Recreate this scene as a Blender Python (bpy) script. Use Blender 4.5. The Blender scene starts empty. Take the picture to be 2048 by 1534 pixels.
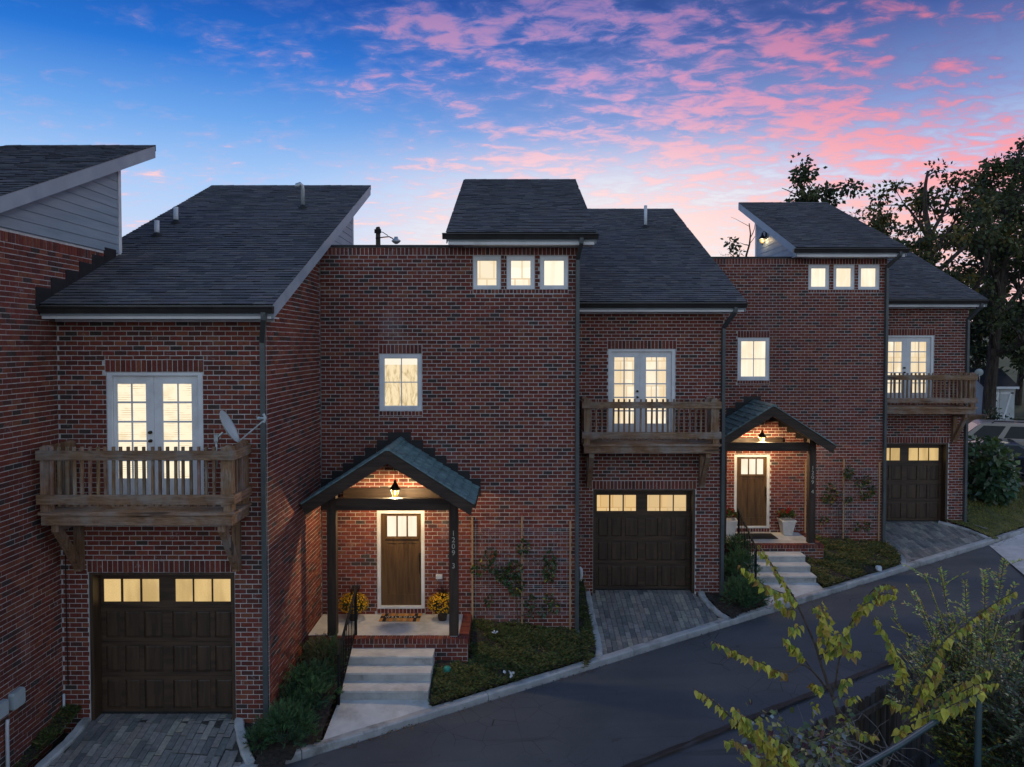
import bpy, math, random
from math import radians, sin, cos, pi, sqrt, atan2
from mathutils import Vector, Matrix
R = random.Random(11)
SC = bpy.context.scene
COL = SC.collection

# ------------------------------------------------------------------ camera
ZC, F, PX, PY, TILT = 6.6, 1500.0, 1030.0, 733.2, radians(1.65)
cam = bpy.data.objects.new('camera', bpy.data.cameras.new('camera'))
COL.objects.link(cam)
cam.location = (0, 0, ZC)
cam.rotation_euler = (pi / 2 - TILT, 0, 0)
cam.data.sensor_width = 36.0
cam.data.lens = F / 2048 * 36
cam.data.shift_x = (1024 - PX) / 2048
cam.data.shift_y = (PY - 767) / 2048
cam.data.clip_start, cam.data.clip_end = 0.1, 3000
SC.camera = cam
cT, sT = cos(TILT), sin(TILT)


def ray(px, py):
    a, b = (px - PX) / F, (PY - py) / F
    return Vector((a, cT + b * sT, -sT + b * cT))


def P(px, py, Y):
    """photo pixel -> (X, Z) on the plane at depth Y"""
    d = ray(px, py)
    t = Y / d.y
    return d.x * t, ZC + d.z * t


def Zat(py, Y):
    return P(PX, py, Y)[1]


def Q(px, py, z):
    d = ray(px, py)
    t = (z - ZC) / d.z
    return d.x * t, d.y * t


def proj(p):
    v = Vector(p) - Vector((0, 0, ZC))
    dz = v.y * cT - v.z * sT
    u = v.y * sT + v.z * cT
    return PX + F * v.x / dz, PY - F * u / dz, dz


def S(r, g, b):
    f = lambda c: (c / 255 / 12.92) if c <= 10 else ((c / 255 + .055) / 1.055) ** 2.4
    return (f(r), f(g), f(b), 1.0)


# ------------------------------------------------------------------ world, sun, exposure
SC.view_settings.view_transform = 'Standard'
SC.view_settings.look = 'None'
SC.view_settings.exposure = 0.08
SC.view_settings.gamma = 1.0
SC.view_settings.use_curve_mapping = False
SC.render.engine = 'CYCLES'
SC.cycles.use_denoising = True
SC.cycles.max_bounces = 5
SC.cycles.transparent_max_bounces = 12

SUN_EL, SUN_AZ = radians(40), radians(48)      # behind the row, to the right
world = bpy.data.worlds.new('World')
SC.world = world
world.use_nodes = True
nt = world.node_tree
nt.nodes.clear()


class NT:
    """small node-graph helper"""
    def __init__(s, tree):
        s.t = tree

    def n(s, typ, **kw):
        x = s.t.nodes.new(typ)
        for k, v in kw.items():
            setattr(x, k, v)
        return x

    def put(s, sock, v):
        if hasattr(v, 'is_output') or isinstance(v, bpy.types.NodeSocket):
            s.t.links.new(v, sock)
        elif v is not None:
            if sock.type == 'RGBA' and not hasattr(v, '__len__'):
                v = (v, v, v, 1)
            if sock.type == 'RGBA' and len(v) == 3:
                v = (*v, 1)
            sock.default_value = v

    def math(s, op, a, b=None, c=None, clamp=False):
        x = s.n('ShaderNodeMath', operation=op, use_clamp=clamp)
        for i, v in enumerate((a, b, c)):
            if v is not None:
                s.put(x.inputs[i], v)
        return x.outputs[0]

    def sstep(s, v, a, b, lo=0.0, hi=1.0):
        x = s.n('ShaderNodeMapRange', interpolation_type='SMOOTHSTEP')
        s.put(x.inputs['Value'], v)
        for k, w in zip(('From Min', 'From Max', 'To Min', 'To Max'), (a, b, lo, hi)):
            s.put(x.inputs[k], w)
        return x.outputs[0]

    def mix(s, f, a, b, bt='MIX'):
        x = s.n('ShaderNodeMix', data_type='RGBA', blend_type=bt)
        s.put(x.inputs[0], f)
        s.put(x.inputs[6], a)
        s.put(x.inputs[7], b)
        return x.outputs[2]

    def ramp(s, v, stops, interp='LINEAR'):
        x = s.n('ShaderNodeValToRGB')
        x.color_ramp.interpolation = interp
        e = x.color_ramp.elements
        while len(e) < len(stops):
            e.new(0.5)
        for i, (p, c) in enumerate(stops):
            e[i].position = p
            e[i].color = c if hasattr(c, '__len__') else (c, c, c, 1)
        s.put(x.inputs[0], v)
        return x.outputs[0]

    def noise(s, vec, scale, detail=4, rough=.55, dist=0.0, w=None):
        x = s.n('ShaderNodeTexNoise')
        if w is not None:
            x.noise_dimensions = '4D'
            s.put(x.inputs['W'], w)
        s.put(x.inputs['Vector'], vec)
        s.put(x.inputs['Scale'], scale)
        s.put(x.inputs['Detail'], detail)
        s.put(x.inputs['Roughness'], rough)
        s.put(x.inputs['Distortion'], dist)
        return x.outputs[0]

    def mapping(s, vec, loc=(0, 0, 0), rot=(0, 0, 0), scale=(1, 1, 1)):
        x = s.n('ShaderNodeMapping')
        s.put(x.inputs[0], vec)
        x.inputs[1].default_value, x.inputs[2].default_value, x.inputs[3].default_value = loc, rot, scale
        return x.outputs[0]

    def comb(s, x, y, z):
        c = s.n('ShaderNodeCombineXYZ')
        for i, v in enumerate((x, y, z)):
            s.put(c.inputs[i], v)
        return c.outputs[0]


g = NT(nt)
tc = g.n('ShaderNodeTexCoord').outputs['Generated']
sx = g.n('ShaderNodeSeparateXYZ')
nt.links.new(tc, sx.inputs[0])
dx, dy, dz = sx.outputs
el = g.math('MAXIMUM', dz, 0.0)
skyL = g.ramp(el, [(0, S(206, 212, 228)), (.13, S(196, 212, 240)), (.20, S(162, 196, 240)), (.27, S(104, 160, 228)),
                   (.34, S(30, 112, 206)), (.42, S(0, 68, 164)), (.52, S(4, 60, 145)), (1, S(40, 100, 180))])
skyR = g.ramp(el, [(0, S(214, 196, 204)), (.14, S(218, 222, 236)), (.21, S(194, 206, 234)), (.28, S(122, 146, 202)),
                   (.37, S(42, 76, 150)), (.45, S(18, 46, 110)), (.60, S(18, 56, 128)), (1, S(40, 100, 180))])
skyB = g.ramp(el, [(0, S(222, 228, 236)), (.25, S(214, 226, 242)), (.55, S(172, 202, 236)), (1, S(48, 108, 186))])  # unseen sky behind the camera, brightened to light the house fronts
base = g.mix(g.sstep(dx, -.34, .30), skyL, skyR)
base = g.mix(g.sstep(dy, .25, -.45), base, skyB)
den = g.math('ADD', el, .10)
qx, qy = g.math('DIVIDE', dx, den), g.math('DIVIDE', dy, den)
q = g.comb(qx, qy, 0.0)
qr = g.mapping(q, rot=(0, 0, radians(24)), scale=(1.0, 1.35, 1.0))
n_big = g.noise(g.mapping(q, loc=(3.1, 1.7, 0), rot=(0, 0, radians(24)), scale=(.9, 1.5, 1)), .75, 3, .5)
n_mid = g.noise(qr, 3.6, 6, .60, .25)
n_fin = g.noise(qr, 10.5, 5, .60, .5)
puff = g.math('ADD', g.math('MULTIPLY', n_mid, .52), g.math('MULTIPLY', n_fin, .48))
cov = g.math('ADD', g.math('ADD', g.sstep(dx, -.56, .30, -.085, .050), g.sstep(el, .30, .14, 0, .045)), g.math('MULTIPLY', g.math('SUBTRACT', n_big, .5), .40))
dens = g.math('ADD', puff, cov)
ahead = g.sstep(dy, .10, .55)
veil = g.math('MULTIPLY', g.sstep(dens, .415, .64), ahead)
core = g.math('MULTIPLY', g.sstep(dens, .515, .665), ahead)
hot = g.sstep(dx, .05, .55)
veil_c = g.mix(hot, g.ramp(el, [(.10, S(224, 206, 224)), (.22, S(190, 186, 222)), (.32, S(128, 142, 206)), (.42, S(70, 100, 176))]),
               g.ramp(el, [(.10, S(226, 176, 196)), (.22, S(172, 146, 196)), (.32, S(98, 96, 160)), (.42, S(46, 58, 122))]))
core_c = g.mix(hot, g.ramp(el, [(.10, S(255, 222, 210)), (.22, S(252, 200, 204)), (.32, S(216, 156, 192)), (.42, S(150, 116, 172))]),
               g.ramp(el, [(.10, S(255, 190, 172)), (.20, S(254, 152, 150)), (.30, S(226, 122, 146)), (.42, S(170, 84, 122))]))
glow = g.math('MULTIPLY', g.math('MULTIPLY', g.sstep(el, .28, .11), g.sstep(g.math('ABSOLUTE', g.math('SUBTRACT', dx, .12)), .46, .0)), g.sstep(dy, .3, .7))
base = g.mix(g.math('MULTIPLY', glow, .80), base, S(246, 234, 228))
c1 = g.mix(g.math('MULTIPLY', veil, .74), base, veil_c)
c2 = g.mix(g.math('MULTIPLY', core, .84), c1, core_c)
c2 = g.mix(g.math('MULTIPLY', glow, .55), c2, S(252, 238, 228))
sky = g.n('ShaderNodeTexSky', sky_type='NISHITA')
sky.sun_disc = False
sky.sun_elevation = SUN_EL
sky.sun_rotation = SUN_AZ
cloud_bg = g.n('ShaderNodeBackground')
cloud_bg.inputs[1].default_value = 1.0
nt.links.new(c2, cloud_bg.inputs[0])
air_bg = g.n('ShaderNodeBackground')
air_bg.inputs[1].default_value = 0.005
nt.links.new(sky.outputs[0], air_bg.inputs[0])
add = g.n('ShaderNodeAddShader')
nt.links.new(cloud_bg.outputs[0], add.inputs[0])
nt.links.new(air_bg.outputs[0], add.inputs[1])
wo = g.n('ShaderNodeOutputWorld')
nt.links.new(add.outputs[0], wo.inputs[0])

sun = bpy.data.objects.new('sun', bpy.data.lights.new('sun', 'SUN'))
COL.objects.link(sun)
sun.data.energy = 0.30
sun.data.angle = radians(9)
sun.data.color = (1.0, .92, .84)
sd = Vector((sin(SUN_AZ) * cos(SUN_EL), cos(SUN_AZ) * cos(SUN_EL), sin(SUN_EL)))
sun.rotation_euler = (-sd).to_track_quat('-Z', 'Y').to_euler()
sun.location = (30, 30, 40)


# ------------------------------------------------------------------ materials
def newmat(name):
    m = bpy.data.materials.new(name)
    m.use_nodes = True
    m.node_tree.nodes.clear()
    return m, NT(m.node_tree)


def finish(m, h, col, rough=.8, bump=None, bstr=.3, bdist=.01, metal=0.0, spec=.4, trans=None, coat=0.0):
    b = h.n('ShaderNodeBsdfPrincipled')
    h.put(b.inputs['Base Color'], col)
    h.put(b.inputs['Roughness'], rough)
    h.put(b.inputs['Metallic'], metal)
    h.put(b.inputs['Specular IOR Level'], spec)
    h.put(b.inputs['Coat Weight'], coat)
    if bump is not None:
        bn = h.n('ShaderNodeBump')
        bn.inputs['Strength'].default_value = bstr
        bn.inputs['Distance'].default_value = bdist
        h.put(bn.inputs['Height'], bump)
        h.t.links.new(bn.outputs[0], b.inputs['Normal'])
    out = h.n('ShaderNodeOutputMaterial')
    sh = b.outputs[0]
    if trans is not None:
        t = h.n('ShaderNodeBsdfTranslucent')
        h.put(t.inputs[0], col)
        mx = h.n('ShaderNodeMixShader')
        mx.inputs[0].default_value = trans
        h.t.links.new(sh, mx.inputs[1])
        h.t.links.new(t.outputs[0], mx.inputs[2])
        sh = mx.outputs[0]
    h.t.links.new(sh, out.inputs[0])
    return m


def pos(h):
    return h.n('ShaderNodeNewGeometry').outputs['Position']


def tint(h):
    return h.n('ShaderNodeAttribute', attribute_name='tint').outputs['Color']


def surf(name, a, b, scale=6, rough=.8, bscale=None, bstr=.25, bdist=.006, stretch=None, metal=0, spec=.4, use_tint=False,
         detail=5, lo=.35, hi=.65, coat=0.0, dirt=None, trans=None):
    """two-colour noise surface, world-space"""
    m, h = newmat(name)
    p = pos(h)
    if stretch:
        p = h.mapping(p, scale=stretch)
    n = h.noise(p, scale, detail, .6)
    c = h.ramp(n, [(lo, (*a, 1)), (hi, (*b, 1))])
    if use_tint:
        c = h.mix(1.0, c, tint(h), 'MULTIPLY')
    if dirt:
        dn = h.sstep(h.noise(pos(h), dirt[1], 6, .65), .5, .68)
        c = h.mix(h.math('MULTIPLY', dn, dirt[2]), c, dirt[0])
    bp = h.noise(p, bscale or scale * 6, 4, .6)
    return finish(m, h, c, rough, bp, bstr, bdist, metal, spec, trans, coat)


M = {}
# bricks: colour from the piece's tint, with kiln mottling and mortar smears
m, h = newmat('brick')
p = pos(h)
c = h.mix(h.ramp(h.noise(p, 34, 4, .65), [(.3, .55), (.7, 1.25)]), (0, 0, 0, 1), tint(h))
c = h.mix(h.sstep(h.noise(p, 55, 3, .6), .60, .74, 0, .45), c, (.035, .026, .026, 1))
smear = h.math('MULTIPLY', h.sstep(h.noise(p, 3.2, 3, .6), .60, .72), h.sstep(h.noise(p, 26, 4, .7), .50, .62))
c = h.mix(h.math('MULTIPLY', smear, .55), c, (.42, .39, .38, 1))
eff = h.math('MULTIPLY', h.sstep(h.noise(h.mapping(p, scale=(1.2, 1.2, .5)), .8, 5, .65), .56, .74), h.noise(p, 18, 4, .7))
c = h.mix(h.math('MULTIPLY', eff, .45), c, (.36, .30, .30, 1))
run = h.sstep(h.noise(h.mapping(p, scale=(3.2, 3.2, .22)), 1.0, 4, .6), .56, .74, 0, .30)
c = h.mix(run, c, (.045, .028, .026, 1))
c = h.mix(h.sstep(h.noise(h.mapping(p, scale=(1, 1, .35)), .55, 4, .6), .45, .72, 0, .28), c, (.05, .035, .035, 1))
M['brick'] = finish(m, h, c, .92, h.noise(p, 90, 3, .7), .35, .004, spec=.25)
M['mortar'] = surf('mortar', (.46, .445, .43), (.62, .60, .58), 14, .95, 60, .5, .006, dirt=((.20, .17, .15), .8, .35))
m, h = newmat('shingle')
p = pos(h)
c = h.mix(1.0, tint(h), h.ramp(h.noise(p, 120, 3, .7), [(.3, .62), (.7, 1.35)]), 'MULTIPLY')
c = h.mix(h.sstep(h.noise(h.mapping(p, scale=(1, .22, .4)), .9, 5, .65), .45, .75, 0, .45), c, (.030, .030, .030, 1))
M['shingle'] = finish(m, h, c, .95, h.noise(p, 240, 2, .7), .6, .003, spec=.2)
M['trim'] = surf('white_trim_paint', (.66, .67, .68), (.76, .77, .78), 3, .55, 60, .08, .002, dirt=((.36, .35, .33), 1.2, .30))
M['rake'] = surf('grey_rake_paint', (.27, .32, .37), (.35, .40, .44), 2.2, .6, 50, .1, .002, dirt=((.18, .20, .21), 1.1, .3))
M['siding'] = surf('siding_paint', (.22, .28, .33), (.29, .35, .40), 2.2, .62, 50, .15, .002, stretch=(.3, .3, 4), dirt=((.14, .17, .19), .9, .35))
M['gutter'] = surf('bronze_aluminium', (.020, .018, .017), (.034, .030, .028), 4, .38, 30, .05, .001, spec=.5)
M['spout'] = surf('grey_aluminium', (.055, .065, .068), (.080, .090, .092), 3, .42, 30, .05, .001, spec=.5)
M['flash'] = surf('black_flashing', (.010, .010, .011), (.020, .020, .021), 5, .55, 20, .1, .002)
for k, st in (('x', (.09, 1, 1)), ('y', (1, .09, 1)), ('z', (1, 1, .09))):
    m, h = newmat('weathered_wood_' + k)
    p = h.mapping(pos(h), scale=st)
    n = h.noise(p, 26, 6, .62, 1.2)
    c = h.ramp(n, [(.28, (.062, .031, .017, 1)), (.46, (.185, .098, .052, 1)), (.60, (.275, .160, .090, 1)), (.75, (.34, .235, .155, 1))])
    gray = h.sstep(h.noise(pos(h), 2.3, 4, .6), .40, .70, 0, .58)
    c = h.mix(gray, c, (.30, .28, .26, 1))
    kn = h.sstep(h.noise(h.mapping(pos(h), scale=tuple(v if v < 1 else .8 for v in st)), 9, 1, .5), .70, .76)
    c = h.mix(h.math('MULTIPLY', kn, .85), c, (.055, .032, .02, 1))
    c = h.mix(1.0, c, tint(h), 'MULTIPLY')
    M['wood_' + k] = finish(m, h, c, .85, n, .5, .004)
    M['dark_' + k] = surf('dark_stained_timber_' + k, (.022, .013, .009), (.060, .038, .026), 14, .6, 40, .3, .003, stretch=st)
    M['door_' + k] = surf('stained_door_wood_' + k, (.062, .032, .012), (.13, .072, .028), 16, .42, 50, .25, .002, stretch=st, spec=.5)
    M['garage_' + k] = surf('dark_garage_wood_' + k, (.034, .020, .012), (.078, .047, .027), 13, .5, 45, .25, .002, stretch=st, spec=.45)
M['stake'] = surf('raw_pine', (.34, .19, .095), (.46, .28, .15), 10, .8, 40, .3, .002, stretch=(1, 1, .1))
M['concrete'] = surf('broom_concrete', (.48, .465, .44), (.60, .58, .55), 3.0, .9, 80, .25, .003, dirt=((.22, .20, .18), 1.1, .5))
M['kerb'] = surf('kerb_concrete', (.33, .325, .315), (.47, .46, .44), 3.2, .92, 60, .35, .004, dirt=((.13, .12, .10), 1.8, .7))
m, h = newmat('asphalt')
p = pos(h)
c = h.ramp(h.noise(p, .55, 5, .6), [(.30, (.046, .053, .063, 1)), (.70, (.080, .089, .101, 1))])
c = h.mix(h.ramp(h.noise(p, 95, 2, .6), [(.35, 0.0), (.75, .5)]), c, (.11, .11, .112, 1))
stk = h.sstep(h.noise(h.mapping(p, rot=(0, 0, -radians(30)), scale=(.14, 2.2, 1)), 1.1, 5, .6), .60, .72, 0, .55)
c = h.mix(stk, c, (.030, .031, .033, 1))
trk = h.sstep(h.noise(h.mapping(p, rot=(0, 0, -radians(30)), scale=(.05, 1.0, 1)), 1.0, 3, .5), .45, .62, 0, .40)
c = h.mix(trk, c, (.105, .105, .107, 1))
vo = h.n('ShaderNodeTexVoronoi', feature='DISTANCE_TO_EDGE')
h.put(vo.inputs['Vector'], h.mapping(p, scale=(.42, .42, .42)))
crk = h.math('MULTIPLY', h.sstep(vo.outputs['Distance'], .0, .012, .8, 0), h.sstep(h.noise(p, .5, 2, .5), .46, .56))
c = h.mix(crk, c, (.012, .012, .012, 1))
spot = h.sstep(h.noise(p, 2.3, 4, .7), .66, .74, 0, .6)
c = h.mix(spot, c, (.018, .018, .019, 1))
M['asphalt'] = finish(m, h, c, .88, h.noise(p, 130, 3, .7), .6, .004, spec=.35)
M['tar'] = surf('tar_seam', (.012, .012, .013), (.030, .030, .031), 3, .6, 40, .3, .003)
M['paver'] = surf('paver_stone', (.8, .8, .8), (1.2, 1.2, 1.2), 16, .9, 90, .4, .003, use_tint=True, dirt=((.05, .055, .05), 1.4, .45))
M['joint'] = surf('joint_sand', (.030, .028, .025), (.06, .055, .048), 20, .95)
M['soil'] = surf('mulch_soil', (.018, .014, .011), (.060, .045, .033), 13, .95, 40, .9, .03)
M['lawn'] = surf('lawn_soil', (.050, .060, .016), (.135, .120, .040), 1.3, .95, 30, .8, .02)
M['hill'] = surf('hill_grass', (.10, .10, .035), (.19, .16, .07), .25, .95, 8, .5, .05)
M['leaf'] = surf('leaf', (.85, .85, .85), (1.15, 1.15, 1.15), 8, .6, use_tint=True, trans=.28, spec=.35)
M['gloss_leaf'] = surf('glossy_leaf', (.85, .85, .85), (1.15, 1.15, 1.15), 8, .33, use_tint=True, trans=.18, spec=.6)
M['petal'] = surf('petal', (.9, .9, .9), (1.1, 1.1, 1.1), 8, .7, use_tint=True, trans=.25)
M['bark'] = surf('bark', (.028, .021, .016), (.085, .066, .052), 9, .95, 30, .9, .02, stretch=(1, 1, .25))
M['twig'] = surf('twig_bark', (.05, .038, .030), (.12, .095, .075), 14, .9)
M['dead'] = surf('dead_stem', (.11, .10, .09), (.22, .20, .18), 14, .9)
M['iron'] = surf('black_iron', (.008, .008, .008), (.014, .013, .013), 8, .75, spec=.2)
M['bronze'] = surf('aged_bronze', (.030, .024, .016), (.070, .055, .035), 12, .40, metal=.7)
M['brass'] = surf('brass_number', (.50, .46, .38), (.62, .57, .47), 9, .35, metal=.3)
M['galv'] = surf('galvanised_metal', (.33, .36, .37), (.48, .50, .51), 6, .45, metal=.55)
M['pvc'] = surf('pvc_pipe', (.52, .54, .56), (.62, .64, .66), 4, .5)
M['box'] = surf('utility_box_paint', (.36, .42, .43), (.44, .50, .51), 3, .5, dirt=((.2, .2, .2), 2, .3))
M['greenpipe'] = surf('green_coated_pipe', (.014, .040, .048), (.030, .068, .078), 4, .45, spec=.5)
M['copper'] = surf('stamped_metal_tile', (.075, .150, .158), (.150, .245, .250), 7, .42, 30, .2, .003, stretch=(1, 1, 1), use_tint=True, spec=.5, dirt=((.035, .05, .05), 3, .6))
M['rubber'] = surf('dark_rubber', (.012, .012, .012), (.026, .026, .026), 10, .8)
M['pot'] = surf('terracotta_brown_pot', (.055, .036, .026), (.10, .066, .048), 6, .6)
M['whitepot'] = surf('white_planter', (.58, .57, .55), (.70, .69, .67), 3, .65, dirt=((.30, .28, .25), 2.5, .5))
M['fence'] = surf('grey_fence_wood', (.040, .034, .028), (.12, .105, .09), 9, .9, 30, .6, .004, stretch=(1, 1, .1), use_tint=True)
M['shed'] = surf('shed_paint', (.40, .42, .42), (.50, .52, .52), 2, .7, stretch=(1, 1, .3), dirt=((.2, .2, .19), .9, .4))
M['carglass'] = surf('dark_car_glass', (.006, .007, .009), (.012, .013, .015), 2, .12, spec=.28)
M['suvpaint'] = surf('tan_car_paint', (.30, .26, .215), (.34, .295, .245), 2, .42, metal=.15, coat=.15)
M['sedanpaint'] = surf('navy_car_paint', (.008, .012, .022), (.012, .017, .030), 2, .22, metal=.3, coat=.8)
M['chrome'] = surf('chrome', (.5, .5, .5), (.6, .6, .6), 3, .2, metal=.9)
M['tail'] = surf('tail_lens', (.38, .010, .012), (.48, .02, .02), 5, .2, spec=.6)
M['litter'] = surf('white_litter', (.55, .56, .58), (.75, .76, .78), 9, .8)
M['greenlid'] = surf('green_plastic_lid', (.02, .20, .15), (.03, .26, .20), 5, .5)
M['dark'] = surf('dark_interior', (.004, .004, .004), (.008, .008, .008), 3, .95)
M['whiteletter'] = surf('pale_paint', (.62, .60, .55), (.72, .70, .64), 9, .6)


def lit(name, col, strength, kind='plain'):
    """lit pane: room light behind glass, with what hangs behind it or reflects in it painted in"""
    m, h = newmat(name)
    p = pos(h)
    c = (*col, 1)
    if kind == 'blinds':
        sp = h.n('ShaderNodeSeparateXYZ')
        h.t.links.new(p, sp.inputs[0])
        w = h.math('FRACT', h.math('MULTIPLY', sp.outputs[2], 26.0))
        ln = h.sstep(w, .55, .95, 0, .68)
        ln2 = h.sstep(h.noise(h.mapping(p, scale=(1.0, 1, 2.2)), 2.6, 4, .6), .46, .62, 0, 1)
        c = h.mix(h.math('MULTIPLY', ln, ln2), c, (.42, .27, .10, 1))
        c = h.mix(h.sstep(h.noise(p, 3.5, 3, .6), .52, .75, 0, .35), c, (.75, .55, .28, 1))
    elif kind == 'reflection':
        n = h.noise(h.mapping(p, rot=(0, radians(25), 0), scale=(1.0, 1, .28)), 9, 5, .65, 1.6)  # streaks imitate a tree's reflection, painted into the pane's glow
        c = h.mix(h.sstep(n, .42, .66, 0, .72), c, (.40, .27, .10, 1))
        sp = h.n('ShaderNodeSeparateXYZ')
        h.t.links.new(p, sp.inputs[0])
        top = h.sstep(sp.outputs[2], Zat(730, 16.6), Zat(729, 16.6))
        c = h.mix(top, h.mix(.12, c, (.7, .5, .25, 1)), (1.0, .90, .72, 1))
    elif kind == 'room':
        bt = h.n('ShaderNodeTexBrick')
        h.put(bt.inputs['Vector'], h.mapping(p, loc=(.31, 0, .17), rot=(pi / 2, 0, 0)))
        bt.inputs['Scale'].default_value = 1.0
        bt.inputs['Mortar Size'].default_value = .016
        bt.inputs['Brick Width'].default_value = .31
        bt.inputs['Row Height'].default_value = .62
        bt.inputs['Color1'].default_value = (1, 1, 1, 1)
        bt.inputs['Color2'].default_value = (.78, .72, .60, 1)
        bt.inputs['Mortar'].default_value = (.62, .50, .34, 1)
        c = h.mix(.75, c, bt.outputs[0], 'MULTIPLY')
        n = h.noise(h.mapping(p, scale=(1, 1, .12)), 3.4, 2, .5, .2)
        c = h.mix(h.sstep(n, .42, .60, 0, .55), c, (.74, .54, .29, 1))
        n = h.noise(h.mapping(p, scale=(.2, 1, 1)), 3.0, 2, .5)
        c = h.mix(h.sstep(n, .52, .56, 0, .22), c, (.70, .50, .26, 1))
    elif kind == 'plain':
        n = h.noise(h.mapping(p, scale=(1, 1, .45)), 1.9, 3, .55, .4)
        c = h.mix(h.sstep(n, .44, .66, 0, .42), c, (.82, .62, .36, 1))
        n = h.noise(h.mapping(p, scale=(1, 1, .06)), 11, 2, .5)
        c = h.mix(h.sstep(n, .45, .65, 0, .22), c, (.80, .62, .38, 1))
    elif kind == 'frost':
        n = h.noise(p, 70, 3, .7)
        c = h.mix(h.sstep(n, .35, .7, 0, .35), c, (.40, .25, .08, 1))
        n = h.noise(h.mapping(p, scale=(1, 1, .3)), 2.2, 3, .6)
        c = h.mix(h.sstep(n, .40, .66, 0, .5), c, (.34, .22, .075, 1))
    e = h.n('ShaderNodeEmission')
    h.put(e.inputs[0], c)
    e.inputs[1].default_value = strength
    gl = h.n('ShaderNodeBsdfGlossy')
    gl.inputs['Roughness'].default_value = .04
    gl.inputs[0].default_value = (1, 1, 1, 1)
    fr = h.n('ShaderNodeFresnel')
    fr.inputs[0].default_value = 1.45
    mx = h.n('ShaderNodeMixShader')
    h.t.links.new(fr.outputs[0], mx.inputs[0])
    h.t.links.new(e.outputs[0], mx.inputs[1])
    h.t.links.new(gl.outputs[0], mx.inputs[2])
    o = h.n('ShaderNodeOutputMaterial')
    h.t.links.new(mx.outputs[0], o.inputs[0])
    return m


M['pane_plain'] = lit('lit_glass_plain', (1.0, .885, .69), 1.08)
M['pane_room'] = lit('lit_glass_room', (1.0, .90, .72), 1.12, 'room')
M['pane_blinds'] = lit('lit_glass_blinds', (1.0, .87, .63), 1.08, 'blinds')
M['pane_reflection'] = lit('lit_glass_reflection', (1.0, .82, .52), 1.0, 'reflection')
M['pane_frost'] = lit('lit_glass_frosted', (.86, .60, .26), .92, 'frost')
M['pane_garage'] = lit('lit_glass_garage', (.95, .66, .32), .92, 'room')
m, h = newmat('lantern_glass')
e = h.n('ShaderNodeEmission')
e.inputs[0].default_value = (1, .56, .12, 1)
e.inputs[1].default_value = 1.6
t_ = h.n('ShaderNodeBsdfTransparent')
mx = h.n('ShaderNodeMixShader')
mx.inputs[0].default_value = .45
m.node_tree.links.new(t_.outputs[0], mx.inputs[1])
m.node_tree.links.new(e.outputs[0], mx.inputs[2])
o = h.n('ShaderNodeOutputMaterial')
m.node_tree.links.new(mx.outputs[0], o.inputs[0])
M['lantern'] = m
m, h = newmat('lamp_bulb')
e = h.n('ShaderNodeEmission')
e.inputs[0].default_value = (1, .82, .5, 1)
e.inputs[1].default_value = 6
o = h.n('ShaderNodeOutputMaterial')
m.node_tree.links.new(e.outputs[0], o.inputs[0])
M['bulb'] = m


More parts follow.
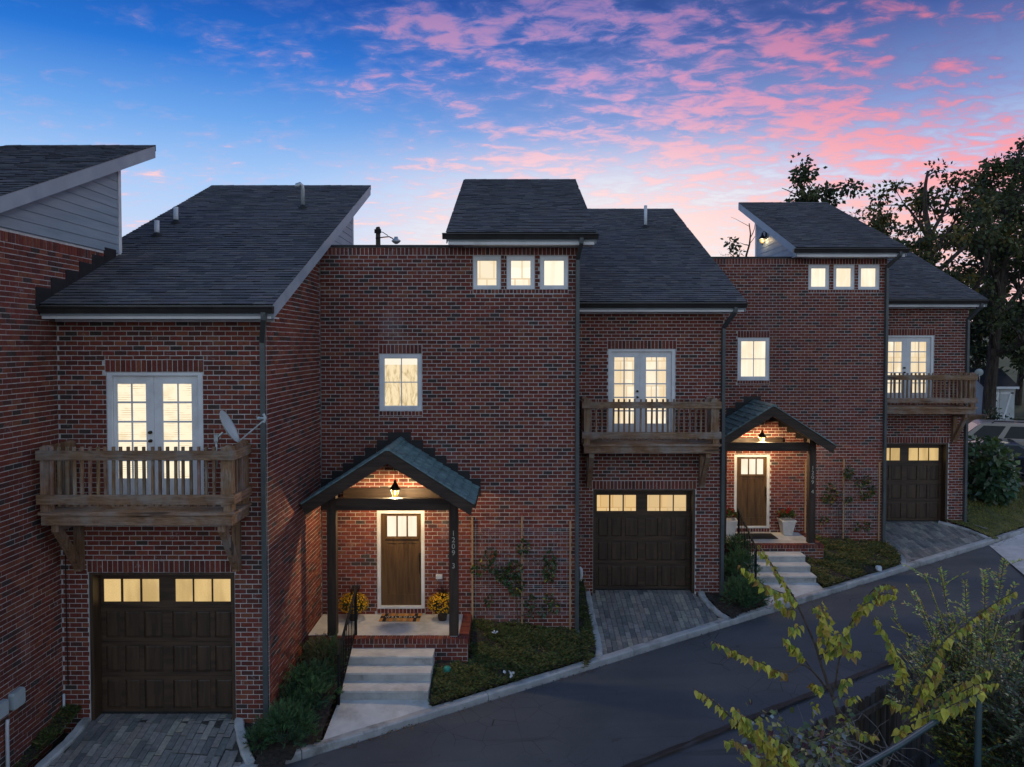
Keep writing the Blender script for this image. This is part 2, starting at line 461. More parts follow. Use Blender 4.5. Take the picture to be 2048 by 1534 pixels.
# ------------------------------------------------------------------ mesh helpers
class MB:
    def __init__(s):
        s.v, s.f, s.c = [], [], []

    def quad(s, pts, col=(1, 1, 1)):
        n = len(s.v)
        s.v.extend(tuple(p) for p in pts)
        s.f.append(tuple(range(n, n + len(pts))))
        s.c.append(col)

    def hexa(s, p, col=(1, 1, 1), skip=()):
        """8 corners: bottom 0-3 counter-clockwise seen from above, top 4-7"""
        n = len(s.v)
        s.v.extend(tuple(q) for q in p)
        for i, f in enumerate(((3, 2, 1, 0), (4, 5, 6, 7), (0, 1, 5, 4), (1, 2, 6, 5), (2, 3, 7, 6), (3, 0, 4, 7))):
            if i not in skip:
                s.f.append(tuple(n + k for k in f))
                s.c.append(col)

    def box(s, x0, x1, y0, y1, z0, z1, col=(1, 1, 1), skip=()):
        s.hexa([(x0, y0, z0), (x1, y0, z0), (x1, y1, z0), (x0, y1, z0), (x0, y0, z1), (x1, y0, z1), (x1, y1, z1), (x0, y1, z1)], col, skip)

    def beam(s, a, b, w, t, up=(0, 0, 1), col=(1, 1, 1)):
        """bar from a to b, w wide (sideways), t thick (along up)"""
        a, b = Vector(a), Vector(b)
        d = (b - a).normalized()
        sd = d.cross(Vector(up)).normalized()
        u = sd.cross(d).normalized()
        o = []
        for q in (a, b):
            for k, l in ((-1, -1), (1, -1), (1, 1), (-1, 1)):
                o.append(q + sd * (k * w / 2) + u * (l * t / 2))
        n = len(s.v)
        s.v.extend(tuple(q) for q in o)
        for f in ((0, 1, 2, 3), (7, 6, 5, 4), (1, 0, 4, 5), (2, 1, 5, 6), (3, 2, 6, 7), (0, 3, 7, 4)):
            s.f.append(tuple(n + k for k in f))
            s.c.append(col)

    def tube(s, pts, rad, n=6, col=(1, 1, 1), ph=0.0, cap=True):
        pts = [Vector(p) for p in pts]
        if not hasattr(rad, '__len__'):
            rad = [rad] * len(pts)
        base = len(s.v)
        ref = None
        for i, p in enumerate(pts):
            d = (pts[min(i + 1, len(pts) - 1)] - pts[max(i - 1, 0)])
            if d.length < 1e-9:
                d = Vector((0, 0, 1))
            d.normalize()
            if ref is None:
                ref = Vector((1, 0, 0)) if abs(d.x) < .9 else Vector((0, 1, 0))
            u = (ref - d * ref.dot(d)).normalized()
            ref = u
            w = d.cross(u)
            for k in range(n):
                a = ph + 2 * pi * k / n
                s.v.append(tuple(p + (u * cos(a) + w * sin(a)) * rad[i]))
        for i in range(len(pts) - 1):
            for k in range(n):
                a, b = base + i * n + k, base + i * n + (k + 1) % n
                s.f.append((a, b, b + n, a + n))
                s.c.append(col)
        if cap:
            s.f.append(tuple(base + k for k in range(n))[::-1])
            s.f.append(tuple(base + (len(pts) - 1) * n + k for k in range(n)))
            s.c += [col, col]

    def lathe(s, cx, cy, prof, n=16, col=(1, 1, 1)):
        """profile of (radius, z)"""
        base = len(s.v)
        for r, z in prof:
            for k in range(n):
                a = 2 * pi * k / n
                s.v.append((cx + r * cos(a), cy + r * sin(a), z))
        for i in range(len(prof) - 1):
            for k in range(n):
                a, b = base + i * n + k, base + i * n + (k + 1) % n
                s.f.append((a, b, b + n, a + n))
                s.c.append(col)

    def prism(s, poly, ext, col=(1, 1, 1)):
        """closed polygon (3-D points) extruded along ext"""
        e = Vector(ext)
        n = len(s.v)
        k = len(poly)
        s.v.extend(tuple(p) for p in poly)
        s.v.extend(tuple(Vector(p) + e) for p in poly)
        s.f.append(tuple(range(n, n + k))[::-1])
        s.f.append(tuple(range(n + k, n + 2 * k)))
        s.c += [col, col]
        for i in range(k):
            j = (i + 1) % k
            s.f.append((n + i, n + j, n + k + j, n + k + i))
            s.c.append(col)

    def leaf(s, p, d, side, L, W, col, droop=0.0):
        p, d, side = Vector(p), Vector(d), Vector(side)
        m_ = p + d * (L * .45)
        tip = p + d * L + Vector((0, 0, -droop * L))
        n = len(s.v)
        s.v.extend((tuple(p), tuple(m_ + side * W * .5), tuple(tip), tuple(m_ - side * W * .5)))
        s.f.append((n, n + 1, n + 2, n + 3))
        s.c.append(col)

    def mesh(s, name, mat, smooth=False):
        me = bpy.data.meshes.new(name)
        me.from_pydata(s.v, [], s.f)
        at = me.attributes.new('tint', 'FLOAT_COLOR', 'FACE')
        buf = []
        for c_ in s.c:
            buf += (c_[0], c_[1], c_[2], 1.0)
        at.data.foreach_set('color', buf)
        if mat:
            me.materials.append(mat)
        if smooth:
            me.polygons.foreach_set('use_smooth', [True] * len(me.polygons))
        me.update()
        return me

    def build(s, name, mat, parent=None, smooth=False, kind=None):
        o = bpy.data.objects.new(name, s.mesh(name, mat, smooth))
        COL.objects.link(o)
        if parent:
            adopt(o, parent)
        if kind:
            o['kind'] = kind
        return o


ORG = {}


def adopt(o, parent):
    o.parent = parent
    o.matrix_parent_inverse = Matrix.Translation(-ORG.get(parent.name, Vector((0, 0, 0))))


def tag(o, label, cat, group=None):
    o['label'] = label
    o['category'] = cat
    if group:
        o['group'] = group
    return o


def thing(name, label, cat, loc=(0, 0, 0), group=None):
    o = bpy.data.objects.new(name, None)
    o.empty_display_size = .3
    COL.objects.link(o)
    o.location = loc
    ORG[o.name] = Vector(loc)
    return tag(o, label, cat, group)


def place(name, mesh, parent, mw, kind=None):
    o = bpy.data.objects.new(name, mesh)
    COL.objects.link(o)
    adopt(o, parent)
    o.matrix_basis = mw
    if kind:
        o['kind'] = kind
    return o


def rv(a=1.0):
    while True:
        v = Vector((R.uniform(-1, 1), R.uniform(-1, 1), R.uniform(-1, 1)))
        if .01 < v.length < 1:
            return v.normalized() * a


def jit(col, a=.15):
    k = 1 + R.uniform(-a, a)
    return tuple(max(0, c_ * k * (1 + R.uniform(-a, a) * .4)) for c_ in col[:3])


# ------------------------------------------------------------------ terrain (zk: top of road at the kerb)
def kerbY(x):
    return 14.59 + .577 * x


def kerbZ(x):
    return ZC - 6.74 + .045 * max(-14, min(x, 40))


def ground(x, y):
    d = y - kerbY(x)
    z = kerbZ(x)
    if d > 0:
        z += .25 * min(d, 3.2) + .10 * max(0, min(d, 8) - 3.2) + .035 * max(0, min(d, 60) - 8)
    return z


def Gd(px, py, fn=ground):
    d = ray(px, py)
    a, b = 2.0, 120.0
    o = Vector((0, 0, ZC))
    t = a
    while t < b:
        p_ = o + d * t
        if p_.z < fn(p_.x, p_.y):
            break
        t += .4
    lo, hi = t - .4, t
    for _ in range(30):
        m_ = (lo + hi) / 2
        p_ = o + d * m_
        if p_.z < fn(p_.x, p_.y):
            hi = m_
        else:
            lo = m_
    return o + d * hi

# ------------------------------------------------------------------ brickwork and shingle laying
COURSE, PITCH, JOINT = .0850, .2135, .0140
BRICKS = []
for c_, k in (((.198, .049, .034), 7), ((.178, .045, .032), 6), ((.218, .060, .037), 6), ((.154, .042, .031), 5),
              ((.232, .078, .044), 4), ((.124, .041, .032), 3), ((.095, .045, .037), 2), ((.060, .044, .039), 2)):
    for _ in range(k):
        BRICKS.append(jit(c_, .12))
mb = MB()
mb.hexa([(0, 0, 0), (1, 0, 0), (1, 1, 0), (0, 1, 0), (.0, .0, 1), (1, 0, 1), (1, 1, 1), (0, 1, 1)], skip=(0,))
BRICK_MESH = []
for c_ in BRICKS:
    mb.c = [c_] * len(mb.f)
    BRICK_MESH.append(mb.mesh('brick', M['brick']))


def lay(out, fr, u0, u1, v0, v1, holes=(), off=0.0, clip=None):
    k = 0
    while True:
        va = v0 + k * COURSE
        vb = min(va + COURSE, v1)
        if vb - va < .03:
            break
        ed = {u0, u1}
        for a, b, c_, d in holes:
            if d > va + .004 and c_ < vb - .004:
                ed.update(x for x in (a, b) if u0 < x < u1)
        ed = sorted(ed)
        segs = []
        for a, b in zip(ed, ed[1:]):
            mid, lo, hi = (a + b) / 2, va, vb
            for ha, hb, hc, hd in holes:
                if ha < mid < hb and hd > lo + .004 and hc < hi - .004:
                    if hc <= lo + .004 and hd >= hi - .004:
                        hi = lo
                    elif hc <= lo + .004:
                        lo = hd
                    else:
                        hi = hc
            if hi - lo < .028:
                continue
            if segs and segs[-1][1] == a and segs[-1][2:] == (lo, hi):
                segs[-1] = (segs[-1][0], b, lo, hi)
            else:
                segs.append((a, b, lo, hi))
        for a, b, lo, hi in segs:
            u = u0 + (k % 2) * PITCH / 2 + off - PITCH
            while u < b:
                p_, q_ = max(u, a), min(u + PITCH, b)
                if a < p_ + .04 and p_ - a < .04:
                    p_ = max(p_, a)
                if q_ - p_ > .045:
                    if clip is None or clip((p_ + q_) / 2, hi):
                        out.append((fr, p_ + JOINT / 2, q_ - JOINT / 2, lo + JOINT / 2, hi - JOINT / 2, R.randrange(len(BRICKS))))
                u += PITCH
        k += 1


def soldiers(out, fr, u0, u1, v0, v1, w=.0885):
    n = max(1, round((u1 - u0) / w))
    w = (u1 - u0) / n
    for i in range(n):
        out.append((fr, u0 + i * w + JOINT / 2, u0 + (i + 1) * w - JOINT / 2, v0 + JOINT / 2, v1 - JOINT / 2, R.randrange(len(BRICKS) - 2)))


def frame(o, U, V, N):
    return tuple(Vector(x) for x in (o, U, V, N))


def emit_bricks(lst, parent, keep, name='brickwork'):
    """the `keep` bricks that show largest become objects, the rest one mesh"""
    rec = []
    for b in lst:
        fr, u0, u1, v0, v1, ci = b
        o, U, V, N = fr
        c_ = o + U * (u0 + u1) / 2 + V * (v0 + v1) / 2
        x, y, d = proj(c_)
        vis = d > 1 and 5 < x < 2043 and 5 < y < 1529
        face = max(0.0, (Vector((0, 0, ZC)) - c_).normalized().dot(N))
        ar = (u1 - u0) * (v1 - v0) * (F / max(d, .5)) ** 2 * face if vis else 0
        rec.append((ar, b))
    order = sorted(range(len(rec)), key=lambda i: -round(rec[i][0] / 6))
    single = set(order[:keep])
    mb = MB()
    for i, (ar, (fr, u0, u1, v0, v1, ci)) in enumerate(rec):
        o, U, V, N = fr
        pr = .0075 + R.uniform(-.003, .003)
        sl = R.uniform(-.0022, .0022)
        p = o + U * u0 + V * (v0 + sl) - N * .008
        w, h_, d = u1 - u0, v1 - v0, .008 + pr
        if i in single and ar > 0:
            mw = Matrix(((U.x * w, V.x * h_, N.x * d, p.x), (U.y * w, V.y * h_, N.y * d, p.y), (U.z * w, V.z * h_, N.z * d, p.z), (0, 0, 0, 1)))
            place('brick', BRICK_MESH[ci], parent, mw)
        else:
            q = [p + U * (a * w) + V * (b * h_) + N * (c_ * d) for a, b, c_ in
                 ((0, 0, 0), (1, 0, 0), (1, 1, 0), (0, 1, 0), (0, 0, 1), (1, 0, 1), (1, 1, 1), (0, 1, 1))]
            mb.hexa(q, BRICKS[ci], skip=(0,))
    if mb.f:
        mb.build(name, M['brick'], parent, kind='stuff')


def rects_minus(u0, u1, v0, v1, holes):
    us = sorted({u0, u1, *[x for h_ in holes for x in h_[:2] if u0 < x < u1]})
    out = []
    for a, b in zip(us, us[1:]):
        m_ = (a + b) / 2
        vs = sorted([(h_[2], h_[3]) for h_ in holes if h_[0] < m_ < h_[1]])
        lo = v0
        for c_, d in vs:
            if c_ > lo:
                out.append((a, b, lo, min(c_, v1)))
            lo = max(lo, d)
        if lo < v1:
            out.append((a, b, lo, v1))
    return out


def wall_sheet(mb, fr, u0, u1, v0, v1, holes, depth=.30):
    o, U, V, N = fr
    pt = lambda u, v, n: o + U * u + V * v + N * n
    for a, b, c_, d in rects_minus(u0, u1, v0, v1, holes):
        mb.quad([pt(a, c_, 0), pt(b, c_, 0), pt(b, d, 0), pt(a, d, 0)])
    for a, b, c_, d in holes:
        mb.quad([pt(a, c_, 0), pt(a, d, 0), pt(a, d, -depth), pt(a, c_, -depth)])
        mb.quad([pt(b, d, 0), pt(b, c_, 0), pt(b, c_, -depth), pt(b, d, -depth)])
        mb.quad([pt(a, d, 0), pt(b, d, 0), pt(b, d, -depth), pt(a, d, -depth)])
        mb.quad([pt(b, c_, 0), pt(a, c_, 0), pt(a, c_, -depth), pt(b, c_, -depth)])
        mb.quad([pt(a, c_, -depth), pt(b, c_, -depth), pt(b, d, -depth), pt(a, d, -depth)])


SHING = []
for c_, k in (((.108, .105, .104), 8), ((.122, .118, .115), 7), ((.092, .090, .090), 5), ((.140, .132, .124), 3), ((.118, .108, .098), 3)):
    for _ in range(k):
        SHING.append(jit(c_, .12))
mb = MB()
mb.hexa([(0, 0, 0), (1, 0, 0), (1, 1, 0), (0, 1, 0), (.0, .0, 1), (1, 0, 1), (1, 1, .25), (0, 1, .25)], skip=(0,))
SHING_MESH = []
for c_ in SHING:
    mb.c = [c_] * len(mb.f)
    mb.c[1] = tuple(v * .12 for v in c_)  # near-black lower edge: dark cut asphalt plus the course shadow painted in
    SHING_MESH.append(mb.mesh('shingle', M['shingle']))


def shingles(spans, x_of, y0, z0, slope, y1, ):
    """list of shingles; x_of(y) -> (xa, xb)"""
    out = []
    L = sqrt(1 + slope * slope)
    E = .143
    n = int((y1 - y0) * L / E)
    for k in range(n + 1):
        s = k * E
        y = y0 + s / L
        if y > y1 - .02:
            break
        xa, xb = x_of(y)
        x = xa - R.uniform(0, .25)
        while x < xb:
            w = R.choice((.14, .17, .21, .25, .30, .34))
            a, b = max(x, xa), min(x + w, xb)
            if b - a > .02:
                out.append((a, b, y, z0 + slope * (y - y0), min(E * 1.03, (y1 - y) * L), R.choice((.011, .012, .014, .018)) + R.uniform(0, .003), R.randrange(len(SHING))))
            x += w
    return out


def emit_shingles(lst, slope, parents, keep):
    L = sqrt(1 + slope * slope)
    S_ = Vector((0, 1 / L, slope / L))
    N_ = Vector((0, -slope / L, 1 / L))
    rec = []
    for par, e in lst:
        a, b, y, z, h_, t, ci = e
        x_, y_, d = proj(((a + b) / 2, y, z))
        vis = d > 1 and 5 < x_ < 2043 and 5 < y_ < 1529
        rec.append(((b - a) * h_ / d ** 2 if vis else 0, par, e))
    order = sorted(range(len(rec)), key=lambda i: -rec[i][0])
    single = set(order[:keep])
    rest = {}
    for i, (ar, par, (a, b, y, z, h_, t, ci)) in enumerate(rec):
        p = Vector((a + .0015, y + R.uniform(-.004, .004), z)) + N_ * .003
        w = b - a - .003
        if i in single and ar > 0:
            mw = Matrix(((w, 0, 0, p.x), (0, S_.y * h_, N_.y * t, p.y), (0, S_.z * h_, N_.z * t, p.z), (0, 0, 0, 1)))
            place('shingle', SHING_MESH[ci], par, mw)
        else:
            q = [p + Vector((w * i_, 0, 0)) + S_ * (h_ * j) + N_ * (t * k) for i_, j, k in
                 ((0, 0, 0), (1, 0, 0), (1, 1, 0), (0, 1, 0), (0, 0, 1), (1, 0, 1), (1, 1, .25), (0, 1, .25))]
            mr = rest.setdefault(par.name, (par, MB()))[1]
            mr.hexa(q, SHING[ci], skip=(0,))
            mr.c[-4] = tuple(v * .12 for v in SHING[ci])  # same dark cut edge and painted shadow line
    for par, mb in rest.values():
        mb.build('shingle_courses', M['shingle'], par, kind='stuff')


# ------------------------------------------------------------------ one townhouse (all measures taken on the middle house)
YT, YW = 16.56, 18.65
XTL, XTR, XWR = -4.29, 1.40, 5.20
ZCOP = Zat(490, YT)                     # top of the parapet coping
ZSOLD0, ZSOLD1 = Zat(510.5, YT), Zat(492, YT) - .03
GFL = Zat(1178, YW + .25)               # garage floor
UP = dict(x0=-1.45, x1=1.72, y0=YT - .45, y1=YT + 5.2, z0=Zat(464, YT - .45), m=.415)
LO = dict(x0=XTR, x1=5.58, y0=YW - .45, y1=YW + 8.1, z0=Zat(603, YW - .45), m=.440)
upz = lambda y: UP['z0'] + UP['m'] * (y - UP['y0'])
loz = lambda y: LO['z0'] + LO['m'] * (y - LO['y0'])
XBL = -1.13


def rect(px0, py0, px1, py1, Y):
    x0 = P(px0, (py0 + py1) / 2, Y)[0]
    x1 = P(px1, (py0 + py1) / 2, Y)[0]
    return [x0, x1, Zat(py1, Y), Zat(py0, Y)]


def townhouse(key, O, name_label, nextY=3.2):
    ox, oy, oz = O
    UP, LO = dict(globals()['UP']), dict(globals()['LO'])
    if key == 2:
        UP['z0'] -= .15
        LO['x1'] -= .23
    upz = lambda y: UP['z0'] + UP['m'] * (y - UP['y0'])
    X = lambda x: x + ox
    Y = lambda y: y + oy
    Z = lambda z: z + oz
    xtr = XTR + (.07 if key == 2 else 0)
    xtl = XTL - (.14 if key == 4 else 0)
    XWR = 5.20 - (.10 if key != 3 else 0)
    base = (X(XTR), Y(YW), Z(GFL))
    T = thing('brick_townhouse', name_label, 'house', base, 'brick townhouses in the stepped row')
    bricks = []
    o = Vector(O)
    # ---------------- walls
    wall = MB()
    FT = frame((ox, Y(YT), oz), (1, 0, 0), (0, 0, 1), (0, -1, 0))
    FW = frame((ox, Y(YW), oz), (1, 0, 0), (0, 0, 1), (0, -1, 0))
    FSR = frame((X(xtr), oy, oz), (0, 1, 0), (0, 0, 1), (1, 0, 0))      # tower right side
    FWR = frame((X(XWR), oy, oz), (0, 1, 0), (0, 0, 1), (1, 0, 0))      # wing right side
    zb = GFL - (1.25 if key != 2 else 2.2)
    # tower front openings
    topw = [rect(946, 512, 1001.5, 578.5, YT), rect(1013.5, 512, 1069.5, 578.5, YT), rect(1080, 512, 1136.3, 578.5, YT)]
    midw = rect(759, 707.5, 844, 822, YT)
    door = rect(754.5, 1021, 849, 1217, YT)
    holes = [] if key == 2 else topw + [midw, door]
    wall_sheet(wall, FT, xtl, xtr, zb, ZCOP - .02, holes, .16)
    bh = list(holes)
    if key != 2:
        lint = [midw[0] - .01, midw[1] + .0, midw[3], midw[3] + .205]
        soldiers(bricks, FT, *lint)
        bh.append(tuple(lint))
        s_ = [midw[0] - .01, midw[1] + .01, midw[2] - .10, midw[2]]
        soldiers(bricks, FT, *s_, w=.082)
        bh.append(tuple(s_))
        s_ = [topw[0][0], topw[2][1], topw[0][2] - .095, topw[0][2]]
        soldiers(bricks, FT, *s_, w=.082)
        bh.append(tuple(s_))
        s_ = [door[0] - .01, door[1] + .01, door[2] - .11, door[2]]
        soldiers(bricks, FT, *s_, w=.082)
        bh.append(tuple(s_))
    soldiers(bricks, FT, xtl, xtr, ZSOLD0, ZSOLD1)
    lay(bricks, FT, xtl, xtr, ZSOLD0 - COURSE * (99 if key != 2 else 108), ZSOLD0, bh)
    # wing front
    fd = rect(1216.5, 698, 1350.5, 872, YW)
    gd = rect(1186, 978.5, 1390, 1178, YW)
    gd[2] = GFL - .25
    holes = [fd, gd]
    ztop = loz(YW) - .12
    wall_sheet(wall, FW, xtr, XWR, zb, ztop, holes, .34)
    bh = [tuple(fd), tuple(gd)]
    for r_ in (fd, gd):
        s_ = [r_[0] - .02, r_[1] + .02, r_[3], r_[3] + .215]
        soldiers(bricks, FW, *s_)
        bh.append(tuple(s_))
    ztf = Zat(626, YW - .3)
    lay(bricks, FW, xtr, XWR, ztf - COURSE * 88, ztf + .04, bh, off=.04)
    # tower right side: brick up to the coping level
    yb = YT + 4.25
    wall_sheet(wall, FSR, YT, yb, zb, ZCOP - .02, [], .1)
    soldiers(bricks, FSR, YT, yb - .02, ZSOLD0, ZSOLD1)
    far = yb if key == 2 else YW
    lay(bricks, FSR, YT, far, ZSOLD0 - COURSE * (99 if key != 2 else 108), ZSOLD0, [], off=.05, clip=lambda u, v: u < YW or v > loz(u) - .15)
    # wing right side
    ynx = YW + nextY
    n0 = len(wall.v)
    for ya, yb_ in ((YW, ynx), (ynx, YW + 7.0)):
        wall.quad([(X(XWR), Y(ya), Z(zb)), (X(XWR), Y(yb_), Z(zb)), (X(XWR), Y(yb_), Z(loz(yb_) - .1)), (X(XWR), Y(ya), Z(loz(ya) - .1))])
    lay(bricks, FWR, YW, ynx if key != 4 else YW + 7.0, ztf - COURSE * 88, loz(ynx if key != 4 else YW + 7) - .1, [], off=.1,
        clip=lambda u, v: v < loz(u) - .16)
    # rear and hidden closing walls
    wall.quad([(X(XTL), Y(YT), Z(zb)), (X(XTL), Y(YW + 7), Z(zb)), (X(XTL), Y(YW + 7), Z(ZCOP - .4)), (X(XTL), Y(YT), Z(ZCOP - .02))][::-1])
    wall.quad([(X(XTL), Y(YW + 7), Z(zb)), (X(xtr - .5), Y(YW + 7), Z(zb)), (X(xtr - .5), Y(YW + 7), Z(ZCOP - .5)), (X(XTL), Y(YW + 7), Z(ZCOP - .5))][::-1])
    wall.quad([(X(xtr - .5), Y(YW + 7), Z(zb)), (X(XWR), Y(YW + 7), Z(zb)), (X(XWR), Y(YW + 7), Z(loz(YW + 7) - .1)), (X(xtr - .5), Y(YW + 7), Z(loz(YW + 7) - .1))][::-1])
    wall.quad([(X(XTL), Y(YT + .25), Z(ZCOP - .5)), (X(XBL), Y(YT + .25), Z(ZCOP - .5)), (X(XBL), Y(YW + 7), Z(ZCOP - .5)), (X(XTL), Y(YW + 7), Z(ZCOP - .5))])
    wall.quad([(X(XTL), Y(YT + .25), Z(ZCOP - .02)), (X(XBL), Y(YT + .25), Z(ZCOP - .02)), (X(XBL), Y(YT + .25), Z(ZCOP - .5)), (X(XTL), Y(YT + .25), Z(ZCOP - .5))])
    W_ = wall.build('wall', M['mortar'], T)
    emit_bricks(bricks, W_, 300 if key != 2 else 300)
    # coping
    mb = MB()
    mb.box(X(xtl), X(XBL), Y(YT) - .03, Y(YT + .28), Z(ZCOP - .05), Z(ZCOP))
    mb.build('coping', M['flash'], T)
    # ---------------- upper box siding (both sides), corner trim
    def siding(xs, sgn, parent):
        k = 0
        ye = YT + 4.25
        und = lambda y: upz(y) - .20
        while True:
            z0 = ZCOP + .0 + k * .178
            z1 = z0 + .186
            ya0 = max(YT + .0, UP['y0'] + (z0 + .20 - UP['z0']) / UP['m'])
            ya1 = max(YT + .0, UP['y0'] + (z1 + .20 - UP['z0']) / UP['m'])
            if ya0 > ye - .12:
                break
            ya1 = min(ya1, ye - .11)
            mb = MB()
            xo, xi = X(xs) + sgn * .020, X(xs) + sgn * .008
            xb = X(xs) - sgn * .01
            y2 = ye - .105
            lo = [(xb, Y(ya0), Z(z0)), (xo, Y(ya0), Z(z0)), (xo, Y(y2), Z(z0)), (xb, Y(y2), Z(z0))]
            hi = [(xb, Y(ya1), Z(z1)), (xi, Y(ya1), Z(z1)), (xi, Y(y2), Z(z1)), (xb, Y(y2), Z(z1))]
            if sgn < 0:
                lo, hi = lo[::-1], hi[::-1]
            mb.hexa(lo + hi)
            mb.build('siding_board', M['siding'], parent)
            k += 1
        mb = MB()
        a, b = sorted((X(xs) - sgn * .03, X(xs) + sgn * .030))
        mb.box(a, b, Y(ye - .10), Y(ye), Z(ZCOP - .02), Z(und(ye)))
        mb.build('corner_trim', M['trim'], parent)
    core = MB()
    core.prism([(X(XBL), Y(YT + .02), Z(ZCOP - .3)), (X(XBL), Y(YT + 4.2), Z(ZCOP - .3)), (X(XBL), Y(YT + 4.2), Z(upz(YT + 4.2) - .2)), (X(XBL), Y(YT + .02), Z(upz(YT) - .21))],
               (xtr - XBL - .002, 0, 0))
    ub = core.build('upper_storey', M['siding'], T)
    siding(xtr, 1, ub)
    siding(XBL, -1, ub)
    # brick band of the upper front between coping level and soffit
    # ---------------- roofs
    shl = []
    for nm, D, zf, yback in (('roof', UP, upz, None), ('roof', LO, loz, None)):
        x0, x1, y0, y1, m_ = D['x0'], D['x1'], D['y0'], D['y1'], D['m']
        if D is LO:
            x0 = xtr + .004
            if key == 4:
                x1 -= .2
        mb = MB()
        th = .19
        sec = lambda x, ya: [(X(x), Y(ya), Z(zf(ya) - .02)), (X(x), Y(y1), Z(zf(y1) - .02)), (X(x), Y(y1), Z(zf(y1) - th)), (X(x), Y(ya), Z(zf(ya) - th))][::-1]
        mb.prism(sec(x0, y0), (x1 - x0, 0, 0))
        if D is LO:                       # behind the upper storey the roof runs on to the left
            mb.prism(sec(x0 - .55, YT + 4.3), (.55 - .004, 0, 0))
        rf = mb.build(nm, M['rake'], T)
        deck = MB()
        deck.quad([(X(x0), Y(y0), Z(zf(y0))), (X(x1), Y(y0), Z(zf(y0))), (X(x1), Y(y1), Z(zf(y1))), (X(x0), Y(y1), Z(zf(y1)))])
        if D is LO:
            ya = YT + 4.3
            deck.quad([(X(x0 - .55), Y(ya), Z(zf(ya))), (X(x0), Y(ya), Z(zf(ya))), (X(x0), Y(y1), Z(zf(y1))), (X(x0 - .55), Y(y1), Z(zf(y1)))])
        deck.build('roof_felt', M['flash'], rf)
        if D is LO:
            xf = lambda y: (X(x0 if y < Y(YT + 4.3) else x0 - .55), X(x1 + .03))
        else:
            xf = lambda y: (X(x0 - .03), X(x1 + .03))
        for e in shingles(None, xf, Y(y0) - .03, Z(zf(y0 - .03)), m_, Y(y1)):
            shl.append((rf, m_, e))
        # ridge cap
        mb = MB()
        n = int((x1 - x0 + (.55 if D is LO else 0)) / .3)
        xs = x0 - (.55 if D is LO else 0)
        for i in range(n + 1):
            a = xs + i * .3
            b = min(a + .33, x1 + .03)
            if b - a < .05:
                continue
            c_ = SHING[R.randrange(len(SHING))]
            zt = zf(y1) + .012
            mb.quad([(X(a), Y(y1 - .14), Z(zf(y1 - .14) + .016)), (X(b), Y(y1 - .14), Z(zf(y1 - .14) + .016)), (X(b), Y(y1 + .015), Z(zt + .012 + R.uniform(0, .008))), (X(a), Y(y1 + .015), Z(zt + .012))], c_)
            mb.quad([(X(a), Y(y1 + .015), Z(zt + .012)), (X(b), Y(y1 + .015), Z(zt + .014)), (X(b), Y(y1 + .02), Z(zt - .12)), (X(a), Y(y1 + .02), Z(zt - .12))], c_)
        mb.build('ridge_cap', M['shingle'], rf)
        # rake boards
        for xs, sg in ((x0, -1), (x1, 1)):
            if D is LO and sg < 0:
                continue
            mb = MB()
            a, b = sorted((X(xs), X(xs) + sg * .022))
            p_ = [(a, Y(y0 + .02), Z(zf(y0 + .02) - .004)), (a, Y(y1 + .01), Z(zf(y1 + .01) - .004)), (a, Y(y1 + .01), Z(zf(y1) - .25)), (a, Y(y0 + .02), Z(zf(y0 + .02) - .25))][::-1]
            mb.prism(p_, (b - a, 0, 0))
            mb.build('rake_board', M['rake'], rf)
        # frieze board below the gutter
        mb = MB()
        if D is LO:
            mb.box(X(x0 + .01), X(x1 - .02), Y(y0 + .03), Y(y0 + .055), Z(zf(y0) - .245), Z(zf(y0) - .03))
            mb.box(X(x0 + .01), X(x1 - .10), Y(YW - .055), Y(YW - .012), Z(Zat(628, YW)), Z(Zat(617, YW)))
            mb.box(X(x0 + .01), X(x1 - .02), Y(y0 + .055), Y(YW - .012), Z(zf(y0) - .235), Z(zf(y0) - .215))
        else:
            mb.box(X(x0 + .02), X(x1 - .02), Y(y0 + .03), Y(y0 + .055), Z(zf(y0) - .265), Z(zf(y0) - .03))
            mb.box(X(x0 + .02), X(x1 - .02), Y(y0 + .055), Y(YT + .03), Z(zf(y0) - .255), Z(zf(y0) - .235))
        mb.build('fascia_board', M['trim'], rf)
        # gutter
        mb = MB()
        gx0, gx1 = (x0 - .02, x1 + .03) if D is LO else (x0 - .10, x1 + .06)
        zt = zf(y0) - .035
        prof = [(0, 0), (-.018, 0), (-.02, -.012), (-.105, -.012), (-.108, .004), (-.125, .004), (-.127, -.018), (-.105, -.05), (-.085, -.118), (0, -.118)]
        mb.prism([(X(gx0), Y(y0 + .028) + a, Z(zt) + b) for a, b in prof][::-1], (gx1 - gx0, 0, 0))
        mb.build('gutter', M['gutter'], rf)
    for m_ in {a for _, a, _ in shl}:
        pass
    ups = [(rf_, e) for rf_, mm, e in shl if mm == UP['m']]
    los = [(rf_, e) for rf_, mm, e in shl if mm == LO['m']]
    emit_shingles(los, LO['m'], None, 230 if key != 4 else 150)
    emit_shingles(ups, UP['m'], None, 70 if key != 4 else 150)
    # stepped flashing where the wing roof meets the tower side
    for k in range(6 if key == 2 else 3):
        ya = YW - .56 + .42 * k
        mb = MB()
        mb.box(X(xtr) - .005, X(xtr) + .016 + .001 * k, Y(ya), Y(ya + .415), Z(max(loz(ya), LO['z0']) - .06), Z(loz(ya) + .33))
        mb.build('step_flashing', M['flash'], T)
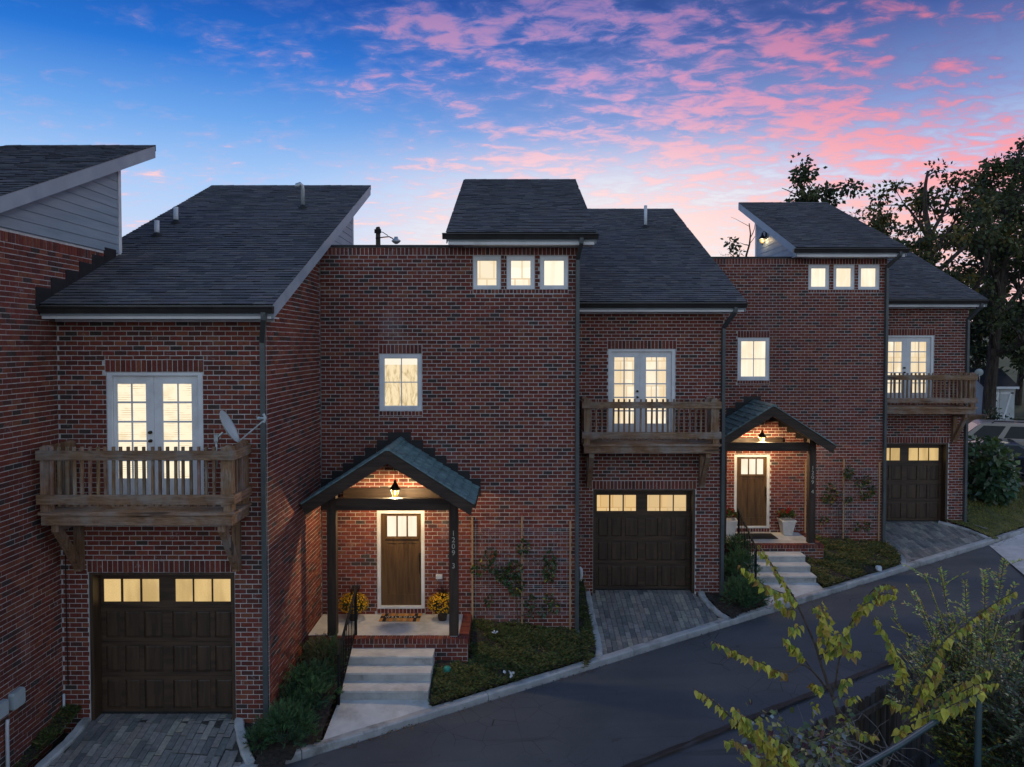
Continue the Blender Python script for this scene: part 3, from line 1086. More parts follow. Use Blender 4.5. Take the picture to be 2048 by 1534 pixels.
    # siding on the wing side above the neighbour's parapet
    if key in (2, 3):
        k = 0
        while k < 22:
            z0 = ZCOP + .12 + k * .178 + .36
            z1 = z0 + .186
            ya = max(ynx + .3, LO['y0'] + (z0 + .2 - LO['z0']) / LO['m'])
            yb2 = max(ynx + .3, LO['y0'] + (z1 + .2 - LO['z0']) / LO['m'])
            ye = YW + 7.0
            if ya > ye - .15:
                break
            mb = MB()
            mb.hexa([(X(XWR) - .01, Y(ya), Z(z0)), (X(XWR) + .02, Y(ya), Z(z0)), (X(XWR) + .02, Y(ye - .1), Z(z0)), (X(XWR) - .01, Y(ye - .1), Z(z0)),
                     (X(XWR) - .01, Y(min(yb2, ye - .1)), Z(z1)), (X(XWR) + .008, Y(min(yb2, ye - .1)), Z(z1)), (X(XWR) + .008, Y(ye - .1), Z(z1)), (X(XWR) - .01, Y(ye - .1), Z(z1))])
            mb.build('siding_board', M['siding'], W_)
            k += 1
        mb = MB()
        mb.box(X(XWR) - .02, X(XWR) + .03, Y(YW + 6.9), Y(YW + 7.0), Z(ZCOP), Z(loz(YW + 7) - .2))
        mb.build('corner_trim', M['trim'], W_)
        mb = MB()                          # plain sheet behind the boards
        mb.quad([(X(XWR) + .004, Y(ynx + .1), Z(ZCOP - .3)), (X(XWR) + .004, Y(YW + 6.95), Z(ZCOP - .3)), (X(XWR) + .004, Y(YW + 6.95), Z(loz(YW + 6.95) - .2)), (X(XWR) + .004, Y(ynx + .1), Z(loz(ynx + .1) - .2))])
        mb.build('wall_sheathing', M['siding'], W_)

    # ---------------- windows
    def window(r_, inset, gridx, gridz, pane_mat, parent=T, Yp=YT):
        x0, x1, z0, z1 = r_
        l, rr, t, b = inset
        mb = MB()
        f0, f1 = Y(Yp) + .012, Y(Yp) + .10
        mb.box(X(x0 + .004), X(x0 + l), f0, f1, Z(z0 + .004), Z(z1 - .004))
        mb.box(X(x1 - rr), X(x1 - .004), f0, f1, Z(z0 + .004), Z(z1 - .004))
        mb.box(X(x0 + l), X(x1 - rr), f0, f1, Z(z1 - t), Z(z1 - .004))
        mb.box(X(x0 + l), X(x1 - rr), f0 - .012, f1, Z(z0 + .004), Z(z0 + b))
        gx0, gx1, gz0, gz1 = x0 + l, x1 - rr, z0 + b, z1 - t
        s = .016
        for a, b_, c_, d in ((gx0, gx0 + s, gz0, gz1), (gx1 - s, gx1, gz0, gz1), (gx0 + s, gx1 - s, gz0, gz0 + s), (gx0 + s, gx1 - s, gz1 - s, gz1)):
            mb.box(X(a), X(b_), f0 + .022, f1 - .01, Z(c_), Z(d))
        bar = .022
        xs = [gx0 + s] + [v for g_ in gridx for v in (g_ - bar / 2, g_ + bar / 2)] + [gx1 - s]
        zs = [gz0 + s] + [v for g_ in gridz for v in (g_ - bar / 2, g_ + bar / 2)] + [gz1 - s]
        for g_ in gridx:
            mb.box(X(g_ - bar / 2), X(g_ + bar / 2), f0 + .025, f1 - .02, Z(gz0 + s), Z(gz1 - s))
        for g_ in gridz:
            for a, b_ in zip(xs[::2], xs[1::2]):
                mb.box(X(a), X(b_), f0 + .025, f1 - .02, Z(g_ - bar / 2), Z(g_ + bar / 2))
        w_ = mb.build('window', M['trim'], parent)
        for a, b_ in zip(xs[::2], xs[1::2]):
            for c_, d in zip(zs[::2], zs[1::2]):
                mb = MB()
                mb.box(X(a), X(b_), f0 + .040, f0 + .046, Z(c_), Z(d))
                mb.build('pane', pane_mat, w_)
        return w_
    if key != 2:
        s_ = .0795
        for i, r_ in enumerate(topw):
            window(r_, (s_, s_, .085, .075), [], [], M['pane_room'] if (i < 2 and key == 3) else M['pane_plain'])
        gx = P(802.5, 765, YT)[0]
        window(midw, (.095, .09, .09, .10), [gx], [Zat(764.5, YT)], M['pane_reflection'] if key == 3 else M['pane_plain'])

    # ---------------- French doors behind the balcony
    x0, x1, z0, z1 = fd
    mb = MB()
    f0, f1 = Y(YW) + .01, Y(YW) + .14
    mb.box(X(x0 + .004), X(x0 + .085), f0, f1, Z(z0 - .02), Z(z1 - .004))
    mb.box(X(x1 - .085), X(x1 - .004), f0, f1, Z(z0 - .02), Z(z1 - .004))
    mb.box(X(x0 + .085), X(x1 - .085), f0, f1, Z(z1 - .062), Z(z1 - .004))
    fdm = mb.build('french_door', M['trim'], T)
    cx = P(1280.5, 760, YW)[0]
    for side, cols in ((0, ((1229.1, 1247.8), (1250, 1269))), (1, ((1292.8, 1312.7), (1314.7, 1333)))):
        a0, a1 = (x0 + .088, cx - .002) if side == 0 else (cx + .002, x1 - .088)
        gx = [P(u, 760, YW)[0] for c_ in cols for u in c_]
        rows = [(714.7, 739.3), (742, 766.6), (769.2, 793.8), (796.3, 820.9), (823.5, 847.5)]
        gz = [(Zat(b, YW), Zat(a, YW)) for a, b in rows]
        mb = MB()
        ya, yb2 = Y(YW) + .055, Y(YW) + .10
        zt, zl = z1 - .066, z0 - .02
        mb.box(X(a0), X(gx[0]), ya, yb2, Z(zl), Z(zt))
        mb.box(X(gx[3]), X(a1), ya, yb2, Z(zl), Z(zt))
        mb.box(X(gx[0]), X(gx[3]), ya, yb2, Z(gz[0][1]), Z(zt))
        mb.box(X(gx[0]), X(gx[3]), ya, yb2, Z(zl), Z(gz[-1][0]))
        mb.box(X(gx[1]), X(gx[2]), ya + .008, yb2, Z(gz[-1][0]), Z(gz[0][1]))
        for i in range(4):
            for u, v in ((gx[0], gx[1]), (gx[2], gx[3])):
                mb.box(X(u), X(v), ya + .008, yb2, Z(gz[i + 1][1]), Z(gz[i][0]))
        mb.build('door_leaf', M['trim'], fdm)
        for u, v in ((gx[0], gx[1]), (gx[2], gx[3])):
            for c_, d in gz:
                mb = MB()
                mb.box(X(u), X(v), ya + .022, ya + .028, Z(c_), Z(d))
                mb.build('pane', M['pane_blinds'] if key == 2 else M['pane_room'], fdm)
    for py in (782.5, 794.5):
        mb = MB()
        px_ = P(1275.3, py, YW)[0]
        zc = Zat(py, YW)
        mb.tube([(X(px_), Y(YW) + .056, Z(zc)), (X(px_), Y(YW) + .03, Z(zc)), (X(px_), Y(YW) + .028, Z(zc)), (X(px_), Y(YW) - .01, Z(zc)), (X(px_), Y(YW) - .02, Z(zc))], [.028, .028, .014, .026, .012], 12)
        mb.build('door_knob', M['bronze'], fdm, True)

    # ---------------- garage door
    x0, x1, z0, z1 = gd
    yg = YW + .25
    fr_ = MB()
    fr_.box(X(x0 + .003), X(x0 + .065), Y(YW) + .014, Y(yg) + .01, Z(GFL - .1), Z(z1 - .003))
    fr_.box(X(x1 - .065), X(x1 - .003), Y(YW) + .014, Y(yg) + .01, Z(GFL - .1), Z(z1 - .003))
    fr_.box(X(x0 + .065), X(x1 - .065), Y(YW) + .014, Y(yg) + .01, Z(z1 - .05), Z(z1 - .003))
    fr_.build('garage_frame', M['garage_z'], T)
    a0, a1 = x0 + .067, x1 - .067
    zt = z1 - .052
    mb = MB()
    yf, ybk = Y(yg), Y(yg) + .05
    px = lambda u, py: P(u, py, yg)[0]
    pz = lambda v: Zat(v, yg)
    gl = [(1193.9, 1218.1), (1221, 1245.2), (1247.8, 1272), (1294.7, 1319), (1321, 1345.6), (1347.7, 1372.4)]
    glx = [(px(a, 1005), px(b, 1005)) for a, b in gl]
    g0, g1 = pz(1022), pz(990)
    # section with the glass
    mb.box(X(a0), X(a1), yf, ybk, Z(g1), Z(zt))
    zsec = pz(1030)
    mb.box(X(a0), X(a1), yf, ybk, Z(zsec + .004), Z(g0))
    edges = [a0] + [v for g_ in glx for v in g_] + [a1]
    for a, b in zip(edges[::2], edges[1::2]):
        mb.box(X(a), X(b), yf, ybk, Z(g0), Z(g1))
    # three panel sections: sheet with stiles and rails proud of it
    secs = [(zsec, pz(1078)), (pz(1078) - .004, pz(1126)), (pz(1126) - .004, GFL + .0)]
    panels = []
    st = .055
    for zt_, zb_ in secs:
        mb.box(X(a0), X(a1), yf + .022, ybk, Z(zb_), Z(zt_))
        mb.box(X(a0), X(a1), yf, yf + .022, Z(zt_ - .075), Z(zt_))
        mb.box(X(a0), X(a1), yf, yf + .022, Z(zb_), Z(zb_ + .07))
        bounds = [a0 + .05] + [(glx[i][1] + glx[i + 1][0]) / 2 for i in (0, 1)] + [(glx[2][1] + glx[3][0]) / 2] + [(glx[i][1] + glx[i + 1][0]) / 2 for i in (3, 4)] + [a1 - .05]
        st_e = [(a0, a0 + .085)]
        for i, b in enumerate(bounds[1:-1]):
            hw = .085 if i == 2 else .04
            st_e.append((b - hw, b + hw))
        st_e.append((a1 - .085, a1))
        for a, b in st_e:
            mb.box(X(a), X(b), yf, yf + .022, Z(zb_ + .07), Z(zt_ - .075))
        for (a, b), (c_, d) in zip(st_e, st_e[1:]):
            panels.append((b, c_, zb_ + .07, zt_ - .075))
    gdo = mb.build('garage_door', M['garage_x'], T)
    for a, b, c_, d in panels:
        mb = MB()
        k = .010
        mb.hexa([(X(a + k), yf + .021, Z(c_ + k)), (X(b - k), yf + .021, Z(c_ + k)), (X(b - k), yf + .021, Z(d - k)), (X(a + k), yf + .021, Z(d - k)),
                 (X(a + 3 * k), yf + .010, Z(c_ + 3 * k)), (X(b - 3 * k), yf + .010, Z(c_ + 3 * k)), (X(b - 3 * k), yf + .010, Z(d - 3 * k)), (X(a + 3 * k), yf + .010, Z(d - 3 * k))])
        mb.build('panel', M['garage_z'], gdo)
    for a, b in glx:
        mb = MB()
        mb.box(X(a), X(b), yf + .02, yf + .026, Z(g0), Z(g1))
        mb.build('pane', M['pane_frost'] if key != 3 else M['pane_garage'], gdo)
    mb = MB()
    mb.box(X(a0), X(a1), yf - .004, yf + .03, Z(GFL - .015), Z(GFL + .012))
    mb.build('bottom_seal', M['rubber'], gdo)

    # ---------------- downspouts
    def spout(pts, name='downspout'):
        mb = MB()
        mb.tube(pts, .058, 4, ph=pi / 4)
        ob = mb.build(name, M['spout'], T)
        return ob
    wx = P(1445, 800, YW)[0] - (.12 if key != 3 else 0)
    zg0 = loz(YW - .45) - .14
    xo = wx + .17
    ground_z = GFL - (.16 if key != 4 else .05)
    spout([(X(xo), Y(YW) - .47, Z(zg0)), (X(xo), Y(YW) - .47, Z(zg0 - .10)), (X(wx + .0), Y(YW) - .055, Z(zg0 - .48)), (X(wx), Y(YW) - .05, Z(zg0 - .60)), (X(wx), Y(YW) - .05, Z(ground_z + .1))] +
          ([(X(wx) + .05, Y(YW) - .12, Z(ground_z + .02)), (X(wx) + .45, Y(YW) - .5, Z(ground_z - .06))] if key == 4 else [(X(wx), Y(YW) - .05, Z(ground_z - .1))]))
    if key != 2:
        tx = P(1154, 900, YT)[0]
        xo = tx + (.045 if key == 3 else .16)
        zg0 = upz(YT - .45) - .16
        spout([(X(xo), Y(YT) - .50, Z(zg0 + .03)), (X(xo), Y(YT) - .50, Z(zg0 - .06)), (X(tx), Y(YT) - .056, Z(zg0 - .36)), (X(tx), Y(YT) - .05, Z(zg0 - .46)), (X(tx), Y(YT) - .05, Z(Zat(1256, YT))),
               (X(tx) + .02, Y(YT) - .14, Z(Zat(1264, YT))), (X(tx) + .03, Y(YT) - .30, Z(Zat(1268, YT)))])

    # ---------------- balcony
    YF = YW - .80
    bx0, bx1 = 1.62, 4.92 - (.09 if key == 2 else 0)
    bz = lambda v: Zat(v, YF)
    B = MB()
    B.box(X(bx0 + .03), X(bx1 - .05), Y(YF), Y(YF) + .045, Z(bz(906.4)), Z(bz(892.2)))
    B.box(X(bx0 + .03), X(bx0 + .075), Y(YF) + .045, Y(YW) - .012, Z(bz(906.4)), Z(bz(892.2)))
    B.box(X(bx1 - .095), X(bx1 - .05), Y(YF) + .045, Y(YW) - .012, Z(bz(906.4)), Z(bz(892.2)))
    bal = B.build('balcony', M['wood_x'], T)
    zd0, zd1 = bz(892.0), bz(888.0)
    nb = 6
    wd = (.80 + .035) / nb
    for i in range(nb):
        mb = MB()
        y0 = Y(YF) - .04 + i * wd
        mb.box(X(bx0), X(bx1), y0, min(y0 + wd - .006, Y(YW) - .012), Z(zd0), Z(zd1) + R.uniform(-.002, .002), jit((1.1, 1.12, 1.15), .06))
        mb.build('deck_board', M['wood_x'], bal)
    def rails(za, zb_):
        for seg in ('f', 'r', 'l'):
            mb = MB()
            c_ = jit((1, 1, 1), .08)
            if seg == 'f':
                mb.box(X(bx0 - .02), X(bx1), Y(YF) - .04, Y(YF), Z(za), Z(zb_), c_)
            elif seg == 'r':
                mb.box(X(bx1 - .04), X(bx1), Y(YF) + .001, Y(YW) - .012, Z(za), Z(zb_), c_)
            else:
                mb.box(X(bx0 - .02), X(bx0 + .02), Y(YF) + .001, Y(YW) - .012, Z(za), Z(zb_), c_)
            mb.build('rail', M['wood_x' if seg == 'f' else 'wood_y'], bal)
    rails(bz(816.5), bz(803.6))
    rails(bz(877), bz(864))
    zpt = bz(797)
    pw = .145
    for pxx, pyy in ((bx0 + .025, YF + .002), (bx1 - .045 - pw, YF + .002), (bx0 + .025, YW - .02 - pw), (bx1 - .045 - pw, YW - .02 - pw)):
        mb = MB()
        c_ = jit((1.05, 1, .95), .1)
        mb.box(X(pxx), X(pxx + pw), Y(pyy), Y(pyy + pw), Z(zd1 + .001), Z(zpt - .03), c_, skip=(1,))
        k = .035
        mb.hexa([(X(pxx), Y(pyy), Z(zpt - .03)), (X(pxx + pw), Y(pyy), Z(zpt - .03)), (X(pxx + pw), Y(pyy + pw), Z(zpt - .03)), (X(pxx), Y(pyy + pw), Z(zpt - .03)),
                 (X(pxx + k), Y(pyy + k), Z(zpt)), (X(pxx + pw - k), Y(pyy + k), Z(zpt)), (X(pxx + pw - k), Y(pyy + pw - k), Z(zpt)), (X(pxx + k), Y(pyy + pw - k), Z(zpt))], c_, skip=(0,))
        mb.build('post', M['wood_z'], bal)
    xa, xb = bx0 + .20, bx1 - .22
    n = 22
    for i in range(n + 1):
        x = xa + (xb - xa) * i / n + R.uniform(-.008, .008)
        mb = MB()
        c_ = jit((.95, .95, .95), .2)
        tl = R.uniform(-.012, .012)
        mb.hexa([(X(x - .021), Y(YF) + .003, Z(bz(880.5))), (X(x + .021), Y(YF) + .003, Z(bz(880.5))), (X(x + .021), Y(YF) + .042, Z(bz(880.5))), (X(x - .021), Y(YF) + .042, Z(bz(880.5))),
                 (X(x - .021 + tl), Y(YF) + .003, Z(bz(798.5))), (X(x + .021 + tl), Y(YF) + .003, Z(bz(798.5))), (X(x + .021 + tl), Y(YF) + .042, Z(bz(798.5))), (X(x - .021 + tl), Y(YF) + .042, Z(bz(798.5)))], c_)
        mb.build('baluster', M['wood_z'], bal)
    for xs in (bx0 + .024, bx1 - .083):
        for i in range(4):
            y = YF + .22 + i * .115
            mb = MB()
            mb.box(X(xs), X(xs + .04), Y(y), Y(y + .04), Z(bz(880.5)), Z(bz(798.5)), jit((.95, .95, .95), .15))
            mb.build('baluster', M['wood_z'], bal)
    for xc in (1.84, 4.645 - (.07 if key == 2 else 0)):
        mb = MB()
        t = .062
        zt_ = bz(907)
        zl_ = Zat(974, YW)
        mb.box(X(xc - t), X(xc + t), Y(YW) - .13, Y(YW) - .012, Z(zl_), Z(zt_))
        mb.box(X(xc - t), X(xc + t), Y(YF) + .06, Y(YW) - .13, Z(zt_ - .12), Z(zt_))
        a, b = (YF + .12, zt_ - .12), (YW - .13, zl_ + .19)
        dy_, dz_ = b[0] - a[0], b[1] - a[1]
        ln = sqrt(dy_ * dy_ + dz_ * dz_)
        ny, nz = -dz_ / ln * .065, dy_ / ln * .065
        if key:
            mb.prism([(X(xc - t + .004), Y(a[0] + .10), Z(a[1])), (X(xc - t + .004), Y(a[0] - .04), Z(a[1])), (X(xc - t + .004), Y(b[0]), Z(b[1] - .16)), (X(xc - t + .004), Y(b[0]), Z(b[1] + .03))], (2 * t - .008, 0, 0))
        br = mb.build('bracket', M['wood_z'], bal)
    return dict(T=T, X=X, Y=Y, Z=Z, wall=W_, bal=bal, YF=YF, bx0=bx0, bx1=bx1, bz=bz, door=door)

# ------------------------------------------------------------------ porch of a townhouse (middle and right houses)
def text_mesh(txt, size, mat, ext=.006, bold=0.0):
    cu = bpy.data.curves.new('txt', 'FONT')
    cu.body = txt
    cu.size = size
    cu.extrude = ext
    cu.offset = bold
    cu.align_x = 'CENTER'
    cu.align_y = 'CENTER'
    ob = bpy.data.objects.new('txt', cu)
    COL.objects.link(ob)
    dg = bpy.context.evaluated_depsgraph_get()
    me = bpy.data.meshes.new_from_object(ob.evaluated_get(dg))
    bpy.data.objects.remove(ob)
    me.materials.clear()
    me.materials.append(mat)
    return me


STAND = Matrix(((1, 0, 0, 0), (0, 0, -1, 0), (0, 1, 0, 0), (0, 0, 0, 1)))    # XY text -> XZ, facing -Y


def tile_mesh(c):
    mb = MB()
    xs = [0]
    while xs[-1] < .999:
        xs.append(min(1, xs[-1] + R.uniform(.12, .24)))
    for a, b in zip(xs, xs[1:]):
        t = R.uniform(.45, 1.0)
        k = R.uniform(.0, .14)
        mb.hexa([(a, k, 0), (b, k, 0), (b, 1, 0), (a, 1, 0), (a + .012, k, t), (b - .012, k, t), (b - .012, 1, .25), (a + .012, 1, .25)], jit(c, .14), skip=(0,))
    return mb.mesh('roof_tile', M['copper'])


TILES = [tile_mesh((1, 1, 1)) for _ in range(8)]
ZPT = Zat(1228, YT)
YPF = Q(1030, 1278, ZPT)[1]
XPR = Q(936, 1279, ZPT)[0]
YCF = 14.79


def porch(H, digits, key):
    T, X, Y, Z = H['T'], H['X'], H['Y'], H['Z']
    xl = XTL + .012
    core = MB()
    zb = ZPT - .9
    core.box(X(xl), X(XPR - .012), Y(YPF) + .014, Y(YT) - .012, Z(zb), Z(ZPT - .02))
    pb = core.build('porch', M['mortar'], T)
    mb = MB()
    mb.box(X(xl), X(XPR - .205), Y(YPF) + .20, Y(YT) - .012, Z(ZPT - .02), Z(ZPT))
    mb.build('porch_slab', M['concrete'], pb)
    # rowlock edge
    n = round((XPR - xl) / .0885)
    w = (XPR - xl) / n
    for i in range(n):
        a = xl + i * w + .006
        ci = R.randrange(len(BRICKS) - 3)
        mw = Matrix(((w - .012, 0, 0, X(a)), (0, .188, 0, Y(YPF) + R.uniform(-.003, .003)), (0, 0, .105, Z(ZPT - .103)), (0, 0, 0, 1)))
        place('brick', BRICK_MESH[ci], pb, mw)
    n = round((YT - YPF - .22) / .0885)
    for i in range(n):
        a = YPF + .20 + i * .0885
        ci = R.randrange(len(BRICKS) - 3)
        mw = Matrix(((.195, 0, 0, X(XPR - .198)), (0, .0765, 0, Y(a)), (0, 0, .105, Z(ZPT - .103)), (0, 0, 0, 1)))
        place('brick', BRICK_MESH[ci], pb, mw)
    lst = []
    v1 = ZPT - .108
    lay(lst, frame((X(0), Y(YPF) + .012, Z(0)), (1, 0, 0), (0, 0, 1), (0, -1, 0)), xl, XPR - .012, v1 - COURSE * 8, v1)
    lay(lst, frame((X(XPR) - .012, Y(0), Z(0)), (0, 1, 0), (0, 0, 1), (1, 0, 0)), YPF + .012, YT - .012, v1 - COURSE * 8, v1)
    emit_bricks(lst, pb, 55)
    # posts
    yp = YPF + .10
    zbm0, zbm1 = Zat(1021, yp + .02), Zat(997.5, yp + .02)
    for pxc in (663, 907):
        xc = P(pxc, 1150, yp)[0]
        mb = MB()
        mb.box(X(xc - .092), X(xc + .092), Y(yp) - .0, Y(yp) + .184, Z(ZPT + .025), Z(zbm1 + .10))
        po = mb.build('post', M['dark_z'], pb)
        mb = MB()
        mb.box(X(xc - .075), X(xc + .075), Y(yp) + .01, Y(yp) + .174, Z(ZPT), Z(ZPT + .025))
        mb.build('post_base', M['galv'], po)
        if pxc == 907:
            for ch, py in digits:
                me = text_mesh(ch, .150, M['brass'], .005)
                mw = Matrix.Translation((X(xc), Y(yp) - .006, Z(Zat(py, yp)))) @ STAND
                place('house_number', me, pb, mw)
        H['post%d' % pxc] = xc
    xa, xb = P(640, 1010, yp)[0] + .03, P(905, 1010, yp)[0]
    mb = MB()
    mb.box(X(xa - .02), X(H['post907'] - .094), Y(yp) + .02, Y(yp) + .15, Z(zbm0), Z(zbm1))
    mb.build('beam', M['dark_x'], pb)
    # canopy roof
    ax, az = P(774.7, 897, YCF)
    hw, m_ = 1.74, .640
    yb = YT - .014
    for sg in (-1, 1):
        # sheathing
        mb = MB()
        e = ax + sg * hw
        ez = az - hw * m_
        th = .10
        pl = [(X(ax), Y(YCF) + .05, Z(az - .02)), (X(e), Y(YCF) + .05, Z(ez - .02)), (X(e), Y(YCF) + .05, Z(ez - th)), (X(ax), Y(YCF) + .05, Z(az - th))]
        if sg < 0:
            pl = pl[::-1]
        mb.prism(pl, (0, yb - YCF - .05, 0))
        mb.build('canopy_deck', M['dark_y'], pb)
        # barge board
        mb = MB()
        d = .27
        e2 = ax + sg * (hw - .04)
        e2z = az - (hw - .04) * m_
        pl = [(X(ax), Y(YCF), Z(az - .035)), (X(e2), Y(YCF), Z(e2z - .035)), (X(e2 - sg * .05), Y(YCF), Z(e2z - d + .02)), (X(ax), Y(YCF), Z(az - d - .035))]
        if sg < 0:
            pl = pl[::-1]
        mb.prism(pl, (0, .049, 0))
        mb.build('barge_board', M['dark_x'], pb)
        # rafter above the beam
        mb = MB()
        pl = [(X(ax), Y(yp) + .03, Z(az - th)), (X(ax + sg * 1.45), Y(yp) + .03, Z(az - 1.45 * m_ - th)), (X(ax + sg * 1.45), Y(yp) + .03, Z(az - 1.45 * m_ - th - .16)), (X(ax), Y(yp) + .03, Z(az - th - .16))]
        if sg < 0:
            pl = pl[::-1]
        mb.prism(pl, (0, .10, 0))
        mb.build('rafter', M['dark_x'], pb)
        # stamped tiles
        L = sqrt(1 + m_ * m_)
        Sd = Vector((sg / L, 0, -m_ / L))
        Nn = Vector((sg * m_ / L, 0, 1 / L))
        ns, ny = 11, 6
        sl = hw * L / ns
        wy = (yb - YCF + .02) / ny
        for i in range(ns):
            for j in range(ny):
                # local y runs up the slope, x along the ridge
                p0 = Vector((X(ax), Y(YCF) - .02 + j * wy, Z(az))) + Sd * (sl * (i + 1)) + Nn * (-.016)
                U_ = Vector((0, 1, 0)) * (wy - .004)
                if sg < 0:
                    U_, p0 = -U_, p0 + Vector((0, wy - .004, 0))
                V_ = -Sd * (sl * 1.06)
                N_ = Nn * .040
                mw = Matrix(((U_.x, V_.x, N_.x, p0.x), (U_.y, V_.y, N_.y, p0.y), (U_.z, V_.z, N_.z, p0.z), (0, 0, 0, 1)))
                place('roof_tile', R.choice(TILES), pb, mw)
    mb = MB()
    mb.prism([(X(ax - .09), Y(YCF) - .025, Z(az - .045)), (X(ax + .09), Y(YCF) - .025, Z(az - .045)), (X(ax + .085), Y(YCF) - .025, Z(az - .025)), (X(ax), Y(YCF) - .025, Z(az + .030)), (X(ax - .085), Y(YCF) - .025, Z(az - .025))], (0, yb - YCF + .02, 0))
    mb.build('ridge_tile', M['copper'], pb)
    # ledger on the wall and the stepped flashing
    mb = MB()
    r_ = rect(688, 975, 880, 1000, YT)
    mb.box(X(r_[0]), X(r_[1]), Y(YT) - .09, Y(YT) - .012, Z(r_[2]), Z(r_[3]))
    mb.build('ledger', M['dark_x'], pb)
    for k, (a, b, t) in enumerate(((776, 822, 864.5), (754, 846, 880), (730, 870, 895.5), (707, 893, 911), (686, 916, 926), (664, 939, 941.5), (641, 961, 957))):
        zt = Zat(t, YT)
        z_b = Zat(t + 15.6, YT) - .22
        for q_ in ((a, b),) if k == 0 else ((a, (a + 23)), (b - 23, b)):
            xa_, xb_ = P(q_[0], t, YT)[0], P(q_[1], t, YT)[0]
            mb = MB()
            yy = Y(YT) - .013 - .0015 * (k % 2)
            mb.box(X(xa_), X(xb_) + .004, yy - .004, yy + .01, Z(z_b - (.15 if k == 0 else 0)), Z(zt))
            mb.build('step_flashing', M['flash'], T)
    # entrance door
    x0, x1, z0, z1 = H['door']
    mb = MB()
    f0, f1 = Y(YT) + .004, Y(YT) + .12
    fw = .075
    mb.box(X(x0 + .004), X(x0 + fw), f0, f1, Z(z0 + .004), Z(z1 - .004))
    mb.box(X(x1 - fw), X(x1 - .004), f0, f1, Z(z0 + .004), Z(z1 - .004))
    mb.box(X(x0 + fw), X(x1 - fw), f0, f1, Z(z1 - fw * .9), Z(z1 - .004))
    mb.box(X(x0 + fw), X(x1 - fw), f0 - .02, f1, Z(z0 + .004), Z(z0 + .055))
    mb.build('door_frame', M['trim'], T)
    a0, a1 = x0 + fw + .003, x1 - fw - .003
    zb_, zt_ = z0 + .058, z1 - fw * .9 - .003
    xx = lambda u: P(u, 1100, YT)[0]
    gl = [(773.8, 792), (795.2, 812.4), (815.6, 833)]
    gx = [(xx(a), xx(b)) for a, b in gl]
    g0, g1 = Zat(1074, YT), Zat(1033, YT)
    p0, p1 = Zat(1190, YT), Zat(1087, YT)
    yd, yk = Y(YT) + .045, Y(YT) + .09
    mb = MB()
    mb.box(X(a0), X(gx[0][0]), yd, yk, Z(zb_), Z(zt_))
    mb.box(X(gx[2][1]), X(a1), yd, yk, Z(zb_), Z(zt_))
    for a, b in ((g1, zt_), (p1, g0), (zb_, p0)):
        mb.box(X(gx[0][0]), X(gx[2][1]), yd, yk, Z(a), Z(b))
    for i in (0, 1):
        mb.box(X(gx[i][1]), X(gx[i + 1][0]), yd, yk, Z(g0), Z(g1))
        mb.box(X(gx[i][1]), X(gx[i + 1][0]), yd, yk, Z(p0), Z(p1))
    mb.box(X(gx[0][0]) - .03, X(gx[2][1]) + .03, yd - .03, yd, Z(g0 - .055), Z(g0 - .02))
    do = mb.build('front_door', M['door_z'], T)
    for a, b in gx:
        mb = MB()
        mb.box(X(a), X(b), yd + .018, yd + .024, Z(g0), Z(g1))
        mb.build('pane', M['pane_plain'], do)
        mb = MB()
        mb.box(X(a), X(b), yd + .016, yk - .005, Z(p0), Z(p1))
        mb.build('panel', M['door_z'], do)
    hx = P(839.5, 1130, YT)[0]
    mb = MB()
    zc = Zat(1131, YT)
    mb.box(X(hx - .02), X(hx + .02), yd - .012, yd, Z(zc - .02), Z(zc + .27))
    mb.tube([(X(hx), yd - .01, Z(zc + .05)), (X(hx), yd - .065, Z(zc + .03)), (X(hx), yd - .07, Z(zc - .10)), (X(hx), yd - .02, Z(zc - .19)), (X(hx), yd - .005, Z(zc - .19))], .012, 8)
    mb.tube([(X(hx), yd - .005, Z(zc + .21)), (X(hx), yd - .035, Z(zc + .21))], .025, 10)
    mb.build('door_handle', M['bronze'], do)


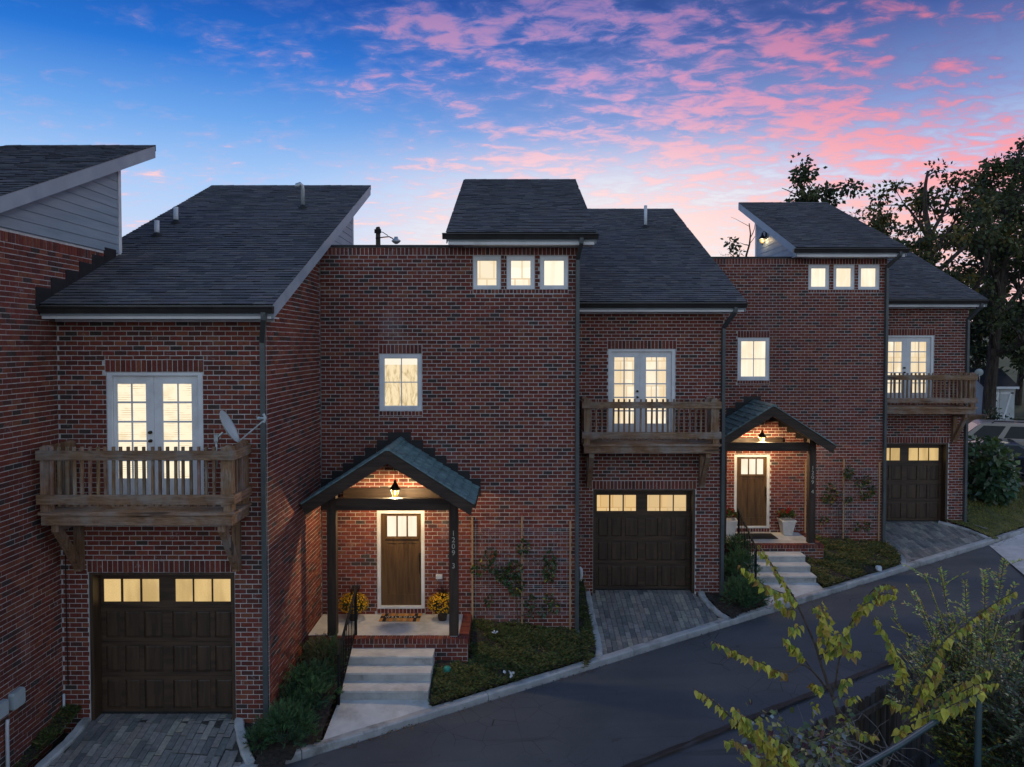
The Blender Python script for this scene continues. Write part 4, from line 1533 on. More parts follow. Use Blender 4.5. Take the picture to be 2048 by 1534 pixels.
def lantern(name, label, top, zc, hang, cat='lantern', power=700.0, wall=None):
    """hanging or wall lantern; zc is the middle of the glass"""
    x, y = top[0], top[1]
    T = thing(name, label, cat, (x, y, zc), 'porch lanterns' if hang else None)
    mb = MB()
    mb.lathe(x, y, [(.012, zc + .26), (.03, zc + .24), (.035, zc + .19), (.06, zc + .150), (.105, zc + .085), (.118, zc + .055), (.095, zc + .052), (.0, zc + .06)], 14)
    mb.build('lantern_cap', M['bronze'], T, True)
    mb = MB()
    mb.lathe(x, y, [(.062, zc + .058), (.076, zc + .03), (.074, zc - .03), (.042, zc - .095)], 14)
    mb.build('lantern_glass', M['lantern'], T, True)
    mb = MB()
    for k in range(5):
        a = 2 * pi * k / 5 + .5
        mb.tube([(x + .072 * cos(a), y + .072 * sin(a), zc + .094), (x + .085 * cos(a), y + .085 * sin(a), zc + .03), (x + .045 * cos(a), y + .045 * sin(a), zc - .10)], .0055, 4)
    mb.lathe(x, y, [(.040, zc - .097), (.036, zc - .11), (.02, zc - .125), (.010, zc - .15), (0, zc - .155)], 12)
    if hang:
        mb.tube([(x, y, zc + .25), (x, y, top[2])], .007, 5)
        mb.lathe(x, y, [(.05, top[2]), (.05, top[2] - .02), (.01, top[2] - .035)], 10)
    else:
        mb.tube([(x, y, zc + .25), (x + wall * .5, y, zc + .33), (x + wall, y, zc + .22)], .011, 6)
        mb.lathe(x + wall * .96, y, [(.001, zc + .30), (.045, zc + .29), (.045, zc + .10), (.001, zc + .09)], 8)
    mb.build('lantern_cage', M['bronze'], T)
    mb = MB()
    mb.lathe(x, y, [(0, zc - .06), (.018, zc - .05), (.024, zc - .005), (.015, zc + .04), (0, zc + .06)], 10)
    mb.build('bulb', M['bulb'], T, True)
    l = bpy.data.lights.new('lantern_light', 'POINT')
    l.energy = power
    l.color = (1, .71, .37)
    l.shadow_soft_size = .03
    lo = bpy.data.objects.new('lantern_light', l)
    COL.objects.link(lo)
    lo.location = (x, y, zc + .028)
    adopt(lo, T)
    return T


# ------------------------------------------------------------------ the three houses
D2, D3, D4 = (-9.41, -5.65, -.37), (0, 0, 0), (9.60, 5.68, .41)
H2 = townhouse(2, D2, 'leftmost brick townhouse, a satellite dish on its balcony, its porch out of the picture', 3.56)
H3 = townhouse(3, D3, 'middle brick townhouse numbered 1209 3 with a lit porch and two yellow flower pots', 3.59)
H4 = townhouse(4, D4, 'furthest brick townhouse numbered 1209 4 with the wall lamp on its siding', 3.59)
porch(H3, (('1', 1067), ('2', 1080), ('0', 1093), ('9', 1106), ('3', 1132)), 3)
porch(H4, (('1', 1067), ('2', 1080), ('0', 1093), ('9', 1106), ('4', 1132)), 4)

for H, D, who, lab in ((H3, D3, 3, 'lit brown lantern in the porch gable above the striped mat and yellow mums'), (H4, D4, 4, 'lit brown lantern in the porch gable above the white planters')):
    ax, az = P(774.7, 897, YCF)
    yl = 15.72
    lantern('porch_lantern', lab, (ax + D[0], yl + D[1], az + D[2] - .12), Zat(984, yl) + D[2], True)
# wall lantern on the siding of the far house
xw = XBL + D4[0] - .16
yw = xw * F / (1522.5 - PX)
lantern('wall_lantern', 'lit brass wall lamp on the grey siding above the far parapet', (xw, yw, 0), P(1522, 481, yw)[1], False, power=30.0, wall=.14)

# roof pipes
def roof_at(px, py, D, zf):
    d = ray(px, py)
    lo, hi = 5.0, 60.0
    for _ in range(50):
        t = (lo + hi) / 2
        p_ = Vector((0, 0, ZC)) + d * t
        if p_.y < D[1] + LO['y0'] or p_.z > zf(p_.y - D[1]) + D[2]:
            lo = t
        else:
            hi = t
    return Vector((0, 0, ZC)) + d * lo


for D, H, lst in ((D2, H2, ((314, 473, 441, 'p'), (352, 447, 414, 'p'), (606, 417, 369, 'g'))), (D3, H3, ((1291, 455, 411, 'p'),))):
    for px_, pyb, pyt, kd in lst:
        p = roof_at(px_, pyb, D, loz)
        zt = P(px_, pyt, p.y)[1]
        mb = MB()
        if kd == 'p':
            mb.tube([(p.x, p.y, p.z - .05), (p.x, p.y, zt)], .052, 12)
        else:
            mb.tube([(p.x, p.y, p.z - .05), (p.x, p.y, zt - .12), (p.x - .015, p.y - .02, zt - .04), (p.x - .06, p.y - .05, zt), (p.x - .11, p.y - .08, zt - .03), (p.x - .12, p.y - .085, zt - .09)], [.05, .05, .052, .055, .06, .062], 12)
        vp = mb.build('vent_pipe', M['pvc'] if kd == 'p' else M['galv'], H['T'], True)
        mb = MB()
        mb.lathe(p.x, p.y, [(.115, p.z - .05), (.115, p.z + .02), (.075, p.z + .06), (.058, p.z + .085), (.05, p.z + .085)], 12)
        mb.build('pipe_boot', M['rubber'], vp, True)

# ------------------------------------------------------------------ steps, handrails, mats, pots
ST = []
z1_ = ZPT - (ZPT - 0) * 0
zt1 = P(1030, 1296, YPF)[1]
e = YPF
zz = zt1
for top_f, bot in ((1313, 1330), (1346, 1363), (1382, 1400)):
    yf = Q(1030, top_f, zz)[1]
    zl = P(1030, bot, yf)[1]
    ST.append((e, yf, zz))
    e, zz = yf, zl
ZWALK, YWALK = zz, e
SX0, SX1 = -3.32, -1.64
for D, lab in ((D3, 'pale concrete steps up to the porch with the yellow flower pots'), (D4, 'pale concrete steps up to the porch with the white planters')):
    T = thing('front_steps', lab, 'steps', ((SX0 + SX1) / 2 + D[0], YWALK + D[1], ZWALK + D[2]), 'porch steps')
    for i, (yb_, yf, z) in enumerate(ST):
        mb = MB()
        zlo = ST[i + 1][2] if i + 1 < len(ST) else ZWALK
        mb.box(SX0 + D[0], SX1 + D[0], yf + .016 + D[1], YPF + .010 + D[1], zlo - (.25 if i == 2 else .0) + D[2], z - .035 + D[2])
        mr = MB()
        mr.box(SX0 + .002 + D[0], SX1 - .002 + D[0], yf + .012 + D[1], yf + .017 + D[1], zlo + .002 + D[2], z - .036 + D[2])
        mr.build('riser', M['kerb'], T)  # dirtier, darker concrete, also puts the risers' shade into the colour
        mb.box(SX0 - .004 + D[0], SX1 + .004 + D[0], yf + D[1], (YPF + .010 if i == 0 else ST[i - 1][1] + .016) + D[1], z - .035 + D[2], z + D[2])
        o_ = mb.build('step', M['concrete'], T)
    # handrail
    T = thing('handrail', 'black iron handrail beside the steps to ' + ('the yellow flower pots' if D is D3 else 'the white planters'), 'railing', (SX0 + D[0], YWALK + D[1], ZWALK + D[2]), 'porch handrails')
    hx = SX0 + .03 + D[0]
    yb_, yf = YPF + .22 + D[1], YWALK - .14 + D[1]
    zb_, zf = ZPT + D[2], ZWALK - .02 + D[2]
    mb = MB()
    mb.box(hx - .021, hx + .021, yb_ - .021, yb_ + .021, zb_, zb_ + .95)
    mb.build('rail_post', M['iron'], T)
    mb = MB()
    mb.box(hx - .021, hx + .021, yf - .021, yf + .021, zf, zf + .93)
    mb.build('rail_post', M['iron'], T)
    mb = MB()
    mb.beam((hx, yb_ + .03, zb_ + .965), (hx, yf - .05, zf + .95), .05, .028)
    mb.build('top_rail', M['iron'], T)
    mb = MB()
    mb.beam((hx, yb_ - .02, zb_ + .12), (hx, yf + .02, zf + .12), .028, .022)
    mb.build('bottom_rail', M['iron'], T)
    for i in range(1, 11):
        t = i / 11
        yy = yb_ + (yf - yb_) * t
        zz_ = zb_ + (zf - zb_) * t
        mb = MB()
        mb.box(hx - .008, hx + .008, yy - .008, yy + .008, zz_ + .13, zz_ + .95)
        mb.build('baluster', M['iron'], T)

# doormats
def mat3():
    cx, cy = Q(801, 1236, ZPT)[0], (Q(801, 1227.5, ZPT)[1] + Q(801, 1244, ZPT)[1]) / 2
    w, d = .88, .46
    T = thing('doormat', 'striped coir doormat with a WELCOME band before the door of house 1209 3', 'doormat', (cx, cy, ZPT))
    cols = ((.42, .20, .055), (.52, .27, .085), (.30, .16, .06), (.50, .20, .05), (.26, .17, .075), (.46, .24, .07))
    n = 12
    mb = MB()
    for i in range(n):
        a = cx - w / 2 + w * i / n
        c_ = (.018, .016, .014) if i in (1, 10) else cols[i % len(cols)]
        mb.box(a, a + w / n, cy - d / 2, cy + d / 2, ZPT + .002, ZPT + .016, c_)
    mm = surf('coir', (.8, .8, .8), (1.2, 1.2, 1.2), 120, .95, 200, .6, .003, use_tint=True)
    mb.build('mat', mm, T)
    mb = MB()
    mb.box(cx - w / 2, cx + w / 2, cy - .065, cy + .065, ZPT + .0165, ZPT + .0185, (.015, .014, .013))
    mb.build('mat_band', mm, T)
    me = text_mesh('W E L C O M E', .105, M['whiteletter'], .0008)
    place('lettering', me, T, Matrix.Translation((cx, cy, ZPT + .0195)))


mat3()
cx, cy = Q(801, 1236, ZPT)[0] + D4[0], Q(801, 1241, ZPT)[1] + D4[1]
mb = MB()
mb.box(cx - .62, cx + .50, cy - .40, cy + .22, ZPT + D4[2] + .002, ZPT + D4[2] + .014)
o = mb.build('doormat', M['rubber'])
tag(o, 'plain dark rubber doormat before the door of house 1209 4', 'doormat')


def mum(cx, cy, z, lab):
    T = thing('potted_mum', lab, 'potted plant', (cx, cy, z), 'pots of yellow mums')
    mb = MB()
    mb.lathe(cx, cy, [(0, z + .005), (.085, z + .004), (.12, z + .19), (.135, z + .19), (.135, z + .22), (.115, z + .22), (.10, z + .17)], 16)
    mb.build('flower_pot', M['pot'], T, True)
    mb, ml = MB(), MB()
    for i in range(680):
        v = rv()
        if v.z < -.55:
            continue
        r = R.uniform(.86, 1.04)
        p = Vector((cx, cy, z + .36)) + Vector((v.x * .325, v.y * .30, v.z * .235)) * r
        c_ = jit((.80, .46, .012), .25)
        k = R.uniform(.016, .026)
        u = v.cross(rv()).normalized()
        w = v.cross(u)
        for q_ in range(5):
            a = 2 * pi * q_ / 5
            mb.leaf(p, (u * cos(a) + w * sin(a)) * .8 + v * .5, v.cross(u * cos(a) + w * sin(a)).normalized(), k, k, c_)
    for i in range(700):
        v = rv()
        p = Vector((cx, cy, z + .36)) + Vector((v.x * .31, v.y * .29, v.z * .22)) * R.uniform(.4, .95)
        d = (v + rv(.6)).normalized()
        ml.leaf(p, d, d.cross(rv()).normalized(), .05, .025, jit((.035, .055, .015), .3))
    ml.build('foliage', M['leaf'], T)
    mb.build('blossoms', M['petal'], T)
    mg = MB()
    for i in range(90):
        a, e_ = R.uniform(0, 2 * pi), R.uniform(.25, .7)
        d = Vector((cos(a) * e_, sin(a) * e_, 1)).normalized()
        p = Vector((cx + R.uniform(-.05, .05), cy + .05 + R.uniform(-.05, .05), z + .48))
        mg.leaf(p, d, d.cross(Vector((0, 0, 1))).normalized(), R.uniform(.18, .36), .012, jit((.028, .016, .018), .3))
    mg.build('grass_blades', M['leaf'], T)


p = Q(707, 1240, ZPT)
mum(p[0], p[1], ZPT, 'pot of yellow mums left of the door, behind the handrail')
p = Q(885, 1240, ZPT)
mum(p[0], p[1], ZPT, 'pot of yellow mums right of the door, behind the numbered post')


def planter(cx, cy, z, lab):
    T = thing('white_planter', lab, 'potted plant', (cx, cy, z), 'white planters with red flowers')
    mb = MB()
    a, b, h_ = .125, .20, .44
    mb.hexa([(cx - a, cy - a, z + .004), (cx + a, cy - a, z + .004), (cx + a, cy + a, z + .004), (cx - a, cy + a, z + .004),
             (cx - b, cy - b, z + h_), (cx + b, cy - b, z + h_), (cx + b, cy + b, z + h_), (cx - b, cy + b, z + h_)])
    mb.hexa([(cx - b - .02, cy - b - .02, z + h_ - .03), (cx + b + .02, cy - b - .02, z + h_ - .03), (cx + b + .02, cy + b + .02, z + h_ - .03), (cx - b - .02, cy + b + .02, z + h_ - .03),
             (cx - b - .02, cy - b - .02, z + h_ + .012), (cx + b + .02, cy - b - .02, z + h_ + .012), (cx + b + .02, cy + b + .02, z + h_ + .012), (cx - b - .02, cy + b + .02, z + h_ + .012)])
    mb.build('pot', M['whitepot'], T)
    ml, mf = MB(), MB()
    for i in range(170):
        v = rv()
        p = Vector((cx, cy, z + h_ + .10)) + Vector((v.x * .24, v.y * .24, abs(v.z) * .20)) * R.uniform(.5, 1)
        d = (v + Vector((0, 0, .4)) + rv(.7)).normalized()
        ml.leaf(p, d, d.cross(rv()).normalized(), .085, .075, jit((.07, .10, .025), .35))
    for i in range(7):
        v = rv()
        c_ = Vector((cx + v.x * .22, cy + v.y * .2, z + h_ + .12 + abs(v.z) * .22))
        for k in range(26):
            d = rv()
            mf.leaf(c_ + d * .03, d, d.cross(rv()).normalized(), .032, .03, jit((.42, .012, .02), .3))
    ml.build('foliage', M['leaf'], T)
    mf.build('blossoms', M['petal'], T)


z4 = ZPT + D4[2]
p = Q(1573, 1069, z4)
planter(p[0], min(p[1] + .1, YT + D4[1] - .28), z4, 'white square planter of red geraniums right of the dark doormat')
p = Q(1459, 1070, z4)
planter(p[0], min(p[1] + .1, YT + D4[1] - .28), z4, 'white square planter of red flowers left of the door, half behind the downspout')

# outlet by the middle door, hose hook by the middle garage
mb = MB()
r_ = rect(872, 1148, 885, 1157, YT)
mb.box(r_[0], r_[1], YT - .05, YT - .006, r_[2], r_[3])
mb.box(r_[0] + .01, r_[1] - .01, YT - .058, YT - .05, r_[2] + .01, r_[3] - .01)
tag(mb.build('outlet_box', M['pvc']), 'small white outlet box on the brick between door and numbered post', 'outlet')
mb = MB()
hp = lambda px, py: (P(px, py, YW - .06)[0], YW - .06, P(px, py, YW - .06)[1])
mb.tube([hp(1159.5, 1134), hp(1162, 1139), hp(1162.5, 1150), hp(1161, 1160), hp(1160, 1167)], [.03, .045, .045, .035, .03], 8)
mb.tube([hp(1155, 1164), hp(1165, 1164)], .02, 6)
tag(mb.build('hose_hook', M['pvc'], None, True), 'white curved hose hook on the brick left of the middle garage door', 'hook')

# ------------------------------------------------------------------ meter boxes on the left side wall
xs = XTR + .07 + D2[0] + .012


def on_side(px, py):
    d = ray(px, py)
    t = xs / d.x
    return d.y * t, ZC + d.z * t


def sidebox(px0, px1, py0, py1, dep, name, lab, rnd):
    ya, za = on_side(px0, (py0 + py1) / 2 + 4)
    yb_, zb_ = on_side(px1, (py0 + py1) / 2 - 4)
    h_ = (py1 - py0) / F * (ya + yb_) / 2 * .86
    zc = (za + zb_) / 2
    T = thing(name, lab, 'utility box', (xs, (ya + yb_) / 2, zc), None)
    mb = MB()
    k = .03 if rnd else .008
    prof = [(ya, zc - h_ / 2 + k), (ya + k, zc - h_ / 2), (yb_ - k, zc - h_ / 2), (yb_, zc - h_ / 2 + k), (yb_, zc + h_ / 2 - k), (yb_ - k, zc + h_ / 2), (ya + k, zc + h_ / 2), (ya, zc + h_ / 2 - k)]
    mb.prism([(xs, y, z) for y, z in prof], (dep * .8, 0, 0))
    mb.build('housing', M['box'], T)
    mb = MB()
    c_ = (sum(q[0] for q in prof) / 8, sum(q[1] for q in prof) / 8)
    mb.prism([(xs + dep * .8 + .001, c_[0] + (y - c_[0]) * .93, c_[1] + (z - c_[1]) * .95) for y, z in prof], (dep * .25, 0, 0))
    mb.build('cover', M['box'], T)
    return T, ya, yb_, zc, h_


T1, ya, yb_, zc, h_ = sidebox(16, 42, 1377, 1417, .075, 'utility_box', 'rounded grey box on the left brick wall, nearer the garage', True)
T1, ya, yb_, zc, h_ = sidebox(-22, 7, 1404, 1440, .085, 'utility_box', 'square grey box at the edge of the picture with a conduit below', False)
mb = MB()
y1_, z1_ = on_side(9, 1452)
mb.tube([(xs + .05, y1_, z1_ + .1), (xs + .04, y1_, z1_), (xs + .035, y1_, z1_ - 1.6)], .028, 8)
mb.build('conduit', M['pvc'], T1, True)
mb = MB()
y1_, z1_ = on_side(122, 1389)
y2_, z2_ = on_side(123, 1432)
mb.tube([(xs + .04, 12.94, P(126, 1388, 12.94)[1]), (xs + .04, 12.94, P(126, 1436, 12.94)[1] - .1)], .022, 8)
tag(mb.build('drain_pipe', M['pvc'], None, True), 'short white pipe in the brick corner left of the left garage', 'pipe')
mb = MB()
mb.tube([(xs + .09, 12.975, P(128, 1060, 12.97)[1]), (xs + .09, 12.975, P(130, 1230, 12.97)[1]), (xs + .10, 12.975, P(130, 1370, 12.97)[1])], .009, 5)
tag(mb.build('cable', M['rubber']), 'thin black cable running down the brick corner under the left balcony', 'cable')

# ------------------------------------------------------------------ satellite dishes
def dish(cx, cy, z_base, sc, lab, yaw, mast_h):
    T = thing('satellite_dish', lab, 'satellite dish', (cx, cy, z_base), 'satellite dishes on balconies')
    Rz = Matrix.Rotation(yaw, 3, 'Z')
    loc = lambda x, y, z: Vector((cx, cy, z_base)) + Rz @ Vector((x * sc, y * sc, z * sc))
    mb = MB()
    mb.tube([loc(0, 0, 0), loc(0, 0, mast_h)], .022 * sc, 8)
    mb.build('mast', M['galv'], T, True)
    mb = MB()
    for a, b in (((-.035, -.035, mast_h - .10), (.035, .035, mast_h + .03)),):
        p = [loc(x, y, z) for z in (a[2], b[2]) for x, y in ((a[0], a[1]), (b[0], a[1]), (b[0], b[1]), (a[0], b[1]))]
        mb.hexa(p)
    mb.tube([loc(.03, 0, mast_h - .02), loc(.12, 0, mast_h + .06)], .024 * sc, 6)
    mb.build('mast_bracket', M['galv'], T)
    # reflector: dish facing +x, tilted up
    c_ = Vector((.17, 0, mast_h + .14))
    n_ = Vector((cos(radians(27)), 0, sin(radians(27))))
    u = Vector((0, 1, 0))
    w = n_.cross(u)
    mb = MB()
    ring = 18
    rs = [0, .1, .2, .27, .30]
    front = []
    for r in rs:
        for k in range(ring):
            a = 2 * pi * k / ring
            q_ = c_ + u * (r * cos(a)) + w * (r * 1.1 * sin(a)) + n_ * (r * r * .9)
            front.append(loc(*q_))
    mb.v = [tuple(v) for v in front] + [tuple(v - (Rz @ n_) * .012 * sc) for v in front]
    N = len(front)
    for i in range(len(rs) - 1):
        for k in range(ring):
            a, b = i * ring + k, i * ring + (k + 1) % ring
            mb.f.append((a, a + ring, b + ring, b))
            mb.f.append((N + a, N + b, N + b + ring, N + a + ring))
    for k in range(ring):
        a, b = (len(rs) - 1) * ring + k, (len(rs) - 1) * ring + (k + 1) % ring
        mb.f.append((a, N + a, N + b, b))
    mb.c = [(1, 1, 1)] * len(mb.f)
    mb.build('reflector', M['box'], T, True)
    foot = c_ - w * .33 * (1 if w.z > 0 else -1) + n_ * .06
    tip = foot + Vector((.46, 0, .39))
    mb = MB()
    mb.tube([loc(*foot), loc(*tip)], .014 * sc, 6)
    mb.build('feed_arm', M['galv'], T)
    mb = MB()
    t2 = tip
    mb.tube([loc(*(t2 + Vector((.01, 0, -.03)))), loc(*(t2 + Vector((.035, 0, .05)))), loc(*(t2 + Vector((.0, 0, .13))))], .024 * sc, 6)
    mb.tube([loc(*(t2 + Vector((.02, 0, .05)))), loc(*(t2 + Vector((-.07, 0, .05))))], .02 * sc, 6)
    mb.tube([loc(*(t2 + Vector((-.07, 0, .05)))), loc(*(t2 + Vector((-.10, 0, .05))))], .032 * sc, 6)
    mb.build('feed_horn', M['box'], T)


yd_ = H2['YF'] + D2[1] + .05
xd, zd = P(432, 905, yd_)
zt_ = P(432, 872, yd_)[1]
dish(xd, yd_ + .02, zd - .25, .90, 'grey satellite dish on the corner of the left balcony, facing right', radians(7), (zt_ - zd + .25) / .90)
yd_ = H4['YF'] + D4[1] + .3
xd, zd = P(1956, 752, yd_)
mb_ = dish(xd + .05, yd_, zd - .2, .42, 'small satellite dish at the outer corner of the far balcony', radians(70), .55)

# ------------------------------------------------------------------ trellises and climbers
for D, pxs, lab, leaves in (
        (D3, (945, 1044, 1140), 'wire trellis on three pine stakes against the middle house wall',
         ((1046, 1092, .16), (981, 1107, .14), (957, 1132, .17), (985, 1130, .10), (1030, 1133, .20), (1018, 1150, .20), (1004, 1146, .16), (1034, 1165, .20), (1030, 1175, .14), (1099, 1112, .15), (1100, 1125, .15), (1098, 1140, .14), (1099, 1152, .11), (979, 1198, .09), (1062, 1200, .14), (1098, 1195, .10), (1110, 1210, .14), (1085, 1222, .08), (1062, 1225, .06))),
        (D4, (944, 1046, 1141), 'wire trellis on pine stakes against the far house wall',
         ((1056, 1062, .16), (1054, 1070, .14), (1008, 1105, .12), (1018, 1125, .13), (995, 1134, .12), (1005, 1142, .10), (1056, 1140, .10), (1088, 1095, .14), (1105, 1086, .12), (1110, 1120, .13), (1120, 1112, .12), (1095, 1128, .10), (992, 1195, .12), (1080, 1212, .09), (1105, 1210, .11)))):
    yt_ = YT + D[1]
    X_ = lambda px, py: P(px, py, YT)[0] + D[0]
    Z_ = lambda py: Zat(py, YT) + D[2]
    T = thing('trellis', lab, 'trellis', (X_(1044, 1250), yt_ - .06, Z_(1255)), 'wire trellises')
    for i, px_ in enumerate(pxs):
        if D is D4 and i == 0:
            pass
        mb = MB()
        t_ = (1034, 1031, 1040)[i]
        x = X_(px_, 1150)
        mb.box(x - .02, x + .02, yt_ - .058, yt_ - .02, Z_((1256, 1257, 1264)[i]) - .1, Z_(t_))
        mb.build('stake', M['stake'], T)
    xa, xb = X_(pxs[0], 1150), X_(pxs[-1], 1150)
    for py in (1058, 1066, 1076, 1084, 1097, 1105, 1117, 1126, 1138, 1150, 1159, 1171, 1180, 1192, 1203, 1213, 1224):
        mb = MB()
        mb.tube([(xa, yt_ - .064, Z_(py)), ((xa + xb) / 2, yt_ - .064, Z_(py) - .004), (xb, yt_ - .064, Z_(py))], .0035, 4)
        mb.build('wire', M['galv'], T)
    n = 15
    for k in range(n):
        x = xa + (xb - xa) * (k + .5) / n
        mb = MB()
        mb.tube([(x, yt_ - .071, Z_(1226)), (x, yt_ - .071, Z_(1056))], .0030, 4)
        mb.build('wire', M['galv'], T)
    T2 = thing('climbing_plant', 'sparse climbing plant on the trellis of the ' + ('middle' if D is D3 else 'far') + ' house', 'climbing plant', (X_(1034, 1250), yt_ - .1, Z_(1255)), 'climbers on the trellises')
    mb = MB()
    root = Vector((X_(1034, 1255), yt_ - .10, Z_(1258) - .05))
    trunk = [root, root + Vector((.01, 0, .35)), Vector((X_(1032, 1190), yt_ - .09, Z_(1190))), Vector((X_(1030, 1150), yt_ - .09, Z_(1150))), Vector((X_(1042, 1110), yt_ - .09, Z_(1110))), Vector((X_(1047, 1085), yt_ - .09, Z_(1085)))]
    mb.tube(trunk, [.012, .011, .009, .008, .006, .004], 6)
    for px_, py, r in leaves:
        t = Vector((X_(px_, py), yt_ - .085, Z_(py)))
        s_ = min(trunk, key=lambda q_: (q_ - t).length)
        mb.tube([s_, (s_ + t) / 2 + Vector((0, 0, .03)), t], .004, 4)
    mb.build('stem', M['twig'], T2)
    mb = MB()
    for px_, py, r in leaves:
        c_ = Vector((X_(px_, py), yt_ - .11, Z_(py)))
        for k in range(int(250 * r)):
            v = rv()
            p = c_ + Vector((v.x * r * .62, v.y * .05, v.z * r * .78))
            d = (Vector((v.x, -.5, v.z - .2)) + rv(.7)).normalized()
            col = jit((.035, .075, .022), .40)
            if R.random() < (.05 if D is D3 else .10):
                col = jit((.30, .24, .03), .2)
            mb.leaf(p, d, d.cross(rv()).normalized(), R.uniform(.07, .12), R.uniform(.04, .065), col)
    mb.build('leaves', M['gloss_leaf'], T2)

# ------------------------------------------------------------------ ground, road, kerb, paths, driveways
from mathutils.geometry import tessellate_polygon


def structure(o):
    o['kind'] = 'structure'
    return o


RW = 6.1                                  # road depth measured along Y


def fence_d(x):
    return -6.9 + .31 * (x - 4.6)


def terrain(x, y):
    d = y - kerbY(x)
    if d > -.35:
        return ground(x, y) - (.17 if d < .5 else .45 if d < 5 else .11 if d > 7 else .45 - .17 * (d - 5))
    z = kerbZ(x) - .34
    dd = -d - RW - 1.0
    if dd > 0:
        z += min(1.45, .62 * dd)
    return z


xs_ = [-400, -200, -100, -60, -40, -30] + [-24 + .6 * i for i in range(95)] + [36, 40, 46, 54, 64, 80, 110, 160, 260, 420]
ys_ = [-300, -120, -60, -30, -15, -8] + [-4 + .6 * i for i in range(75)] + [42, 46, 52, 60, 70, 85, 110, 150, 220, 320, 480]
mb = MB()
nx = len(xs_)
mb.v = [(x, y, terrain(x, y) + (.02 * sin(x * 3.1) * cos(y * 2.7) if abs(x) < 60 else 0)) for y in ys_ for x in xs_]
for j in range(len(ys_) - 1):
    for i in range(nx - 1):
        a = j * nx + i
        mb.f.append((a, a + 1, a + nx + 1, a + nx))
mb.c = [(1, 1, 1)] * len(mb.f)
structure(mb.build('ground', M['soil']))

# far grassy slope behind the last house
mb = MB()
n = 26
pts = []
for j in range(n + 1):
    for i in range(n + 1):
        x, y = 16 + i * 4.2, 40 + j * 4.0
        rise = .050 * max(0, y - 44) + .030 * max(0, x - 26)
        pts.append((x, y, ground(x, y) - .05 + min(rise, 3.6) + .12 * sin(x * .5) * sin(y * .37)))
mb.v = pts
for j in range(n):
    for i in range(n):
        a = j * (n + 1) + i
        mb.f.append((a, a + 1, a + n + 2, a + n + 1))
mb.c = [(1, 1, 1)] * len(mb.f)
structure(mb.build('hill', M['hill'], None, True))


def hill_z(x, y):
    if y < 40 or x < 16:
        return ground(x, y)
    return ground(x, y) - .05 + min(.050 * max(0, y - 44) + .030 * max(0, x - 26), 3.6)


def strip(fn_a, fn_b, x0, x1, n, name, mat, zf):
    mb = MB()
    for i in range(n + 1):
        x = x0 + (x1 - x0) * i / n
        for fn in (fn_a, fn_b):
            px_, py_ = fn(x)
            mb.v.append((px_, py_, zf(px_, py_)))
    for i in range(n):
        a = 2 * i
        mb.f.append((a, a + 2, a + 3, a + 1))
    mb.c = [(1, 1, 1)] * len(mb.f)
    return structure(mb.build(name, mat))


NRM = Vector((-.577, 1)).normalized()     # towards the houses
road_z = lambda x, y: kerbZ(x) - .10
strip(lambda x: (x - NRM.x * 8.2, kerbY(x) - NRM.y * 8.2), lambda x: (x, kerbY(x) - .05), -22, 48, 70, 'road', M['asphalt'], lambda x, y: kerbZ(x if abs(y - kerbY(x)) < 1 else x + NRM.x * 8.2) - .10)
# worn tar seam running along the road, and the pale concrete apron at the right
s0, s1 = Gd(1330, 1503, road_z), Gd(1850, 1296, road_z)
mb = MB()
prev = None
for i in range(41):
    t = -.15 + 1.3 * i / 40
    c_ = s0.lerp(s1, t)
    w = .035 * (0.4 + abs(sin(i * .9)) + .8 * math.exp(-((t - .32) / .12) ** 2)) + R.uniform(0, .012)
    nrm = Vector((-(s1 - s0).y, (s1 - s0).x, 0)).normalized()
    a, b = c_ + nrm * w, c_ - nrm * w
    a.z, b.z = road_z(a.x, a.y) + .005, road_z(b.x, b.y) + .005
    if prev:
        mb.quad([prev[1], b, a, prev[0]])
    prev = (a, b)
structure(mb.build('road_seam', M['tar']))
ap = [Gd(*q_, road_z) for q_ in ((1978, 1091), (2044, 1068), (2200, 1020), (2330, 1190), (2060, 1160))]
mb = MB()
mb.quad([(p_.x, p_.y, road_z(p_.x, p_.y) + .006) for p_ in ap][::-1])
structure(mb.build('road_apron', M['concrete']))


def sweep_kerb(path, w, hgt, zf, name, side=1, mat='kerb'):
    """kerb along path (2-D points); side=+1: body to the left of travel"""
    mb = MB()
    prof = [(0, -.35), (.012, hgt - .025), (.035, hgt), (w - .02, hgt + .004), (w, hgt - .02), (w, -.35)]
    k = len(prof)
    for i, p_ in enumerate(path):
        a, b = path[max(0, i - 1)], path[min(len(path) - 1, i + 1)]
        d = Vector((b[0] - a[0], b[1] - a[1])).normalized()
        n_ = Vector((-d.y, d.x)) * side
        for u, v in prof:
            q_ = Vector(p_[:2]) + n_ * (u + .006 * sin(i * 1.7 + u * 30))
            mb.v.append((q_.x, q_.y, zf(p_[0], p_[1]) + v + .004 * sin(i * 2.3 + u * 9)))
    for i in range(len(path) - 1):
        for j in range(k - 1):
            a = i * k + j
            f = (a, a + k, a + k + 1, a + 1)
            mb.f.append(f if side > 0 else f[::-1])
    mb.f.append(tuple(range(k)))
    mb.f.append(tuple(range((len(path) - 1) * k, len(path) * k))[::-1])
    mb.c = [(1, 1, 1)] * len(mb.f)
    return structure(mb.build(name, M[mat]))


def smooth(pts, n=6):
    out = []
    p = [Vector(q_) for q_ in pts]
    for i in range(len(p) - 1):
        a, b, c_, d = p[max(i - 1, 0)], p[i], p[i + 1], p[min(i + 2, len(p) - 1)]
        for k in range(n):
            t = k / n
            out.append(.5 * ((2 * b) + (c_ - a) * t + (2 * a - 5 * b + 4 * c_ - d) * t * t + (3 * b - a - 3 * c_ + d) * t ** 3))
    out.append(p[-1])
    return out


